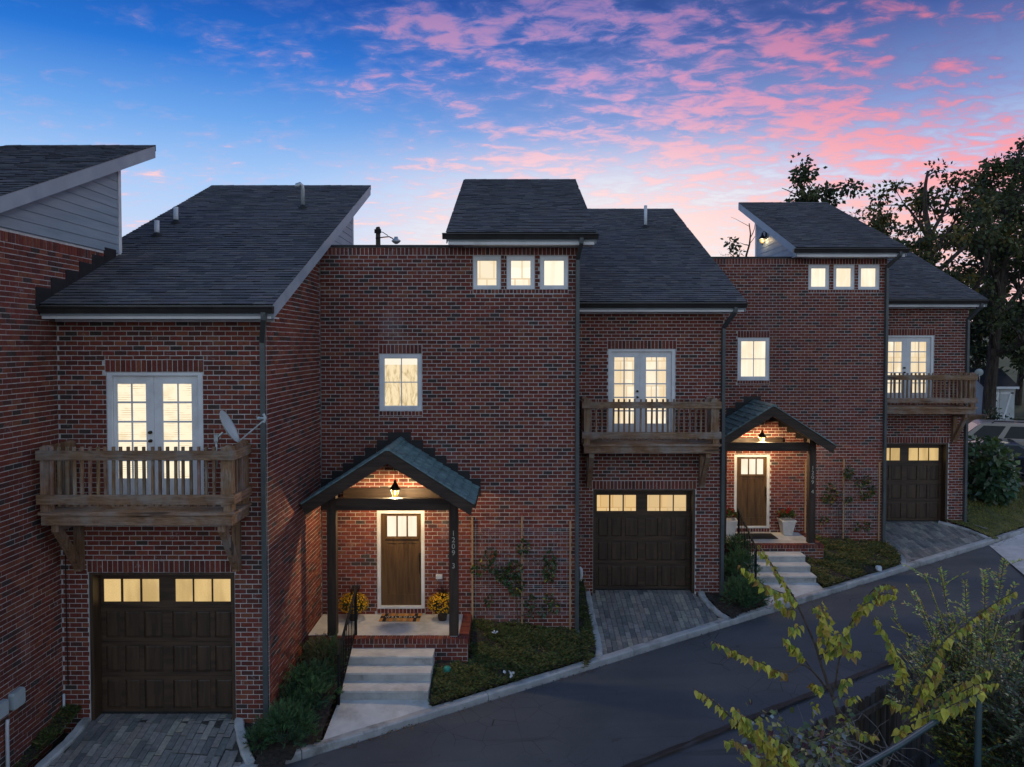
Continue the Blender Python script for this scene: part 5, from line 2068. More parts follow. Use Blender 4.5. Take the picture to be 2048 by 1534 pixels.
x = -16.0
while x < 40:                               # the road kerb was cast in lengths of about three metres
    L = 3.1
    sweep_kerb([(x + (L - .012) * i / 8, kerbY(x + (L - .012) * i / 8)) for i in range(9)], .19, .115, lambda a, b: kerbZ(a) - .10, 'kerb')
    x += L


def sub(px, D):
    """pixel of the middle house's drive -> local point"""
    p = Gd(*px)
    return (p.x - D[0], p.y - D[1])


# side kerbs of the drives, local to the middle house
KL3 = [(P(1184, 1180, YW)[0] - .03, YW - .012)] + [sub(q_, D3) for q_ in ((1190, 1212), (1199, 1255), (1206, 1295), (1203, 1318), (1185, 1338))]
KR3 = [(P(1392, 1180, YW)[0] + .03, YW - .012)] + [sub(q_, D3) for q_ in ((1403, 1198), (1424, 1220), (1450, 1238), (1476, 1251))]
KL2 = [(P(186, 1424, 13.0)[0] - .02 - D2[0], YW - .012)] + [sub(q_, D2) for q_ in ((150, 1462), (105, 1506), (62, 1550), (20, 1600))]
KR2 = [(P(466, 1424, 13.0)[0] + .02 - D2[0], YW - .012)] + [sub(q_, D2) for q_ in ((468, 1460), (476, 1497), (492, 1530), (520, 1560), (548, 1566))]
KR4 = [(P(1889, 1040, 23.88)[0] + .05 - D4[0], YW - .012)] + [sub(q_, D4) for q_ in ((1920, 1053), (1955, 1068), (1985, 1081))]
KL4 = [(P(1770, 1078, 23.88)[0] - D4[0], YW - .012)] + [sub(q_, D4) for q_ in ((1782, 1088), (1800, 1102), (1812, 1117), (1812, 1133))]


def along(path, y, D):
    """x of the side kerb at depth y (local)"""
    ps = sorted(path, key=lambda q_: -q_[1])
    for a, b in zip(ps, ps[1:]):
        if a[1] >= y >= b[1]:
            t = (a[1] - y) / max(1e-6, a[1] - b[1])
            return a[0] + (b[0] - a[0]) * t
    return ps[0][0] if y > ps[0][1] else ps[-1][0]


PAVC = [jit(c_, .12) for c_ in ((.205, .194, .178), (.225, .212, .192), (.176, .170, .160), (.262, .235, .206), (.290, .258, .222), (.142, .140, .134), (.215, .196, .174)) for _ in range(3)]
mb = MB()
k = .03
mb.hexa([(0, 0, 0), (1, 0, 0), (1, 1, 0), (0, 1, 0), (k, k * .6, 1), (1 - k, k * .6, 1), (1 - k, 1 - k * .6, 1), (k, 1 - k * .6, 1)], skip=(0,))
PAVM = []
for c_ in PAVC:
    mb.c = [c_] * len(mb.f)
    PAVM.append(mb.mesh('paver', M['paver']))


def drive(D, KL, KR, GX):
    def dzf(x, y):                           # world
        yk = kerbY(x) + .19
        yw = YW + D[1]
        t = max(0.0, min(1.0, (yw - y) / max(.1, yw - yk)))
        return (GFL + D[2] - .02) * (1 - t) + (kerbZ(x) - .0) * t
    base = MB()
    nY = 24
    ylo = min(kerbY(D[0] + KL[-1][0]), kerbY(D[0] + KR[-1][0])) - D[1] - .1
    rows = []
    cells = []
    step, wd = .285, .122
    xa, xb = min(q_[0] for q_ in KL) - .2, max(q_[0] for q_ in KR) + .2
    x = xa
    c = 0
    while x < xb:
        y = YW + .24
        first = True
        while y > ylo:
            l = R.choice((.14, .21, .285, .36)) if first else R.choice((.285, .36, .36, .43))
            first = False
            x0, x1, y1, y0 = x + D[0], x + wd + D[0], y + D[1], y - l + D[1]
            mx, my = (x0 + x1) / 2, (y0 + y1) / 2
            lo_x, hi_x = along(KL, my - D[1], D) + D[0], along(KR, my - D[1], D) + D[0]
            if my - D[1] > YW - .02:
                lo_x, hi_x = GX[0] + D[0] + .03, GX[1] + D[0] - .03
            yk = kerbY(mx) + .12
            if y1 > yk + .03 and x1 > lo_x + .02 and x0 < hi_x - .02:
                cells.append((max(x0, lo_x - .05), min(x1, hi_x + .05), max(y0, yk), y1))
            y -= l
        x += wd
        c += 1
    # joint-sand bed under the pavers
    cols = sorted({round(c_[0], 4) for c_ in cells})
    yy = [ylo + (YW + .3 - ylo) * i / 30 for i in range(31)]
    for i in range(30):
        ya, yb = yy[i], yy[i + 1]
        ym = (ya + yb) / 2
        if ym > YW - .01:
            l_, r_ = GX
        else:
            l_, r_ = along(KL, ym, D) - .04, along(KR, ym, D) + .04
        l_, r_ = l_ + D[0], r_ + D[0]
        m_ = 8
        for j in range(m_):
            a, b = l_ + (r_ - l_) * j / m_, l_ + (r_ - l_) * (j + 1) / m_
            if kerbY(max(a, b)) + .06 > ya + D[1]:
                continue
            base.quad([(u, v + D[1], dzf(u, v + D[1]) - .014) for u, v in ((a, ya), (b, ya), (b, yb), (a, yb))])
    ob = structure(base.build('driveway', M['joint']))
    for x0, x1, y0, y1 in cells:
        g_ = .004
        w_, l = x1 - x0 - g_, y1 - y0 - g_
        if w_ < .02 or l < .03:
            continue
        z00, z10, z01 = dzf(x0, y0), dzf(x1, y0), dzf(x0, y1)
        z0 = z00 - .03 + R.uniform(-.002, .002)
        U_ = Vector((w_, 0, z10 - z00))
        N_ = U_.cross(Vector((0, l, z01 - z00))).normalized()
        V_ = N_.cross(U_.normalized()) * l
        mw = Matrix(((U_.x, V_.x, N_.x * .03, x0), (U_.y, V_.y, N_.y * .03, y0), (U_.z, V_.z, N_.z * .03, z0), (0, 0, 0, 1)))
        place('paver', R.choice(PAVM), ob, mw)
    for KP, sd in ((KL, -1), (KR, 1)):
        pth = [(q_.x + D[0], q_.y + D[1]) for q_ in smooth([(a, b, 0) for a, b in KP])]
        pth = [q_ for q_ in pth if q_[1] > kerbY(q_[0]) + .05]
        if len(pth) > 2:
            sweep_kerb(pth, .17, .075, lambda a, b: dzf(a, b) - .02, 'drive_kerb', 1 if sd > 0 else -1)
    return dzf


gd_ = rect(1186, 978.5, 1390, 1178, YW)
DZ2 = drive(D2, KL2, KR2, (gd_[0], gd_[1]))
DZ3 = drive(D3, KL3, KR3, (gd_[0], gd_[1]))
DZ4 = drive(D4, KL4, KR4, (gd_[0], gd_[1]))

# walks from the steps to the kerb
for D in (D3, D4):
    mb = MB()
    xa, xb = SX0 + D[0], SX1 + D[0] + .03
    for i in range(6):
        ts = (i / 6, (i + 1) / 6)
        q_ = []
        for t in ts:
            for x_, ex in ((xa - .02 * t, 0), (xb + .06 * t, 0)):
                yk = kerbY(x_) + .18
                y_ = YWALK + D[1] + .01 + (yk - YWALK - D[1] - .01) * t
                q_.append((x_, y_, (ZWALK + D[2]) * (1 - t) + (kerbZ(x_) + .018) * t))
        mb.quad([q_[0], q_[2], q_[3], q_[1]])
        if i == 5:
            pass
    # edges with real depth
    e_ = []
    structure(mb.build('walkway', M['concrete'], None, True))
    mb = MB()
    for x_, s_ in ((xa, -1), (xb, 1)):
        q_ = [(x_, YWALK + D[1] + .01, ZWALK + D[2]), (x_ + (.06 if s_ > 0 else -.02), kerbY(x_) + .18, kerbZ(x_) + .018)]
        f = [q_[0], q_[1], (q_[1][0], q_[1][1], q_[1][2] - .14), (q_[0][0], q_[0][1], q_[0][2] - .14)]
        mb.quad(f if s_ < 0 else f[::-1])
    structure(mb.build('walkway_edge', M['concrete']))

# parking lot behind the last house with its own kerb
pk = [Gd(1990, 972), Gd(2110, 1006)]
lot_z = lambda x, y: hill_z(x, y) - .06
mb = MB()
q_ = [(15.6, 27.2), (24, 25.2), (44, 33), (44, 37.2), (15.6, 37.2)]
mb.quad([(a, b, 0) for a, b in q_])
mb = MB()
n = 14
for j in range(n):
    for i in range(n):
        f = []
        for u, v in ((i, j), (i + 1, j), (i + 1, j + 1), (i, j + 1)):
            s_, t_ = u / n, v / n
            x_ = 15.6 + 28 * s_
            y0_, y1_ = 27.6 + (x_ - 17) * .25, 37.0
            y_ = y0_ + (y1_ - y0_) * t_
            f.append((x_, y_, ground(x_, y_) + .02))
        mb.quad(f)
structure(mb.build('parking_lot', M['asphalt']))
sweep_kerb([(15.6 + 28 * i / 12, 27.45 + (15.6 + 28 * i / 12 - 17) * .25) for i in range(13)], .15, .14, lambda a, b: ground(a, b), 'parking_kerb', 1)

# ------------------------------------------------------------------ planting
from mathutils.geometry import intersect_point_tri_2d


def in_poly(x, y, poly):
    c = False
    n = len(poly)
    j = n - 1
    for i in range(n):
        xi, yi, xj, yj = poly[i][0], poly[i][1], poly[j][0], poly[j][1]
        if (yi > y) != (yj > y) and x < (xj - xi) * (y - yi) / (yj - yi) + xi:
            c = not c
        j = i
    return c


def bed(poly, name, mat, zoff=0.0, cell=.085, zf=ground):
    mb = MB()
    x0, x1 = min(p_[0] for p_ in poly), max(p_[0] for p_ in poly)
    y0, y1 = min(p_[1] for p_ in poly), max(p_[1] for p_ in poly)
    idx = {}
    ni, nj = int((x1 - x0) / cell) + 1, int((y1 - y0) / cell) + 1

    def vid(i, j):
        if (i, j) not in idx:
            idx[i, j] = len(mb.v)
            a, b = x0 + i * cell, y0 + j * cell
            mb.v.append((a, b, zf(a, b) + zoff + .025 * sin(a * 7.3 + b * 3) * cos(b * 6.1)))
        return idx[i, j]
    for j in range(nj):
        for i in range(ni):
            if in_poly(x0 + (i + .5) * cell, y0 + (j + .5) * cell, poly):
                mb.f.append((vid(i, j), vid(i + 1, j), vid(i + 1, j + 1), vid(i, j + 1)))
                mb.c.append((1, 1, 1))
    return structure(mb.build(name, mat, None, True))


def scatter(poly, n, cols, name, zf=ground, L=(.05, .11), W=(.012, .03), up=.55, clump=1.8, hmax=.10, mat='leaf', thr=.42):
    mb = MB()
    x0, x1 = min(p_[0] for p_ in poly), max(p_[0] for p_ in poly)
    y0, y1 = min(p_[1] for p_ in poly), max(p_[1] for p_ in poly)
    from mathutils import noise as NZ
    k = 0
    tries = 0
    while k < n and tries < n * 12:
        tries += 1
        x, y = R.uniform(x0, x1), R.uniform(y0, y1)
        if not in_poly(x, y, poly):
            continue
        v = .5 + .5 * NZ.fractal(Vector((x * clump, y * clump, 3.3)), .6, 2.1, 4)
        if v < thr and R.random() > .18:
            continue
        a = R.uniform(0, 2 * pi)
        d = Vector((cos(a), sin(a), R.uniform(.1, 1.2) * up)).normalized()
        p_ = Vector((x, y, zf(x, y) + R.uniform(-.005, hmax) * v))
        c_ = jit(R.choice(cols), .3)
        mb.leaf(p_, d, d.cross(Vector((R.uniform(-.6, .6), R.uniform(-.9, .2), 1))).normalized(), R.uniform(*L), R.uniform(*W), c_)
        k += 1
    return mb.build(name, M[mat], None, kind='stuff')


pxp = lambda lst: [tuple(Gd(*q_)[:2]) for q_ in lst]
GC = ((.060, .095, .026), (.085, .120, .032), (.115, .130, .036), (.17, .14, .045), (.045, .070, .026))
# middle lawn bank
poly3 = [(SX1 + .06, kerbY(SX1 + .06) + .17), (SX1 + .04, YPF - .02), (XPR + .02, YPF - .02), (XPR + .02, YT - .03), (XTR + .02, YT - .03), (XTR + .04, YW - .04)] + \
        [(a - .19, b) for a, b in KL3 if True] 
kx = KL3[-1][0] - .1
poly3 += [(kx, kerbY(kx) + .17)]
bed(poly3, 'lawn', M['soil'], .03)
scatter(poly3, 26000, GC, 'ground_cover', hmax=.13)
poly4 = [(a + D4[0], b + D4[1]) for a, b in [(SX1 + .06, 0)][:0]]
xk = SX1 + D4[0] + .06
poly4 = [(xk + .05, kerbY(xk) + .17), (xk, YPF + D4[1] - .02), (XPR + D4[0] + .02, YPF + D4[1] - .02), (XPR + D4[0] + .02, YT + D4[1] - .03), (XTR + D4[0] + .02, YT + D4[1] - .03), (XTR + D4[0] + .1, YW + D4[1] - .04)] + \
        [(a + D4[0] - .19, b + D4[1]) for a, b in KL4]
kx = KL4[-1][0] + D4[0] - .1
poly4 += [(kx, kerbY(kx) + .17)]
bed(poly4, 'lawn', M['soil'], .03)
scatter(poly4, 21000, GC + ((.24, .19, .055), (.20, .17, .05)), 'ground_cover', hmax=.13, L=(.06, .13))
# juniper beds
bp3 = [(XTL + .03, YPF), (SX0 - .02, YPF - .0), (SX0 - .03, kerbY(SX0) + .17), (KR2[-1][0] + D2[0] + .1, kerbY(KR2[-1][0] + D2[0]) + .17)] + [(a + D2[0] + .2, b + D2[1]) for a, b in KR2[::-1]][1:] + [(XTL + .03, YW + D2[1])]
bed(bp3, 'planting_bed', M['soil'], .02)
bp4 = [(XWR + .02, YPF + D4[1]), (SX0 + D4[0] - .02, YPF + D4[1]), (SX0 + D4[0] - .03, kerbY(SX0 + D4[0]) + .17), (KR3[-1][0] + .1, kerbY(KR3[-1][0]) + .17)] + [(a + .2, b) for a, b in KR3[::-1]][1:] + [(XWR + .02, YW)]
bed(bp4, 'planting_bed', M['soil'], .02)
bl2 = [(xs + .02, 13.0 - .02), (xs + .02, kerbY(xs) + .24)] + [(a + D2[0] - .19, b + D2[1]) for a, b in KL2[::-1] if b + D2[1] > kerbY(a + D2[0] - .19) + .24]
bed(bl2, 'planting_bed', M['soil'], .02)
scatter(bl2, 2600, GC, 'ground_cover', hmax=.10, thr=.5)
MUL = ((.05, .035, .022), (.09, .065, .045), (.03, .022, .016))
scatter(bp3, 2600, MUL, 'mulch', hmax=.03, up=.15, L=(.03, .08), W=(.012, .02), thr=.2)
scatter(bp4, 2600, MUL, 'mulch', hmax=.03, up=.15, L=(.03, .08), W=(.012, .02), thr=.2)
# lawn right of the far house
xr = XWR + D4[0]
plr = [(KR4[-1][0] + D4[0] + .3, kerbY(KR4[-1][0] + D4[0] + .3) + .17), (24, kerbY(24) + .17), (30, 30.6), (17, 27.5), (15.6, 27.4), (xr + .02, 27.3), (xr + .02, YW + D4[1] - .05)] + [(a + D4[0] + .2, b + D4[1]) for a, b in KR4]
bed(plr, 'lawn', M['lawn'], .02, .10)
scatter(plr, 24000, ((.18, .20, .035), (.26, .24, .05), (.33, .28, .07), (.13, .155, .03)), 'grass', hmax=.03, L=(.05, .10), W=(.008, .016), up=1.6, thr=.25)
# dead leaves along the road edge
mb = MB()
for i in range(700):
    x = R.uniform(-3, 16)
    y = kerbY(x) - abs(R.gauss(0, .12)) - .02
    z = kerbZ(x) - .092
    a = R.uniform(0, 6.3)
    mb.leaf((x, y, z), (cos(a), sin(a), .15), (-sin(a), cos(a), .1), R.uniform(.02, .06), R.uniform(.015, .035), jit(R.choice(((.14, .07, .03), (.20, .12, .05), (.08, .045, .025))), .3))
mb.build('fallen_leaves', M['leaf'], None, kind='stuff')


def juniper(px, py, rx, ry, rz, lab, n=2600, cols=((.042, .095, .044), (.060, .130, .050), (.085, .160, .058))):
    c0 = Gd(px, py)
    T = thing('juniper_shrub', lab, 'shrub', c0, 'low juniper shrubs')
    mb = MB()
    lobes = []
    for i in range(16):
        v = rv()
        lobes.append((Vector((c0.x + v.x * rx * .62, c0.y + v.y * ry * .62, c0.z + .06 + abs(v.z) * rz * .66)), R.uniform(.28, .46)))
    for c_, r in lobes:
        base_col = R.choice(cols)
        for i in range(n // 46):
            v = rv()
            if v.z < -.4:
                continue
            out = (v + Vector((0, 0, .35)) + rv(.35)).normalized()
            p = c_ + Vector((v.x * rx, v.y * ry, v.z * rz)) * r * R.uniform(.35, 1.0)
            ln = R.uniform(.09, .20)
            sd_ = out.cross(rv()).normalized()
            col = jit(base_col, .35)
            for k in range(5):                # a frond of short needles
                t = k / 5
                q_ = p + out * ln * t
                for s_ in (-1, 1):
                    d = (out * .8 + sd_ * s_ * .75).normalized()
                    mb.leaf(q_, d, d.cross(rv()).normalized(), .055 * (1.1 - t * .6), .013, col)
            mb.leaf(p, out, sd_, ln * 1.15, .012, col)
    mb.build('foliage', M['leaf'], T)
    ms = MB()
    for i in range(7):
        v = rv()
        ms.tube([c0 + Vector((0, 0, -.1)), c0 + Vector((v.x * rx * .3, v.y * ry * .3, rz * .25)), c0 + Vector((v.x * rx * .6, v.y * ry * .6, rz * .5))], [.02, .014, .006], 5)
    ms.build('stems', M['twig'], T)


juniper(565, 1488, .62, .55, .62, 'juniper shrub nearest the left garage drive, lowest of the three by the steps', 3600)
juniper(618, 1402, .60, .55, .62, 'juniper shrub between two others left of the lower steps', 3400)
juniper(648, 1338, .50, .45, .55, 'juniper shrub with brownish tips against the brick porch base', 2600, ((.065, .110, .045), (.13, .12, .055), (.085, .125, .050)))
juniper(1489, 1206, .66, .55, .58, 'dark juniper shrub at the kerb between middle garage and far steps', 3400)
juniper(1478, 1150, .55, .50, .62, 'juniper shrub under the downspout beside the far handrail', 2600)
juniper(1470, 1108, .45, .45, .45, 'juniper shrub tucked against the brick base of the far porch', 1500)

# small things on the lawn
for px_, py, s_, lab in ((990, 1275, .09, 'white scrap of litter on the ground cover near the middle trellis'), (1016, 1358, .15, 'crumpled white litter low on the middle lawn bank')):
    c_ = Gd(px_, py)
    mb = MB()
    for k in range(9):
        v, w = rv(), rv()
        q0 = c_ + Vector((v.x * s_ * .5, v.y * s_ * .4, .10 + abs(v.z) * s_ * .3))
        u_ = w.cross(v).normalized()
        mb.quad([q0, q0 + v * s_ * .35, q0 + (v + u_) * s_ * .33, q0 + u_ * s_ * .3])
    tag(mb.build('litter', M['litter']), lab, 'litter')
c_ = Gd(894, 1346)
mb = MB()
mb.lathe(c_.x, c_.y, [(.075, c_.z - .04), (.075, c_.z + .10), (.06, c_.z + .13), (.0, c_.z + .14)], 14)
tag(mb.build('valve_lid', M['greenlid'], None, True), 'round green plastic valve lid in the ground cover right of the steps', 'lid')
c_ = Gd(1757, 1141)
mb = MB()
mb.lathe(c_.x, c_.y, [(.085, c_.z), (.085, c_.z + .10), (.06, c_.z + .13), (.0, c_.z + .135)], 14)
tag(mb.build('drain_dome', M['pvc'], None, True), 'white drain cap in the ground cover close to the far kerb', 'cap')

# ------------------------------------------------------------------ trees behind the houses
def tree(lab, x, y, top, spread, seed, cols, trunk_r=.22, ncl=190, leaf=.20, fork=.30, lean=(0, 0), per=22, zb=None, name='broadleaf_tree', gap=.0, first=.32, cl_r=.55):
    rs = random.Random(seed)
    z0 = (hill_z(x, y) if zb is None else zb) - .2
    T = thing(name, lab, 'tree', (x, y, z0), 'trees behind the row')
    H = top - z0
    mt, mc = MB(), MB()
    tips = []

    def rvec():
        while True:
            v = Vector((rs.uniform(-1, 1), rs.uniform(-1, 1), rs.uniform(-1, 1)))
            if .05 < v.length < 1:
                return v.normalized()

    def grow(p, d, L, r, lvl):
        n = 5 if lvl == 0 else 4
        pts, rad = [p], [r]
        q_ = p.copy()
        for i in range(n):
            d = (d + rvec() * (.10 if lvl == 0 else .24) + Vector((0, 0, .05))).normalized()
            q_ = q_ + d * (L / n)
            pts.append(q_.copy())
            rad.append(r * (1 - (.62 if lvl else .5) * (i + 1) / n))
        mt.tube(pts, rad, 7 if lvl < 2 else 4, cap=False)
        if lvl >= 3:
            tips.append((pts[-1], d))
            if rs.random() < .6:
                tips.append((pts[2], d))
            return
        kids = (10, 5, 4)[lvl]
        for i in range(kids):
            t = (first + (1 - first) * (i + rs.random()) / kids) if lvl == 0 else rs.uniform(.30, 1)
            k = min(int(t * n), n - 1)
            a = pts[k].lerp(pts[k + 1], t * n - k)
            side = rvec()
            side = (side - d * side.dot(d)).normalized()
            up = .9 if lvl == 0 else .4
            nd = (d * (.55 if lvl else .35) + side * 1.0 + Vector((0, 0, up * rs.random()))).normalized()
            ll = L * (.66, .56, .52)[lvl] * rs.uniform(.65, 1.1) * (1.15 - .55 * t if lvl == 0 else 1)
            if lvl == 0:
                ll *= spread
            grow(a, nd, ll, rad[k] * .55, lvl + 1)
        if lvl:
            tips.append((pts[-1], d))
        else:
            grow(pts[-1], d, L * .25, rad[-1], 2)

    grow(Vector((x, y, z0)), Vector((lean[0], lean[1], 1)).normalized(), H * .70, trunk_r, 0)
    kz = H / (max(t_[0].z for t_ in tips) + cl_r * .6 - z0)
    mt.v = [(a, b, z0 + (c_ - z0) * kz) for a, b, c_ in mt.v]
    tips = [(Vector((c_.x, c_.y, z0 + (c_.z - z0) * kz)), d) for c_, d in tips]
    rs.shuffle(tips)
    for c_, d in tips[:int(ncl * .62)]:
        if rs.random() < gap:
            continue
        col0 = rs.choice(cols)
        rr = cl_r * rs.uniform(.55, 1.2)
        for k in range(int(per * 1.25)):
            v = rvec()
            p = c_ + Vector((v.x, v.y, v.z * .7)) * rr * rs.uniform(.2, 1)
            dd = (v + Vector((0, 0, -.35)) + rvec() * .6).normalized()
            kk = 1 + rs.uniform(-.35, .35)
            s_ = dd.cross(rvec())
            if s_.length < .05:
                continue
            mc.leaf(p, dd, s_.normalized(), leaf * rs.uniform(.8, 1.5), leaf * rs.uniform(.6, 1.0), tuple(q_ * kk for q_ in col0))
    mt.build('trunk', M['bark'], T)
    mc.build('crown', M['leaf'], T)
    return T


DK = ((.045, .062, .026), (.060, .080, .030), (.078, .090, .032))
OL = ((.080, .095, .028), (.13, .12, .035), (.060, .078, .030), (.18, .14, .036))


def at(px, py, Y):
    return P(px, py, Y)


X_, Zt = at(1622, 312, 36)
tree('dense dark tree crown rising behind the far upper roof', X_, 36, Zt, .62, 5, DK, .24, 330, .20, per=26, first=.45)
X_, Zt = at(1765, 372, 38)
tree('tree with a bare upright trunk between the far roof and the big trees', X_, 38, Zt, .60, 12, OL, .20, 250, .19, per=22, first=.5)
X_, Zt = at(1880, 322, 35)
tree('large forked tree beyond the far roof slope, sky showing through its branches', X_, 35, Zt, .80, 23, DK + OL, .30, 360, .19, per=20, first=.38)
X_, Zt = at(1990, 296, 37)
tree('tallest tree at the right, dark and open crowned', X_ - .1, 37, Zt + .4, .72, 31, DK + OL[:1], .32, 370, .19, per=22, first=.30)
X_, Zt = at(2075, 300, 42)
tree('dark tree cut off by the right edge of the picture', X_, 42, Zt, .8, 44, DK, .3, 400, .20, per=24, first=.25)
X_, Zt = at(1962, 545, 41)
tree('lower bushy tree in front of the hill behind the shed', X_, 41, Zt, .75, 52, DK + ((.035, .055, .030),), .20, 300, .20, per=26, first=.16, name='bushy_tree')
X_, Zt = at(2040, 560, 46)
tree('lower bushy tree at the right edge beside the grassy slope', X_, 46, Zt, .8, 58, DK, .2, 280, .22, per=24, first=.25, name='bushy_tree')
X_, Zt = at(1496, 432, 37)
tree('thin tree showing twigs left of the far upper storey', X_, 37, Zt, .34, 61, DK, .12, 90, .17, per=14, first=.5, gap=.2, name='thin_tree', cl_r=.38)
X_, Zt = at(1414, 482, 37)
tree('small tree top peeping over the roof of the middle house', X_, 37, Zt, .40, 67, DK, .12, 90, .18, per=16, first=.5, name='thin_tree', cl_r=.38)
X_, Zt = at(1452, 500, 36)
tree('sparse twiggy sapling top above the far parapet', X_, 36, Zt, .22, 71, DK, .07, 30, .15, per=8, first=.6, gap=.3, name='thin_tree', cl_r=.3)
# wooded skyline far behind
mb = MB()
for i in range(5200):
    x = R.uniform(-150, 190)
    y = R.uniform(118, 150)
    hgt = 5.5 + 2.5 * sin(x * .13) + 1.6 * sin(x * .41 + 1)
    z = hill_z(x, y) + R.uniform(0, 1) ** .7 * hgt
    v = rv()
    mb.leaf((x, y, z), v, v.cross(rv()).normalized(), R.uniform(1.2, 2.6), R.uniform(1.0, 1.9), jit((.022, .032, .016), .4))
mb.build('distant_woods', M['leaf'], None, kind='stuff')

# ------------------------------------------------------------------ utility pole with lamp
Yp = 34.0
px0, zt = P(756, 454, Yp)
T = thing('utility_pole', 'wooden utility pole with a lamp arm above the middle parapet', 'utility pole', (px0, Yp, ground(px0, Yp)))
mb = MB()
mb.tube([(px0 + .05, Yp, ground(px0, Yp) - .3), (px0, Yp, zt - .05), (px0 - .01, Yp, zt)], [.14, .105, .08], 10)
mb.build('pole', M['bark'], T, True)
pp = lambda a, b: (P(a, b, Yp)[0], Yp - .10, P(a, b, Yp)[1])
mb = MB()
mb.tube([pp(752, 477), pp(768, 475), pp(779, 474), pp(785, 477), pp(789, 480)], .028, 6)
mb.tube([pp(752, 463), pp(766, 465), pp(777, 472)], .018, 5)
mb.build('lamp_arm', M['iron'], T)
mb = MB()
c_ = Vector(pp(793, 480))
mb.lathe(c_.x, c_.y, [(.0, c_.z + .14), (.08, c_.z + .13), (.10, c_.z + .03), (.20, c_.z - .03), (.21, c_.z - .06), (.16, c_.z - .12), (.06, c_.z - .19), (0, c_.z - .20)], 14)
mb.build('lamp_head', M['galv'], T, True)
mb = MB()
mb.box(px0 - .14, px0 + .16, Yp - .14, Yp - .10, P(756, 465, Yp)[1] - .05, P(756, 461, Yp)[1] + .04)
mb.build('arm_clamp', M['iron'], T)

# ------------------------------------------------------------------ shed, lumber
Ys = 37.5
sx, sz = P(1944, 836, Ys)[0], ground(23.5, Ys) - .1
fx0 = P(1968, 800, Ys)[0]
T = thing('garden_shed', 'pale shed with barn doors and a dark roof behind the parked cars', 'shed', ((fx0 + 1), Ys, sz))
fx1 = P(2029, 800, Ys)[0]
zt0 = P(1970, 772, Ys)[1]
zt1 = P(1945, 752, Ys)[1]
dpt = 2.6
mb = MB()
mb.box(fx0, fx1, Ys, Ys + dpt, sz, zt0)
mb.prism([(fx0, Ys, zt0 + .001), (fx0, Ys + dpt / 2, zt0 + .75), (fx0, Ys + dpt, zt0 + .001)], (fx1 - fx0, 0, 0))
mb.build('wall', M['shed'], T)
for sg in (0, 1):
    mb = MB()
    ya, yb_ = (Ys - .18, Ys + dpt / 2) if sg == 0 else (Ys + dpt + .18, Ys + dpt / 2)
    za, zb_ = zt0 - .08, zt0 + .79
    f = [(fx0 - .12, ya, za), (fx1 + .12, ya, za), (fx1 + .12, yb_, zb_), (fx0 - .12, yb_, zb_), (fx0 - .12, ya, za + .06), (fx1 + .12, ya, za + .06), (fx1 + .12, yb_, zb_ + .06), (fx0 - .12, yb_, zb_ + .06)]
    mb.hexa(f)
    mb.build('roof', M['flash'], T)
mb = MB()
mb.box(fx0 - .1, fx1 + .1, Ys - .2, Ys - .182, zt0 - .14, zt0 - .02)
mb.build('fascia_board', M['trim'], T)
md = (fx0 + fx1) / 2
for a, b in ((fx0 + .15, md - .01), (md + .01, fx1 - .15)):
    mb = MB()
    mb.box(a, b, Ys - .03, Ys - .002, sz + .1, zt0 - .15)
    d = mb.build('shed_door', M['shed'], T)
    mb = MB()
    mb.beam((a + .05, Ys - .04, sz + .25), (b - .05, Ys - .04, zt0 - .35), .02, .09, up=(0, 0, 1))
    for z in (sz + .7, zt0 - .4):
        mb.box(a + .03, b - .03, Ys - .042, Ys - .031, z, z + .09)
    mb.build('door_brace', M['trim'], d)
    for z in (sz + .72, zt0 - .38):
        mb = MB()
        xh = a if a < md - .2 else b
        mb.box(xh - .08, xh + .14 if a < md - .2 else xh + .08, Ys - .052, Ys - .043, z, z + .06)
        mb.build('hinge', M['iron'], d)
T = thing('lumber_stack', 'low stack of brown boards beside the pale shed', 'lumber', (fx0 - .5, Ys - 2, ground(fx0, Ys - 2)))
x0 = P(1936, 835, Ys - 2.2)[0]
x1 = P(1979, 835, Ys - 2.2)[0]
zb_ = ground(x0, Ys - 2.2)
zt_ = P(1950, 830, Ys - 2.2)[1]
nbd = 5
for i in range(nbd):
    mb = MB()
    z0 = zt_ - (nbd - i) * .09
    mb.box(x0 + R.uniform(-.05, .02), x1 + R.uniform(-.08, .05), Ys - 2.2 + R.uniform(-.03, .03), Ys - 1.3, z0, z0 + .085)
    mb.build('plank', M['wood_x'], T)
for xx_ in (x0 + .15, x1 - .15):
    mb = MB()
    mb.box(xx_ - .06, xx_ + .06, Ys - 2.15, Ys - 1.35, zb_ - .1, zt_ - nbd * .09 - .001)
    mb.build('trestle', M['wood_z'], T)

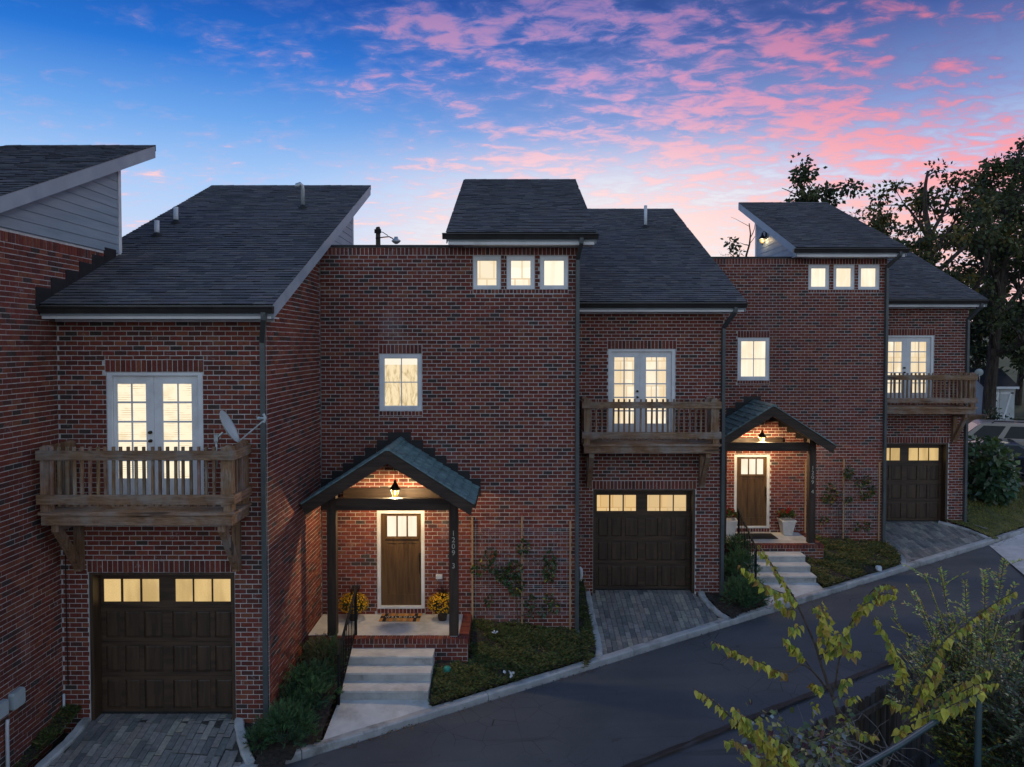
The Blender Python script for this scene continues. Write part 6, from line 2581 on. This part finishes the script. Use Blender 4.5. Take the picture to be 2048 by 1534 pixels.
# ------------------------------------------------------------------ cars
def car(name, lab, cat, cx, cy, yaw, L, Wd, Ht, prof, glass, paint, roofrack=False, tail=True):
    """prof: body side outline (x, z) lower shell; glass: cabin outline (bottom pts, top pts) and pillar positions"""
    z0 = ground(cx, cy) + .025
    T = thing(name, lab, cat, (cx, cy, z0))
    Rz = Matrix.Rotation(yaw, 3, 'Z')
    loc = lambda x, y, z: tuple(Vector((cx, cy, z0)) + Rz @ Vector((x, y, z)))
    hw = Wd / 2
    # lower body: loft of outline across the width, tucked at sills and shoulders
    mb = MB()
    lay_ = [(-hw, .90), (-hw + .02, .96), (-hw + .10, 1.0), (hw - .10, 1.0), (hw - .02, .96), (hw, .90)]
    n = len(prof)
    zc = .55
    for y, k in lay_:
        for x, z in prof:
            mb.v.append(loc(x * (.985 if abs(y) > hw - .05 else 1.0), y, zc + (z - zc) * k))
    for i in range(len(lay_) - 1):
        for j in range(n):
            a, b = i * n + j, i * n + (j + 1) % n
            mb.f.append((a, a + n, b + n, b))
    mb.f.append(tuple(range(n)))
    mb.f.append(tuple(range((len(lay_) - 1) * n, len(lay_) * n))[::-1])
    mb.c = [(1, 1, 1)] * len(mb.f)
    mb.build('body', M[paint], T, False)
    xb0, xb1, xt0, xt1, zb_, zt_ = glass['xb0'], glass['xb1'], glass['xt0'], glass['xt1'], glass['zb'], glass['zt']
    tw, bw = hw - .22, hw - .06
    mb = MB()
    mb.hexa([loc(xb0, -bw, zb_ - .02), loc(xb1, -bw, zb_ - .02), loc(xb1, bw, zb_ - .02), loc(xb0, bw, zb_ - .02), loc(xt0, -tw, zt_), loc(xt1, -tw, zt_), loc(xt1, tw, zt_), loc(xt0, tw, zt_)])
    mb.hexa([loc(xt0, -tw, zt_ + .001), loc(xt1, -tw, zt_ + .001), loc(xt1, tw, zt_ + .001), loc(xt0, tw, zt_ + .001), loc(xt0 + .12, -tw + .1, zt_ + .05), loc(xt1 - .12, -tw + .1, zt_ + .05), loc(xt1 - .12, tw - .1, zt_ + .05), loc(xt0 + .12, tw - .1, zt_ + .05)])
    mb.build('cabin', M[paint], T)
    # side windows sit just proud of the cabin skin

    def skin(s, fx, fz, off=.006):
        """fx 0..1 along, fz 0..1 up on the side s"""
        xb, xt = xb0 + (xb1 - xb0) * fx, xt0 + (xt1 - xt0) * fx
        yb, yt = bw * s, tw * s
        return loc(xb + (xt - xb) * fz, yb + (yt - yb) * fz + off * s, zb_ + (zt_ - zb_) * fz)
    for s in (-1, 1):
        for a, b in glass['win']:
            mb = MB()
            q_ = [skin(s, a, .10), skin(s, b, .10), skin(s, b, .88), skin(s, a, .88)]
            q2 = [skin(s, a, .10, -.01), skin(s, b, .10, -.01), skin(s, b, .88, -.01), skin(s, a, .88, -.01)]
            if s > 0:
                q_, q2 = q_[::-1], q2[::-1]
            mb.hexa(q2 + q_) if s < 0 else mb.hexa(q2 + q_)
            mb.build('window', M['carglass'], T)
    for xa, xb_, nm in ((xb0, xt0, 'rear_window'), (xb1, xt1, 'windscreen')):
        sg = -1 if nm == 'rear_window' else 1
        mb = MB()
        f = lambda y, t: loc(xa + (xb_ - xa) * t + .008 * sg, y * (bw + (tw - bw) * t), zb_ + (zt_ - zb_) * t)
        mb.quad([f(-.9, .08), f(.9, .08), f(.88, .9), f(-.88, .9)])
        g_ = lambda y, t: loc(xa + (xb_ - xa) * t - .01 * sg, y * (bw + (tw - bw) * t), zb_ + (zt_ - zb_) * t)
        mb.quad([g_(-.9, .08), g_(-.88, .9), g_(.88, .9), g_(.9, .08)])
        mb.build(nm, M['carglass'], T)
    r = glass['wr']
    for x in glass['wx']:
        for s in (-1, 1):
            mb = MB()
            k = 18
            for yy, rr in ((hw - .24, r * .9), (hw - .22, r), (hw - .02, r), (hw + .0, r * .92), (hw - .01, r * .66)):
                for i in range(k):
                    a = 2 * pi * i / k
                    mb.v.append(loc(x + rr * cos(a), s * yy, r + rr * sin(a)))
            for j in range(4):
                for i in range(k):
                    a, b = j * k + i, j * k + (i + 1) % k
                    mb.f.append((a, b, b + k, a + k))
            mb.c = [(1, 1, 1)] * len(mb.f)
            w_ = mb.build('wheel', M['rubber'], T, True)
            mb = MB()
            for i in range(k):
                a, b = 2 * pi * i / k, 2 * pi * (i + 1) / k
                mb.quad([loc(x, s * (hw + .0), r), loc(x + r * .66 * cos(a), s * (hw - .012), r + r * .66 * sin(a)), loc(x + r * .66 * cos(b), s * (hw - .012), r + r * .66 * sin(b))], (1, 1, 1))
            mb.build('rim', M['chrome'], w_)
    for s in (-1, 1):
        mb = MB()
        xe = min(p_[0] for p_ in prof)
        zl = glass['tail']
        f = [loc(xe - .015, s * (hw - .42), zl), loc(xe + .22, s * (hw - .42), zl), loc(xe + .22, s * (hw + .006), zl), loc(xe - .015, s * (hw - .05), zl)]
        t_ = [tuple(Vector(p_) + Vector((0, 0, .17))) for p_ in f]
        if s < 0:
            f, t_ = f[::-1], t_[::-1]
        mb.hexa(f + t_)
        mb.build('tail_light', M['tail'], T)
        mb = MB()
        xe = max(p_[0] for p_ in prof)
        f = [loc(xe - .25, s * (hw - .45), zl), loc(xe + .01, s * (hw - .45), zl), loc(xe - .03, s * (hw - .06), zl), loc(xe - .25, s * (hw + .004), zl)]
        t_ = [tuple(Vector(p_) + Vector((0, 0, .14))) for p_ in f]
        if s < 0:
            f, t_ = f[::-1], t_[::-1]
        mb.hexa(f + t_)
        mb.build('headlight', M['chrome'], T)
        if roofrack:
            mb = MB()
            mb.tube([loc(xt0 + .3, s * (tw - .05), zt_ + .03), loc(xt0 + .4, s * (tw - .05), zt_ + .10), loc(xt1 - .5, s * (tw - .05), zt_ + .10), loc(xt1 - .4, s * (tw - .05), zt_ + .03)], .018, 6)
            mb.build('roof_rail', M['iron'], T)
    return T


suvp = [(-2.4, .35), (2.35, .35), (2.42, .55), (2.38, .85), (2.2, 1.02), (1.15, 1.12), (-2.35, 1.15), (-2.45, .9)]
suvg = dict(xb0=-2.36, xb1=1.25, xt0=-2.15, xt1=.55, zb=1.12, zt=1.72, win=((.05, .26), (.31, .60), (.66, .93)), wr=.37, wx=(-1.45, 1.45), tail=.95)
sedp = [(-2.3, .30), (2.3, .30), (2.36, .50), (2.30, .70), (2.0, .82), (1.0, .93), (-1.55, .97), (-2.28, .93), (-2.38, .7)]
sedg = dict(xb0=-1.75, xb1=1.15, xt0=-.95, xt1=.30, zb=.93, zt=1.40, win=((.10, .46), (.52, .90)), wr=.33, wx=(-1.4, 1.42), tail=.70)
sxx = P(2000, 880, 30.5)[0]
car('parked_suv', 'tan sport utility car with roof rails parked in front of the shed', 'car', sxx - .25, 30.6, radians(180 - 22), 4.85, 1.9, 1.8, suvp, suvg, 'suvpaint', True)
sxx = P(2040, 930, 27.6)[0]
car('parked_sedan', 'dark sedan with red tail lamps parked behind the broad-leaved bush', 'car', sxx - .6, 28.6, radians(180 - 24), 4.7, 1.8, 1.45, sedp, sedg, 'sedanpaint')


def bush(name, lab, cx, cy, zb, rx, ry, rz, n, L, W, cols, grp=None, mat='leaf', lobes=14, cat='bush', lift=.45, solid=.35):
    T = thing(name, lab, cat, (cx, cy, zb), grp)
    mb = MB()
    lb = []
    for i in range(lobes):
        v = rv()
        lb.append(Vector((cx + v.x * rx * .62, cy + v.y * ry * .62, zb + rz * (.5 + v.z * .40))))
    ms = MB()
    for c_ in lb:
        base_c = R.choice(cols)
        kx = R.uniform(.34, .52)
        ms.tube([(cx + R.uniform(-.1, .1), cy + R.uniform(-.1, .1), zb - .15), ((cx + c_.x) / 2, (cy + c_.y) / 2, (zb + c_.z) / 2 + .1), tuple(c_)], [.03, .018, .008], 5)
        for i in range(n // lobes):
            v = rv()
            p = c_ + Vector((v.x * rx, v.y * ry, v.z * rz)) * kx * R.uniform(solid, 1.0)
            if p.z < zb + .02:
                continue
            d = (v * .7 + Vector((0, 0, lift)) + rv(.7)).normalized()
            mb.leaf(p, d, d.cross(rv()).normalized(), R.uniform(*L), R.uniform(*W), jit(base_c, .35), R.uniform(0, .3))
    ms.build('stems', M['twig'], T)
    mb.build('foliage', M[mat], T)
    return T


# broad-leaved bush by the far house, small shrub in front of the shed
bx, bzz = P(1972, 960, 26.3)
bush('leafy_bush', 'broad-leaved green bush on the lawn beside the far house, in front of the cars', bx, 26.3, ground(bx, 26.3), 1.0, .85, 1.75, 1700, (.20, .34), (.13, .22),
     ((.050, .095, .050), (.075, .130, .065), (.10, .14, .04)), mat='gloss_leaf', lobes=16, lift=-.1)
bx = P(2006, 800, 34.6)[0]
bush('leafy_shrub', 'spindly green shrub in front of the shed door', bx, 34.6, ground(bx, 34.6), .9, .5, 2.1, 260, (.14, .24), (.08, .14), ((.035, .06, .025), (.05, .07, .02)), lobes=10, mat='gloss_leaf')

# ------------------------------------------------------------------ foreground: board fence, pipe rail, saplings, bushes
def fpt(t):
    a, b = Vector((3.2, 9.38)), Vector((11.6, 15.2))
    return a.lerp(b, t)


T = thing('board_fence', 'weathered dog-eared board fence along the near edge of the road', 'fence', (6.5, 11.9, kerbZ(7) - .1))
La = (Vector((3.2, 9.38)) - Vector((11.6, 15.2))).length
FTOP = lambda x: 1.5 + .0525 * (x - 4.09)
nb = int(La / .148)
dirv = (fpt(1) - fpt(0)).normalized()
nrm = Vector((dirv.y, -dirv.x))               # towards the camera side
for i in range(nb):
    p = fpt((i + .5) / nb)
    z0 = FTOP(p.x) - 1.70
    h_ = 1.70 + R.uniform(-.03, .03)
    w = .068
    tl = R.uniform(-.01, .01)
    pr = [(-w, 0), (w, 0), (w + tl, h_ - .05), (w * .5 + tl, h_), (-w * .5 + tl, h_), (-w + tl, h_ - .05)]
    off = R.uniform(-.004, .004)
    mb = MB()
    mb.prism([(p.x + dirv.x * u - nrm.x * off, p.y + dirv.y * u - nrm.y * off, z0 + v) for u, v in pr], (nrm.x * -.018, nrm.y * -.018, 0), jit((1, 1, 1), .35))
    mb.build('picket', M['fence'], T)
for hz in (.30, 1.48):
    a, b = fpt(0), fpt(1)
    mb = MB()
    mb.beam((a.x + nrm.x * .03, a.y + nrm.y * .03, FTOP(a.x) - 1.7 + hz), (b.x + nrm.x * .03, b.y + nrm.y * .03, FTOP(b.x) - 1.7 + hz), .04, .09)
    mb.build('fence_rail', M['fence'], T)
for i in range(5):
    p = fpt(.04 + .23 * i)
    mb = MB()
    mb.box(p.x + nrm.x * .10 - .045, p.x + nrm.x * .10 + .045, p.y + nrm.y * .10 - .045, p.y + nrm.y * .10 + .045, FTOP(p.x) - 1.9, FTOP(p.x) - .04)
    mb.build('fence_post', M['fence'], T)

PR = [(1716, 1538, 5.6), (1800, 1490, 5.95), (1868, 1445, 6.3), (1958, 1392, 6.8)]
rp = [Vector((P(a, b, c_)[0], c_, P(a, b, c_)[1])) for a, b, c_ in PR]
T = thing('pipe_fence', 'blue green pipe rail with an upright post in the lower right corner', 'fence', (rp[3].x, rp[3].y, terrain(rp[3].x, rp[3].y)))
mb = MB()
ext = rp[0] + (rp[0] - rp[1]).normalized() * 2.5
mb.tube([ext] + rp, .024, 10)
mb.build('top_rail', M['greenpipe'], T, True)
for q_ in (rp[3], ext):
    mb = MB()
    mb.tube([(q_.x, q_.y, terrain(q_.x, q_.y) - .3), (q_.x, q_.y, q_.z + .06), (q_.x, q_.y, q_.z + .08)], [.028, .028, .012], 10)
    mb.build('rail_post', M['greenpipe'], T, True)


# heart-shaped hanging leaves of the saplings
def heart(c, fold):
    mb = MB()
    out = [(0, .04), (.15, -.06), (.32, .05), (.37, .28), (.29, .56), (.13, .82), (0, 1.08)]
    n = len(out)
    cv = R.uniform(.05, .45)
    pts = [(x, y, fold * abs(x) - cv * y * y) for x, y in out]
    ptl = [(-x * .92, y, fold * 1.2 * abs(x) - cv * y * y) for x, y in out]
    for i in range(1, n - 1):
        mb.quad([pts[0], pts[i], pts[i + 1]], c)
        mb.quad([ptl[0], ptl[i + 1], ptl[i]], c)
    return mb.mesh('leaf', M['leaf'])


YG = ((.48, .46, .060), (.58, .54, .08), (.38, .39, .055), (.29, .31, .05), (.60, .52, .09), (.50, .38, .08), (.20, .25, .05), (.34, .22, .06))
HEARTS = [heart(jit(c_, .20), f) for c_ in YG for f in (.2, .55, .9, -.25)]


def sapling(lab, base, branches, grp, size=.090, keep=300, step=.018):
    T = thing('sapling', lab, 'sapling', base, grp)
    mb = MB()
    lf = []
    for pts, r0, leaf_from, twigs in branches:
        p3 = [Vector((P(cx / 3.066 + 1380, cy / 3.066 + 1050, Y)[0], Y, P(cx / 3.066 + 1380, cy / 3.066 + 1050, Y)[1])) for cx, cy, Y in pts]
        sm = smooth(p3, 5)
        n = len(sm)
        mb.tube(sm, [r0 * (1 - .82 * i / n) + .0012 for i in range(n)], 6)
        L = [0]
        for a, b in zip(sm, sm[1:]):
            L.append(L[-1] + (b - a).length)
        s = leaf_from * L[-1]
        side = 1
        while s < L[-1]:
            k = max(i for i in range(n) if L[i] <= s)
            k = min(k, n - 2)
            t = (s - L[k]) / max(1e-6, L[k + 1] - L[k])
            p = sm[k].lerp(sm[k + 1], t)
            d = (sm[k + 1] - sm[k]).normalized()
            lf.append((p, d, side, 1.0 - .35 * (s / L[-1]) ** 3))
            side = -side
            s += step * R.uniform(.55, 1.25)
    mb.build('trunk', M['twig'], T, True)
    R.shuffle(lf)
    rest = MB()
    for i, (p, d, side, sc) in enumerate(lf):
        hz = d.cross(Vector((0, 0, 1)))
        hz = hz.normalized() if hz.length > .1 else Vector((1, 0, 0))
        out = (hz * side * R.uniform(.1, 1.1) + Vector((0, -.25, -1.0)) + d * R.uniform(-.2, .7) + rv(.6)).normalized()
        nrm_ = (Vector((0, -.8, .55)) + hz * side * .5 + rv(.5))
        U_ = out.cross(nrm_).normalized()
        N_ = U_.cross(out).normalized()
        k = size * sc * R.choice((.62, .78, .9, 1.0, 1.1)) * R.uniform(.85, 1.1)
        p = p + out * R.uniform(.006, .030) + rv(.006)
        mw = Matrix(((U_.x * k, out.x * k, N_.x * k, p.x), (U_.y * k, out.y * k, N_.y * k, p.y), (U_.z * k, out.z * k, N_.z * k, p.z), (0, 0, 0, 1)))
        if i < keep:
            place('leaf', R.choice(HEARTS), T, mw)
        else:
            me = R.choice(HEARTS)
            c_ = jit(R.choice(YG), .15)
            for poly in me.polygons:
                rest.quad([mw @ me.vertices[v].co for v in poly.vertices], c_)
    if rest.f:
        rest.build('leaves', M['leaf'], T, kind='stuff')
    return T


def br(pts, Y0, Y1, r, lf=0.0):
    n = len(pts)
    return ([(a, b, Y0 + (Y1 - Y0) * i / (n - 1)) for i, (a, b) in enumerate(pts)], r, lf, None)


b0 = P(1692, 1600, 7.9)
sapling('tall slender sapling with yellow-green hanging leaves crossing the road, middle of the foreground', (b0[0], 7.9, terrain(b0[0], 7.9)), [
    br([(980, 2100), (958, 1450), (945, 1330), (930, 1240), (890, 1100), (870, 1045), (840, 960), (800, 840), (765, 730), (700, 580), (640, 450), (560, 330), (500, 240), (410, 118)], 7.9, 8.5, .026, .80),
    br([(660, 480), (600, 430), (520, 400), (450, 365), (380, 310), (310, 252)], 8.35, 8.1, .007, .05),
    br([(668, 500), (610, 520), (560, 490), (520, 450)], 8.33, 8.2, .005, .15),
    br([(840, 1005), (760, 905), (685, 855), (610, 898), (520, 885), (450, 850), (370, 820), (260, 765), (140, 708)], 8.0, 7.5, .011, .42),
    br([(750, 895), (685, 800), (620, 730), (570, 685)], 8.0, 7.8, .006, .35),
    br([(870, 1045), (890, 980), (910, 850), (935, 740), (955, 650), (1000, 580), (1060, 480), (1120, 400), (1200, 362), (1275, 395)], 8.0, 7.7, .012, .36),
    br([(1010, 560), (1050, 500), (1110, 470), (1180, 420), (1270, 430)], 7.8, 7.55, .006, .1),
    br([(770, 740), (815, 650), (800, 560), (750, 490)], 8.1, 7.9, .006, .15),
    br([(800, 830), (850, 700), (840, 590), (800, 480)], 8.1, 8.3, .006, .2),
    br([(790, 800), (860, 770), (900, 700), (920, 650)], 8.1, 7.9, .006, .1),
    br([(935, 740), (980, 780), (1035, 765)], 7.9, 7.7, .004, .1),
    br([(870, 1060), (930, 1040), (945, 960), (960, 945)], 7.95, 7.7, .004, .55),
    br([(935, 1050), (985, 1060), (1020, 1050)], 7.85, 7.7, .003, .3),
    br([(680, 600), (640, 640), (610, 620)], 8.25, 8.1, .003, .1),
    br([(840, 1000), (780, 990), (750, 965)], 8.0, 7.8, .004, .3),
    br([(800, 1110), (770, 1110), (770, 1090)], 7.95, 7.9, .003, .2),
    br([(900, 1110), (970, 1200), (1050, 1270), (1140, 1290)], 7.9, 7.4, .006, .2),
], 'yellow leaved saplings by the fence')
sapling('arching sapling with hanging yellow-green leaves over the pipe rail, right of the foreground', (P(1760, 1560, 7.3)[0], 7.3, terrain(P(1760, 1560, 7.3)[0], 7.3)), [
    br([(1150, 2050), (1190, 1480), (1230, 1370), (1310, 1220), (1400, 1050), (1440, 930), (1510, 780), (1580, 690), (1700, 600), (1850, 490), (1995, 405)], 7.3, 7.9, .018, .44),
    br([(1400, 1060), (1450, 1000), (1500, 940), (1540, 830)], 7.6, 7.4, .005, .05),
    br([(1300, 1230), (1370, 1180), (1460, 1140), (1560, 1100), (1640, 1040), (1760, 980), (1890, 968)], 7.3, 6.6, .009, .25),
    br([(1470, 1120), (1530, 1045), (1650, 980), (1740, 925), (1855, 868)], 7.1, 6.9, .007, .12),
    br([(1260, 1330), (1290, 1240), (1350, 1220)], 7.2, 7.0, .005, .2),
    br([(1330, 1225), (1400, 1195), (1496, 1158), (1600, 1108), (1700, 1062), (1795, 1022)], 6.5, 6.1, .006, .18),
    br([(1340, 1130), (1320, 1020), (1290, 900), (1250, 800), (1200, 680), (1130, 558)], 7.6, 8.0, .006, .25),
    br([(1330, 1110), (1240, 1080), (1220, 1060)], 7.6, 7.5, .004, .1),
    br([(1330, 1110), (1325, 960), (1260, 760), (1220, 700)], 7.7, 8.2, .005, .35),
], 'yellow leaved saplings by the fence')
sapling('low leaning sapling with yellowish heart-shaped leaves at the bottom edge of the picture', (P(1600, 1620, 7.0)[0], 7.0, terrain(P(1600, 1620, 7.0)[0], 7.0)), [
    br([(760, 2000), (640, 1560), (560, 1460), (480, 1370), (400, 1290), (300, 1220), (200, 1130), (120, 1060), (20, 1000)], 7.0, 7.3, .016, .30),
    br([(520, 1420), (470, 1330), (440, 1260), (420, 1190)], 7.0, 6.9, .006, .1),
    br([(420, 1310), (330, 1180), (280, 1120)], 7.1, 7.0, .005, .1),
    br([(620, 1540), (610, 1440), (560, 1350), (500, 1290)], 6.95, 6.8, .007, .05),
    br([(640, 1560), (560, 1500), (480, 1480)], 6.9, 6.7, .006, .05),
    br([(600, 1520), (480, 1440), (380, 1420), (300, 1330), (220, 1320)], 6.9, 6.8, .006, .2),
], 'yellow leaved saplings by the fence', .095)

# fine-leaved arching bushes on the near bank
def arching(lab, base, tips_, n_side, L, cols, tipcol, Hh, Rr, seed):
    T = thing('arching_bush', lab, 'bush', base, 'arching bushes on the near bank')
    rs = random.Random(seed)
    ms, ml = MB(), MB()
    base = Vector(base)
    stems = []
    for i in range(n_side):
        a = rs.uniform(0, 2 * pi)
        r = Rr * rs.uniform(.25, 1.0) ** .7
        h_ = Hh * (1 - .55 * (r / Rr) ** 2) * rs.uniform(.72, 1.0)
        stems.append(base + Vector((r * cos(a), r * sin(a) * .85, h_)))
    stems += [Vector(t) for t in tips_] * 1
    for tip in stems:
        b0 = base + Vector((rs.uniform(-.15, .15), rs.uniform(-.15, .15), -.1))
        md = b0.lerp(tip, .55) + Vector((0, 0, .16 * (tip - b0).length))
        pts = smooth([b0, b0.lerp(md, .5) + Vector((0, 0, .04)), md, tip], 6)
        n = len(pts)
        ms.tube(pts, [.010 * (1 - .85 * i / n) + .001 for i in range(n)], 4)
        tot = sum((q - p).length for p, q in zip(pts, pts[1:]))
        k = int(tot * .78 / .021)
        cb = rs.choice(cols)
        # side twigs
        lines = [(pts, .20)]
        for j in range(9):
            t = rs.uniform(.3, .97)
            p = pts[int(t * (n - 1))]
            d = (tip - b0).normalized() * .5 + Vector((rs.uniform(-1, 1), rs.uniform(-1, 1), rs.uniform(-.1, .7)))
            d.normalize()
            q = p + d * rs.uniform(.14, .34)
            q2 = q + d * .1 + Vector((0, 0, -.03))
            lines.append(([p, p.lerp(q, .5) + Vector((0, 0, .015)), q, q2], .05))
            ms.tube([p, q, q2], [.003, .002, .001], 3)
        for ln, st in lines:
            L_ = sum((q - p).length for p, q in zip(ln, ln[1:]))
            m_ = int(L_ * (1 - st) / .0115)
            for j in range(m_):
                t = (st + (1 - st) * (j + rs.random()) / m_) * (len(ln) - 1)
                i0 = min(int(t), len(ln) - 2)
                p = ln[i0].lerp(ln[i0 + 1], t - i0)
                ax = (ln[i0 + 1] - ln[i0]).normalized()
                s_ = ax.cross(Vector((0, 0, 1)))
                s_ = s_.normalized() if s_.length > .1 else Vector((1, 0, 0))
                d = (s_ * (1 if j % 2 else -1) * rs.uniform(.5, 1) + ax * rs.uniform(.1, .8) + Vector((0, 0, rs.uniform(-.15, .35)))).normalized()
                nn = Vector((rs.uniform(-.5, .5), rs.uniform(-.7, .3), 1))
                sd_ = d.cross(nn).normalized()
                up = max(0.0, min(1.0, (p.z - base.z) / Hh))
                c_ = tipcol if rs.random() < .16 + .75 * up ** 2.0 else cb
                ml.leaf(p, d, sd_, rs.uniform(*L), rs.uniform(.016, .026), tuple(v * rs.uniform(.65, 1.3) for v in c_))
    ms.build('stems', M['twig'], T)
    ml.build('foliage', M['gloss_leaf'], T)
    return T


def tip3(px, py, Y):
    x, z = P(px, py, Y)
    return (x, Y, z)


FN = ((.075, .108, .048), (.105, .140, .052), (.090, .115, .070))
bx = P(1955, 1340, 9.4)[0]
bz_ = terrain(bx, 9.4)
arching('large fine-leaved bush with yellowish tips overhanging the road at the right', (bx, 9.4, bz_),
        [tip3(*q_) for q_ in ((1785, 1236, 9.2), (1815, 1172, 9.6), (1850, 1150, 9.8), (1880, 1138, 9.9), (1930, 1160, 9.8), (2008, 1120, 9.9), (1805, 1290, 9.0), (1800, 1300, 9.2), (1840, 1200, 9.4), (2020, 1180, 9.5), (1970, 1150, 9.7))],
        92, (.038, .064), FN, (.44, .42, .075), P(1930, 1195, 9.4)[1] - bz_, 1.05, 3)
bx2 = P(2085, 1370, 8.6)[0]
bz2 = terrain(bx2, 8.6)
arching('dark fine-leaved bush cut off by the right edge, lower of the two on the bank', (bx2, 8.6, bz2), [], 55, (.035, .060), FN, (.12, .15, .05), P(2060, 1270, 8.6)[1] - bz2, 1.0, 4)

# bank undergrowth: brambles, creeper with reddish and silvery leaves, dead canes
mb = MB()
from mathutils import noise as NZ
k = 0
while k < 24000:
    x, y = R.uniform(1.6, 9.5), R.uniform(4.0, 12.2)
    f = (y - 9.38) - (x - 3.2) * (5.82 / 8.4)
    if f > -.15:
        continue
    hh = .25 + .75 * max(0, .5 + .9 * NZ.fractal(Vector((x * .9, y * .9, 1.1)), .7, 2.0, 4))
    if f > -1.6:
        hh *= .18 + .5 * (-f - .15)
    zz = terrain(x, y) + R.uniform(0, 1) ** .6 * hh
    v = rv()
    d = (v + Vector((0, 0, .1))).normalized()
    mb.leaf((x, y, zz), d, d.cross(Vector((R.uniform(-.7, .7), R.uniform(-.9, .5), 1))).normalized(), R.uniform(.03, .075), R.uniform(.015, .045), jit(R.choice(((.030, .044, .020), (.045, .058, .022), (.060, .066, .024), (.075, .050, .028))), .45))
    k += 1
mb.build('undergrowth', M['leaf'], None, kind='stuff')
mc, ms = MB(), MB()
for i in range(48):
    px_, py = R.uniform(1610, 1800), R.uniform(1470, 1560)
    Y_ = R.uniform(6.8, 8.2)
    x, z = P(px_, py, Y_)
    a = Vector((x, Y_, z))
    d = rv()
    d.z = abs(d.z) * .6
    pts = [a]
    for s_ in range(5):
        d = (d + rv(.35) + Vector((0, 0, -.08))).normalized()
        pts.append(pts[-1] + d * R.uniform(.08, .16))
    ms.tube(pts, [.0045, .004, .0035, .003, .0025, .002], 4)
ms.build('dead_canes', M['dead'], None, kind='stuff')
# creeper
cx0, cz0 = P(1640, 1520, 7.6)
T = thing('creeper_vine', 'creeper with silvery and dark red leaves sprawling over the fence end', 'vine', (cx0, 7.6, terrain(cx0, 7.6)))
ms = MB()
ends = []
for i in range(16):
    px_, py = R.uniform(1500, 1700), R.uniform(1432, 1545)
    if i < 5:
        px_, py = (1512, 1535, 1575, 1640, 1660)[i], (1432, 1455, 1452, 1476, 1490)[i]
    Y_ = R.uniform(7.3, 7.9)
    x, z = P(px_, py, Y_)
    r0 = Vector((cx0 + R.uniform(-.3, .3), 7.6, terrain(cx0, 7.6)))
    tip = Vector((x, Y_, z))
    md_ = r0.lerp(tip, .6) + Vector((R.uniform(-.1, .1), 0, .12))
    ms.tube([r0, md_, tip], [.010, .006, .003], 5)
    ends += [tip, tip.lerp(md_, .3), tip.lerp(md_, .6), md_]
ms.build('stem', M['twig'], T)
mc = MB()
for e_ in ends:
    for k in range(15):
        v = rv()
        p = e_ + Vector((v.x * .16, v.y * .10, v.z * .13))
        d = (v + Vector((0, -.4, -.3))).normalized()
        c_ = jit(R.choice(((.26, .29, .30), (.16, .18, .15), (.09, .020, .026), (.14, .15, .04), (.26, .25, .06), (.18, .20, .05), (.09, .11, .03), (.32, .30, .07))), .25)
        mc.leaf(p, d, d.cross(Vector((R.uniform(-.5, .5), -.5, 1))).normalized(), R.uniform(.05, .10), R.uniform(.04, .07), c_, .1)
mc.build('leaves', M['gloss_leaf'], T)
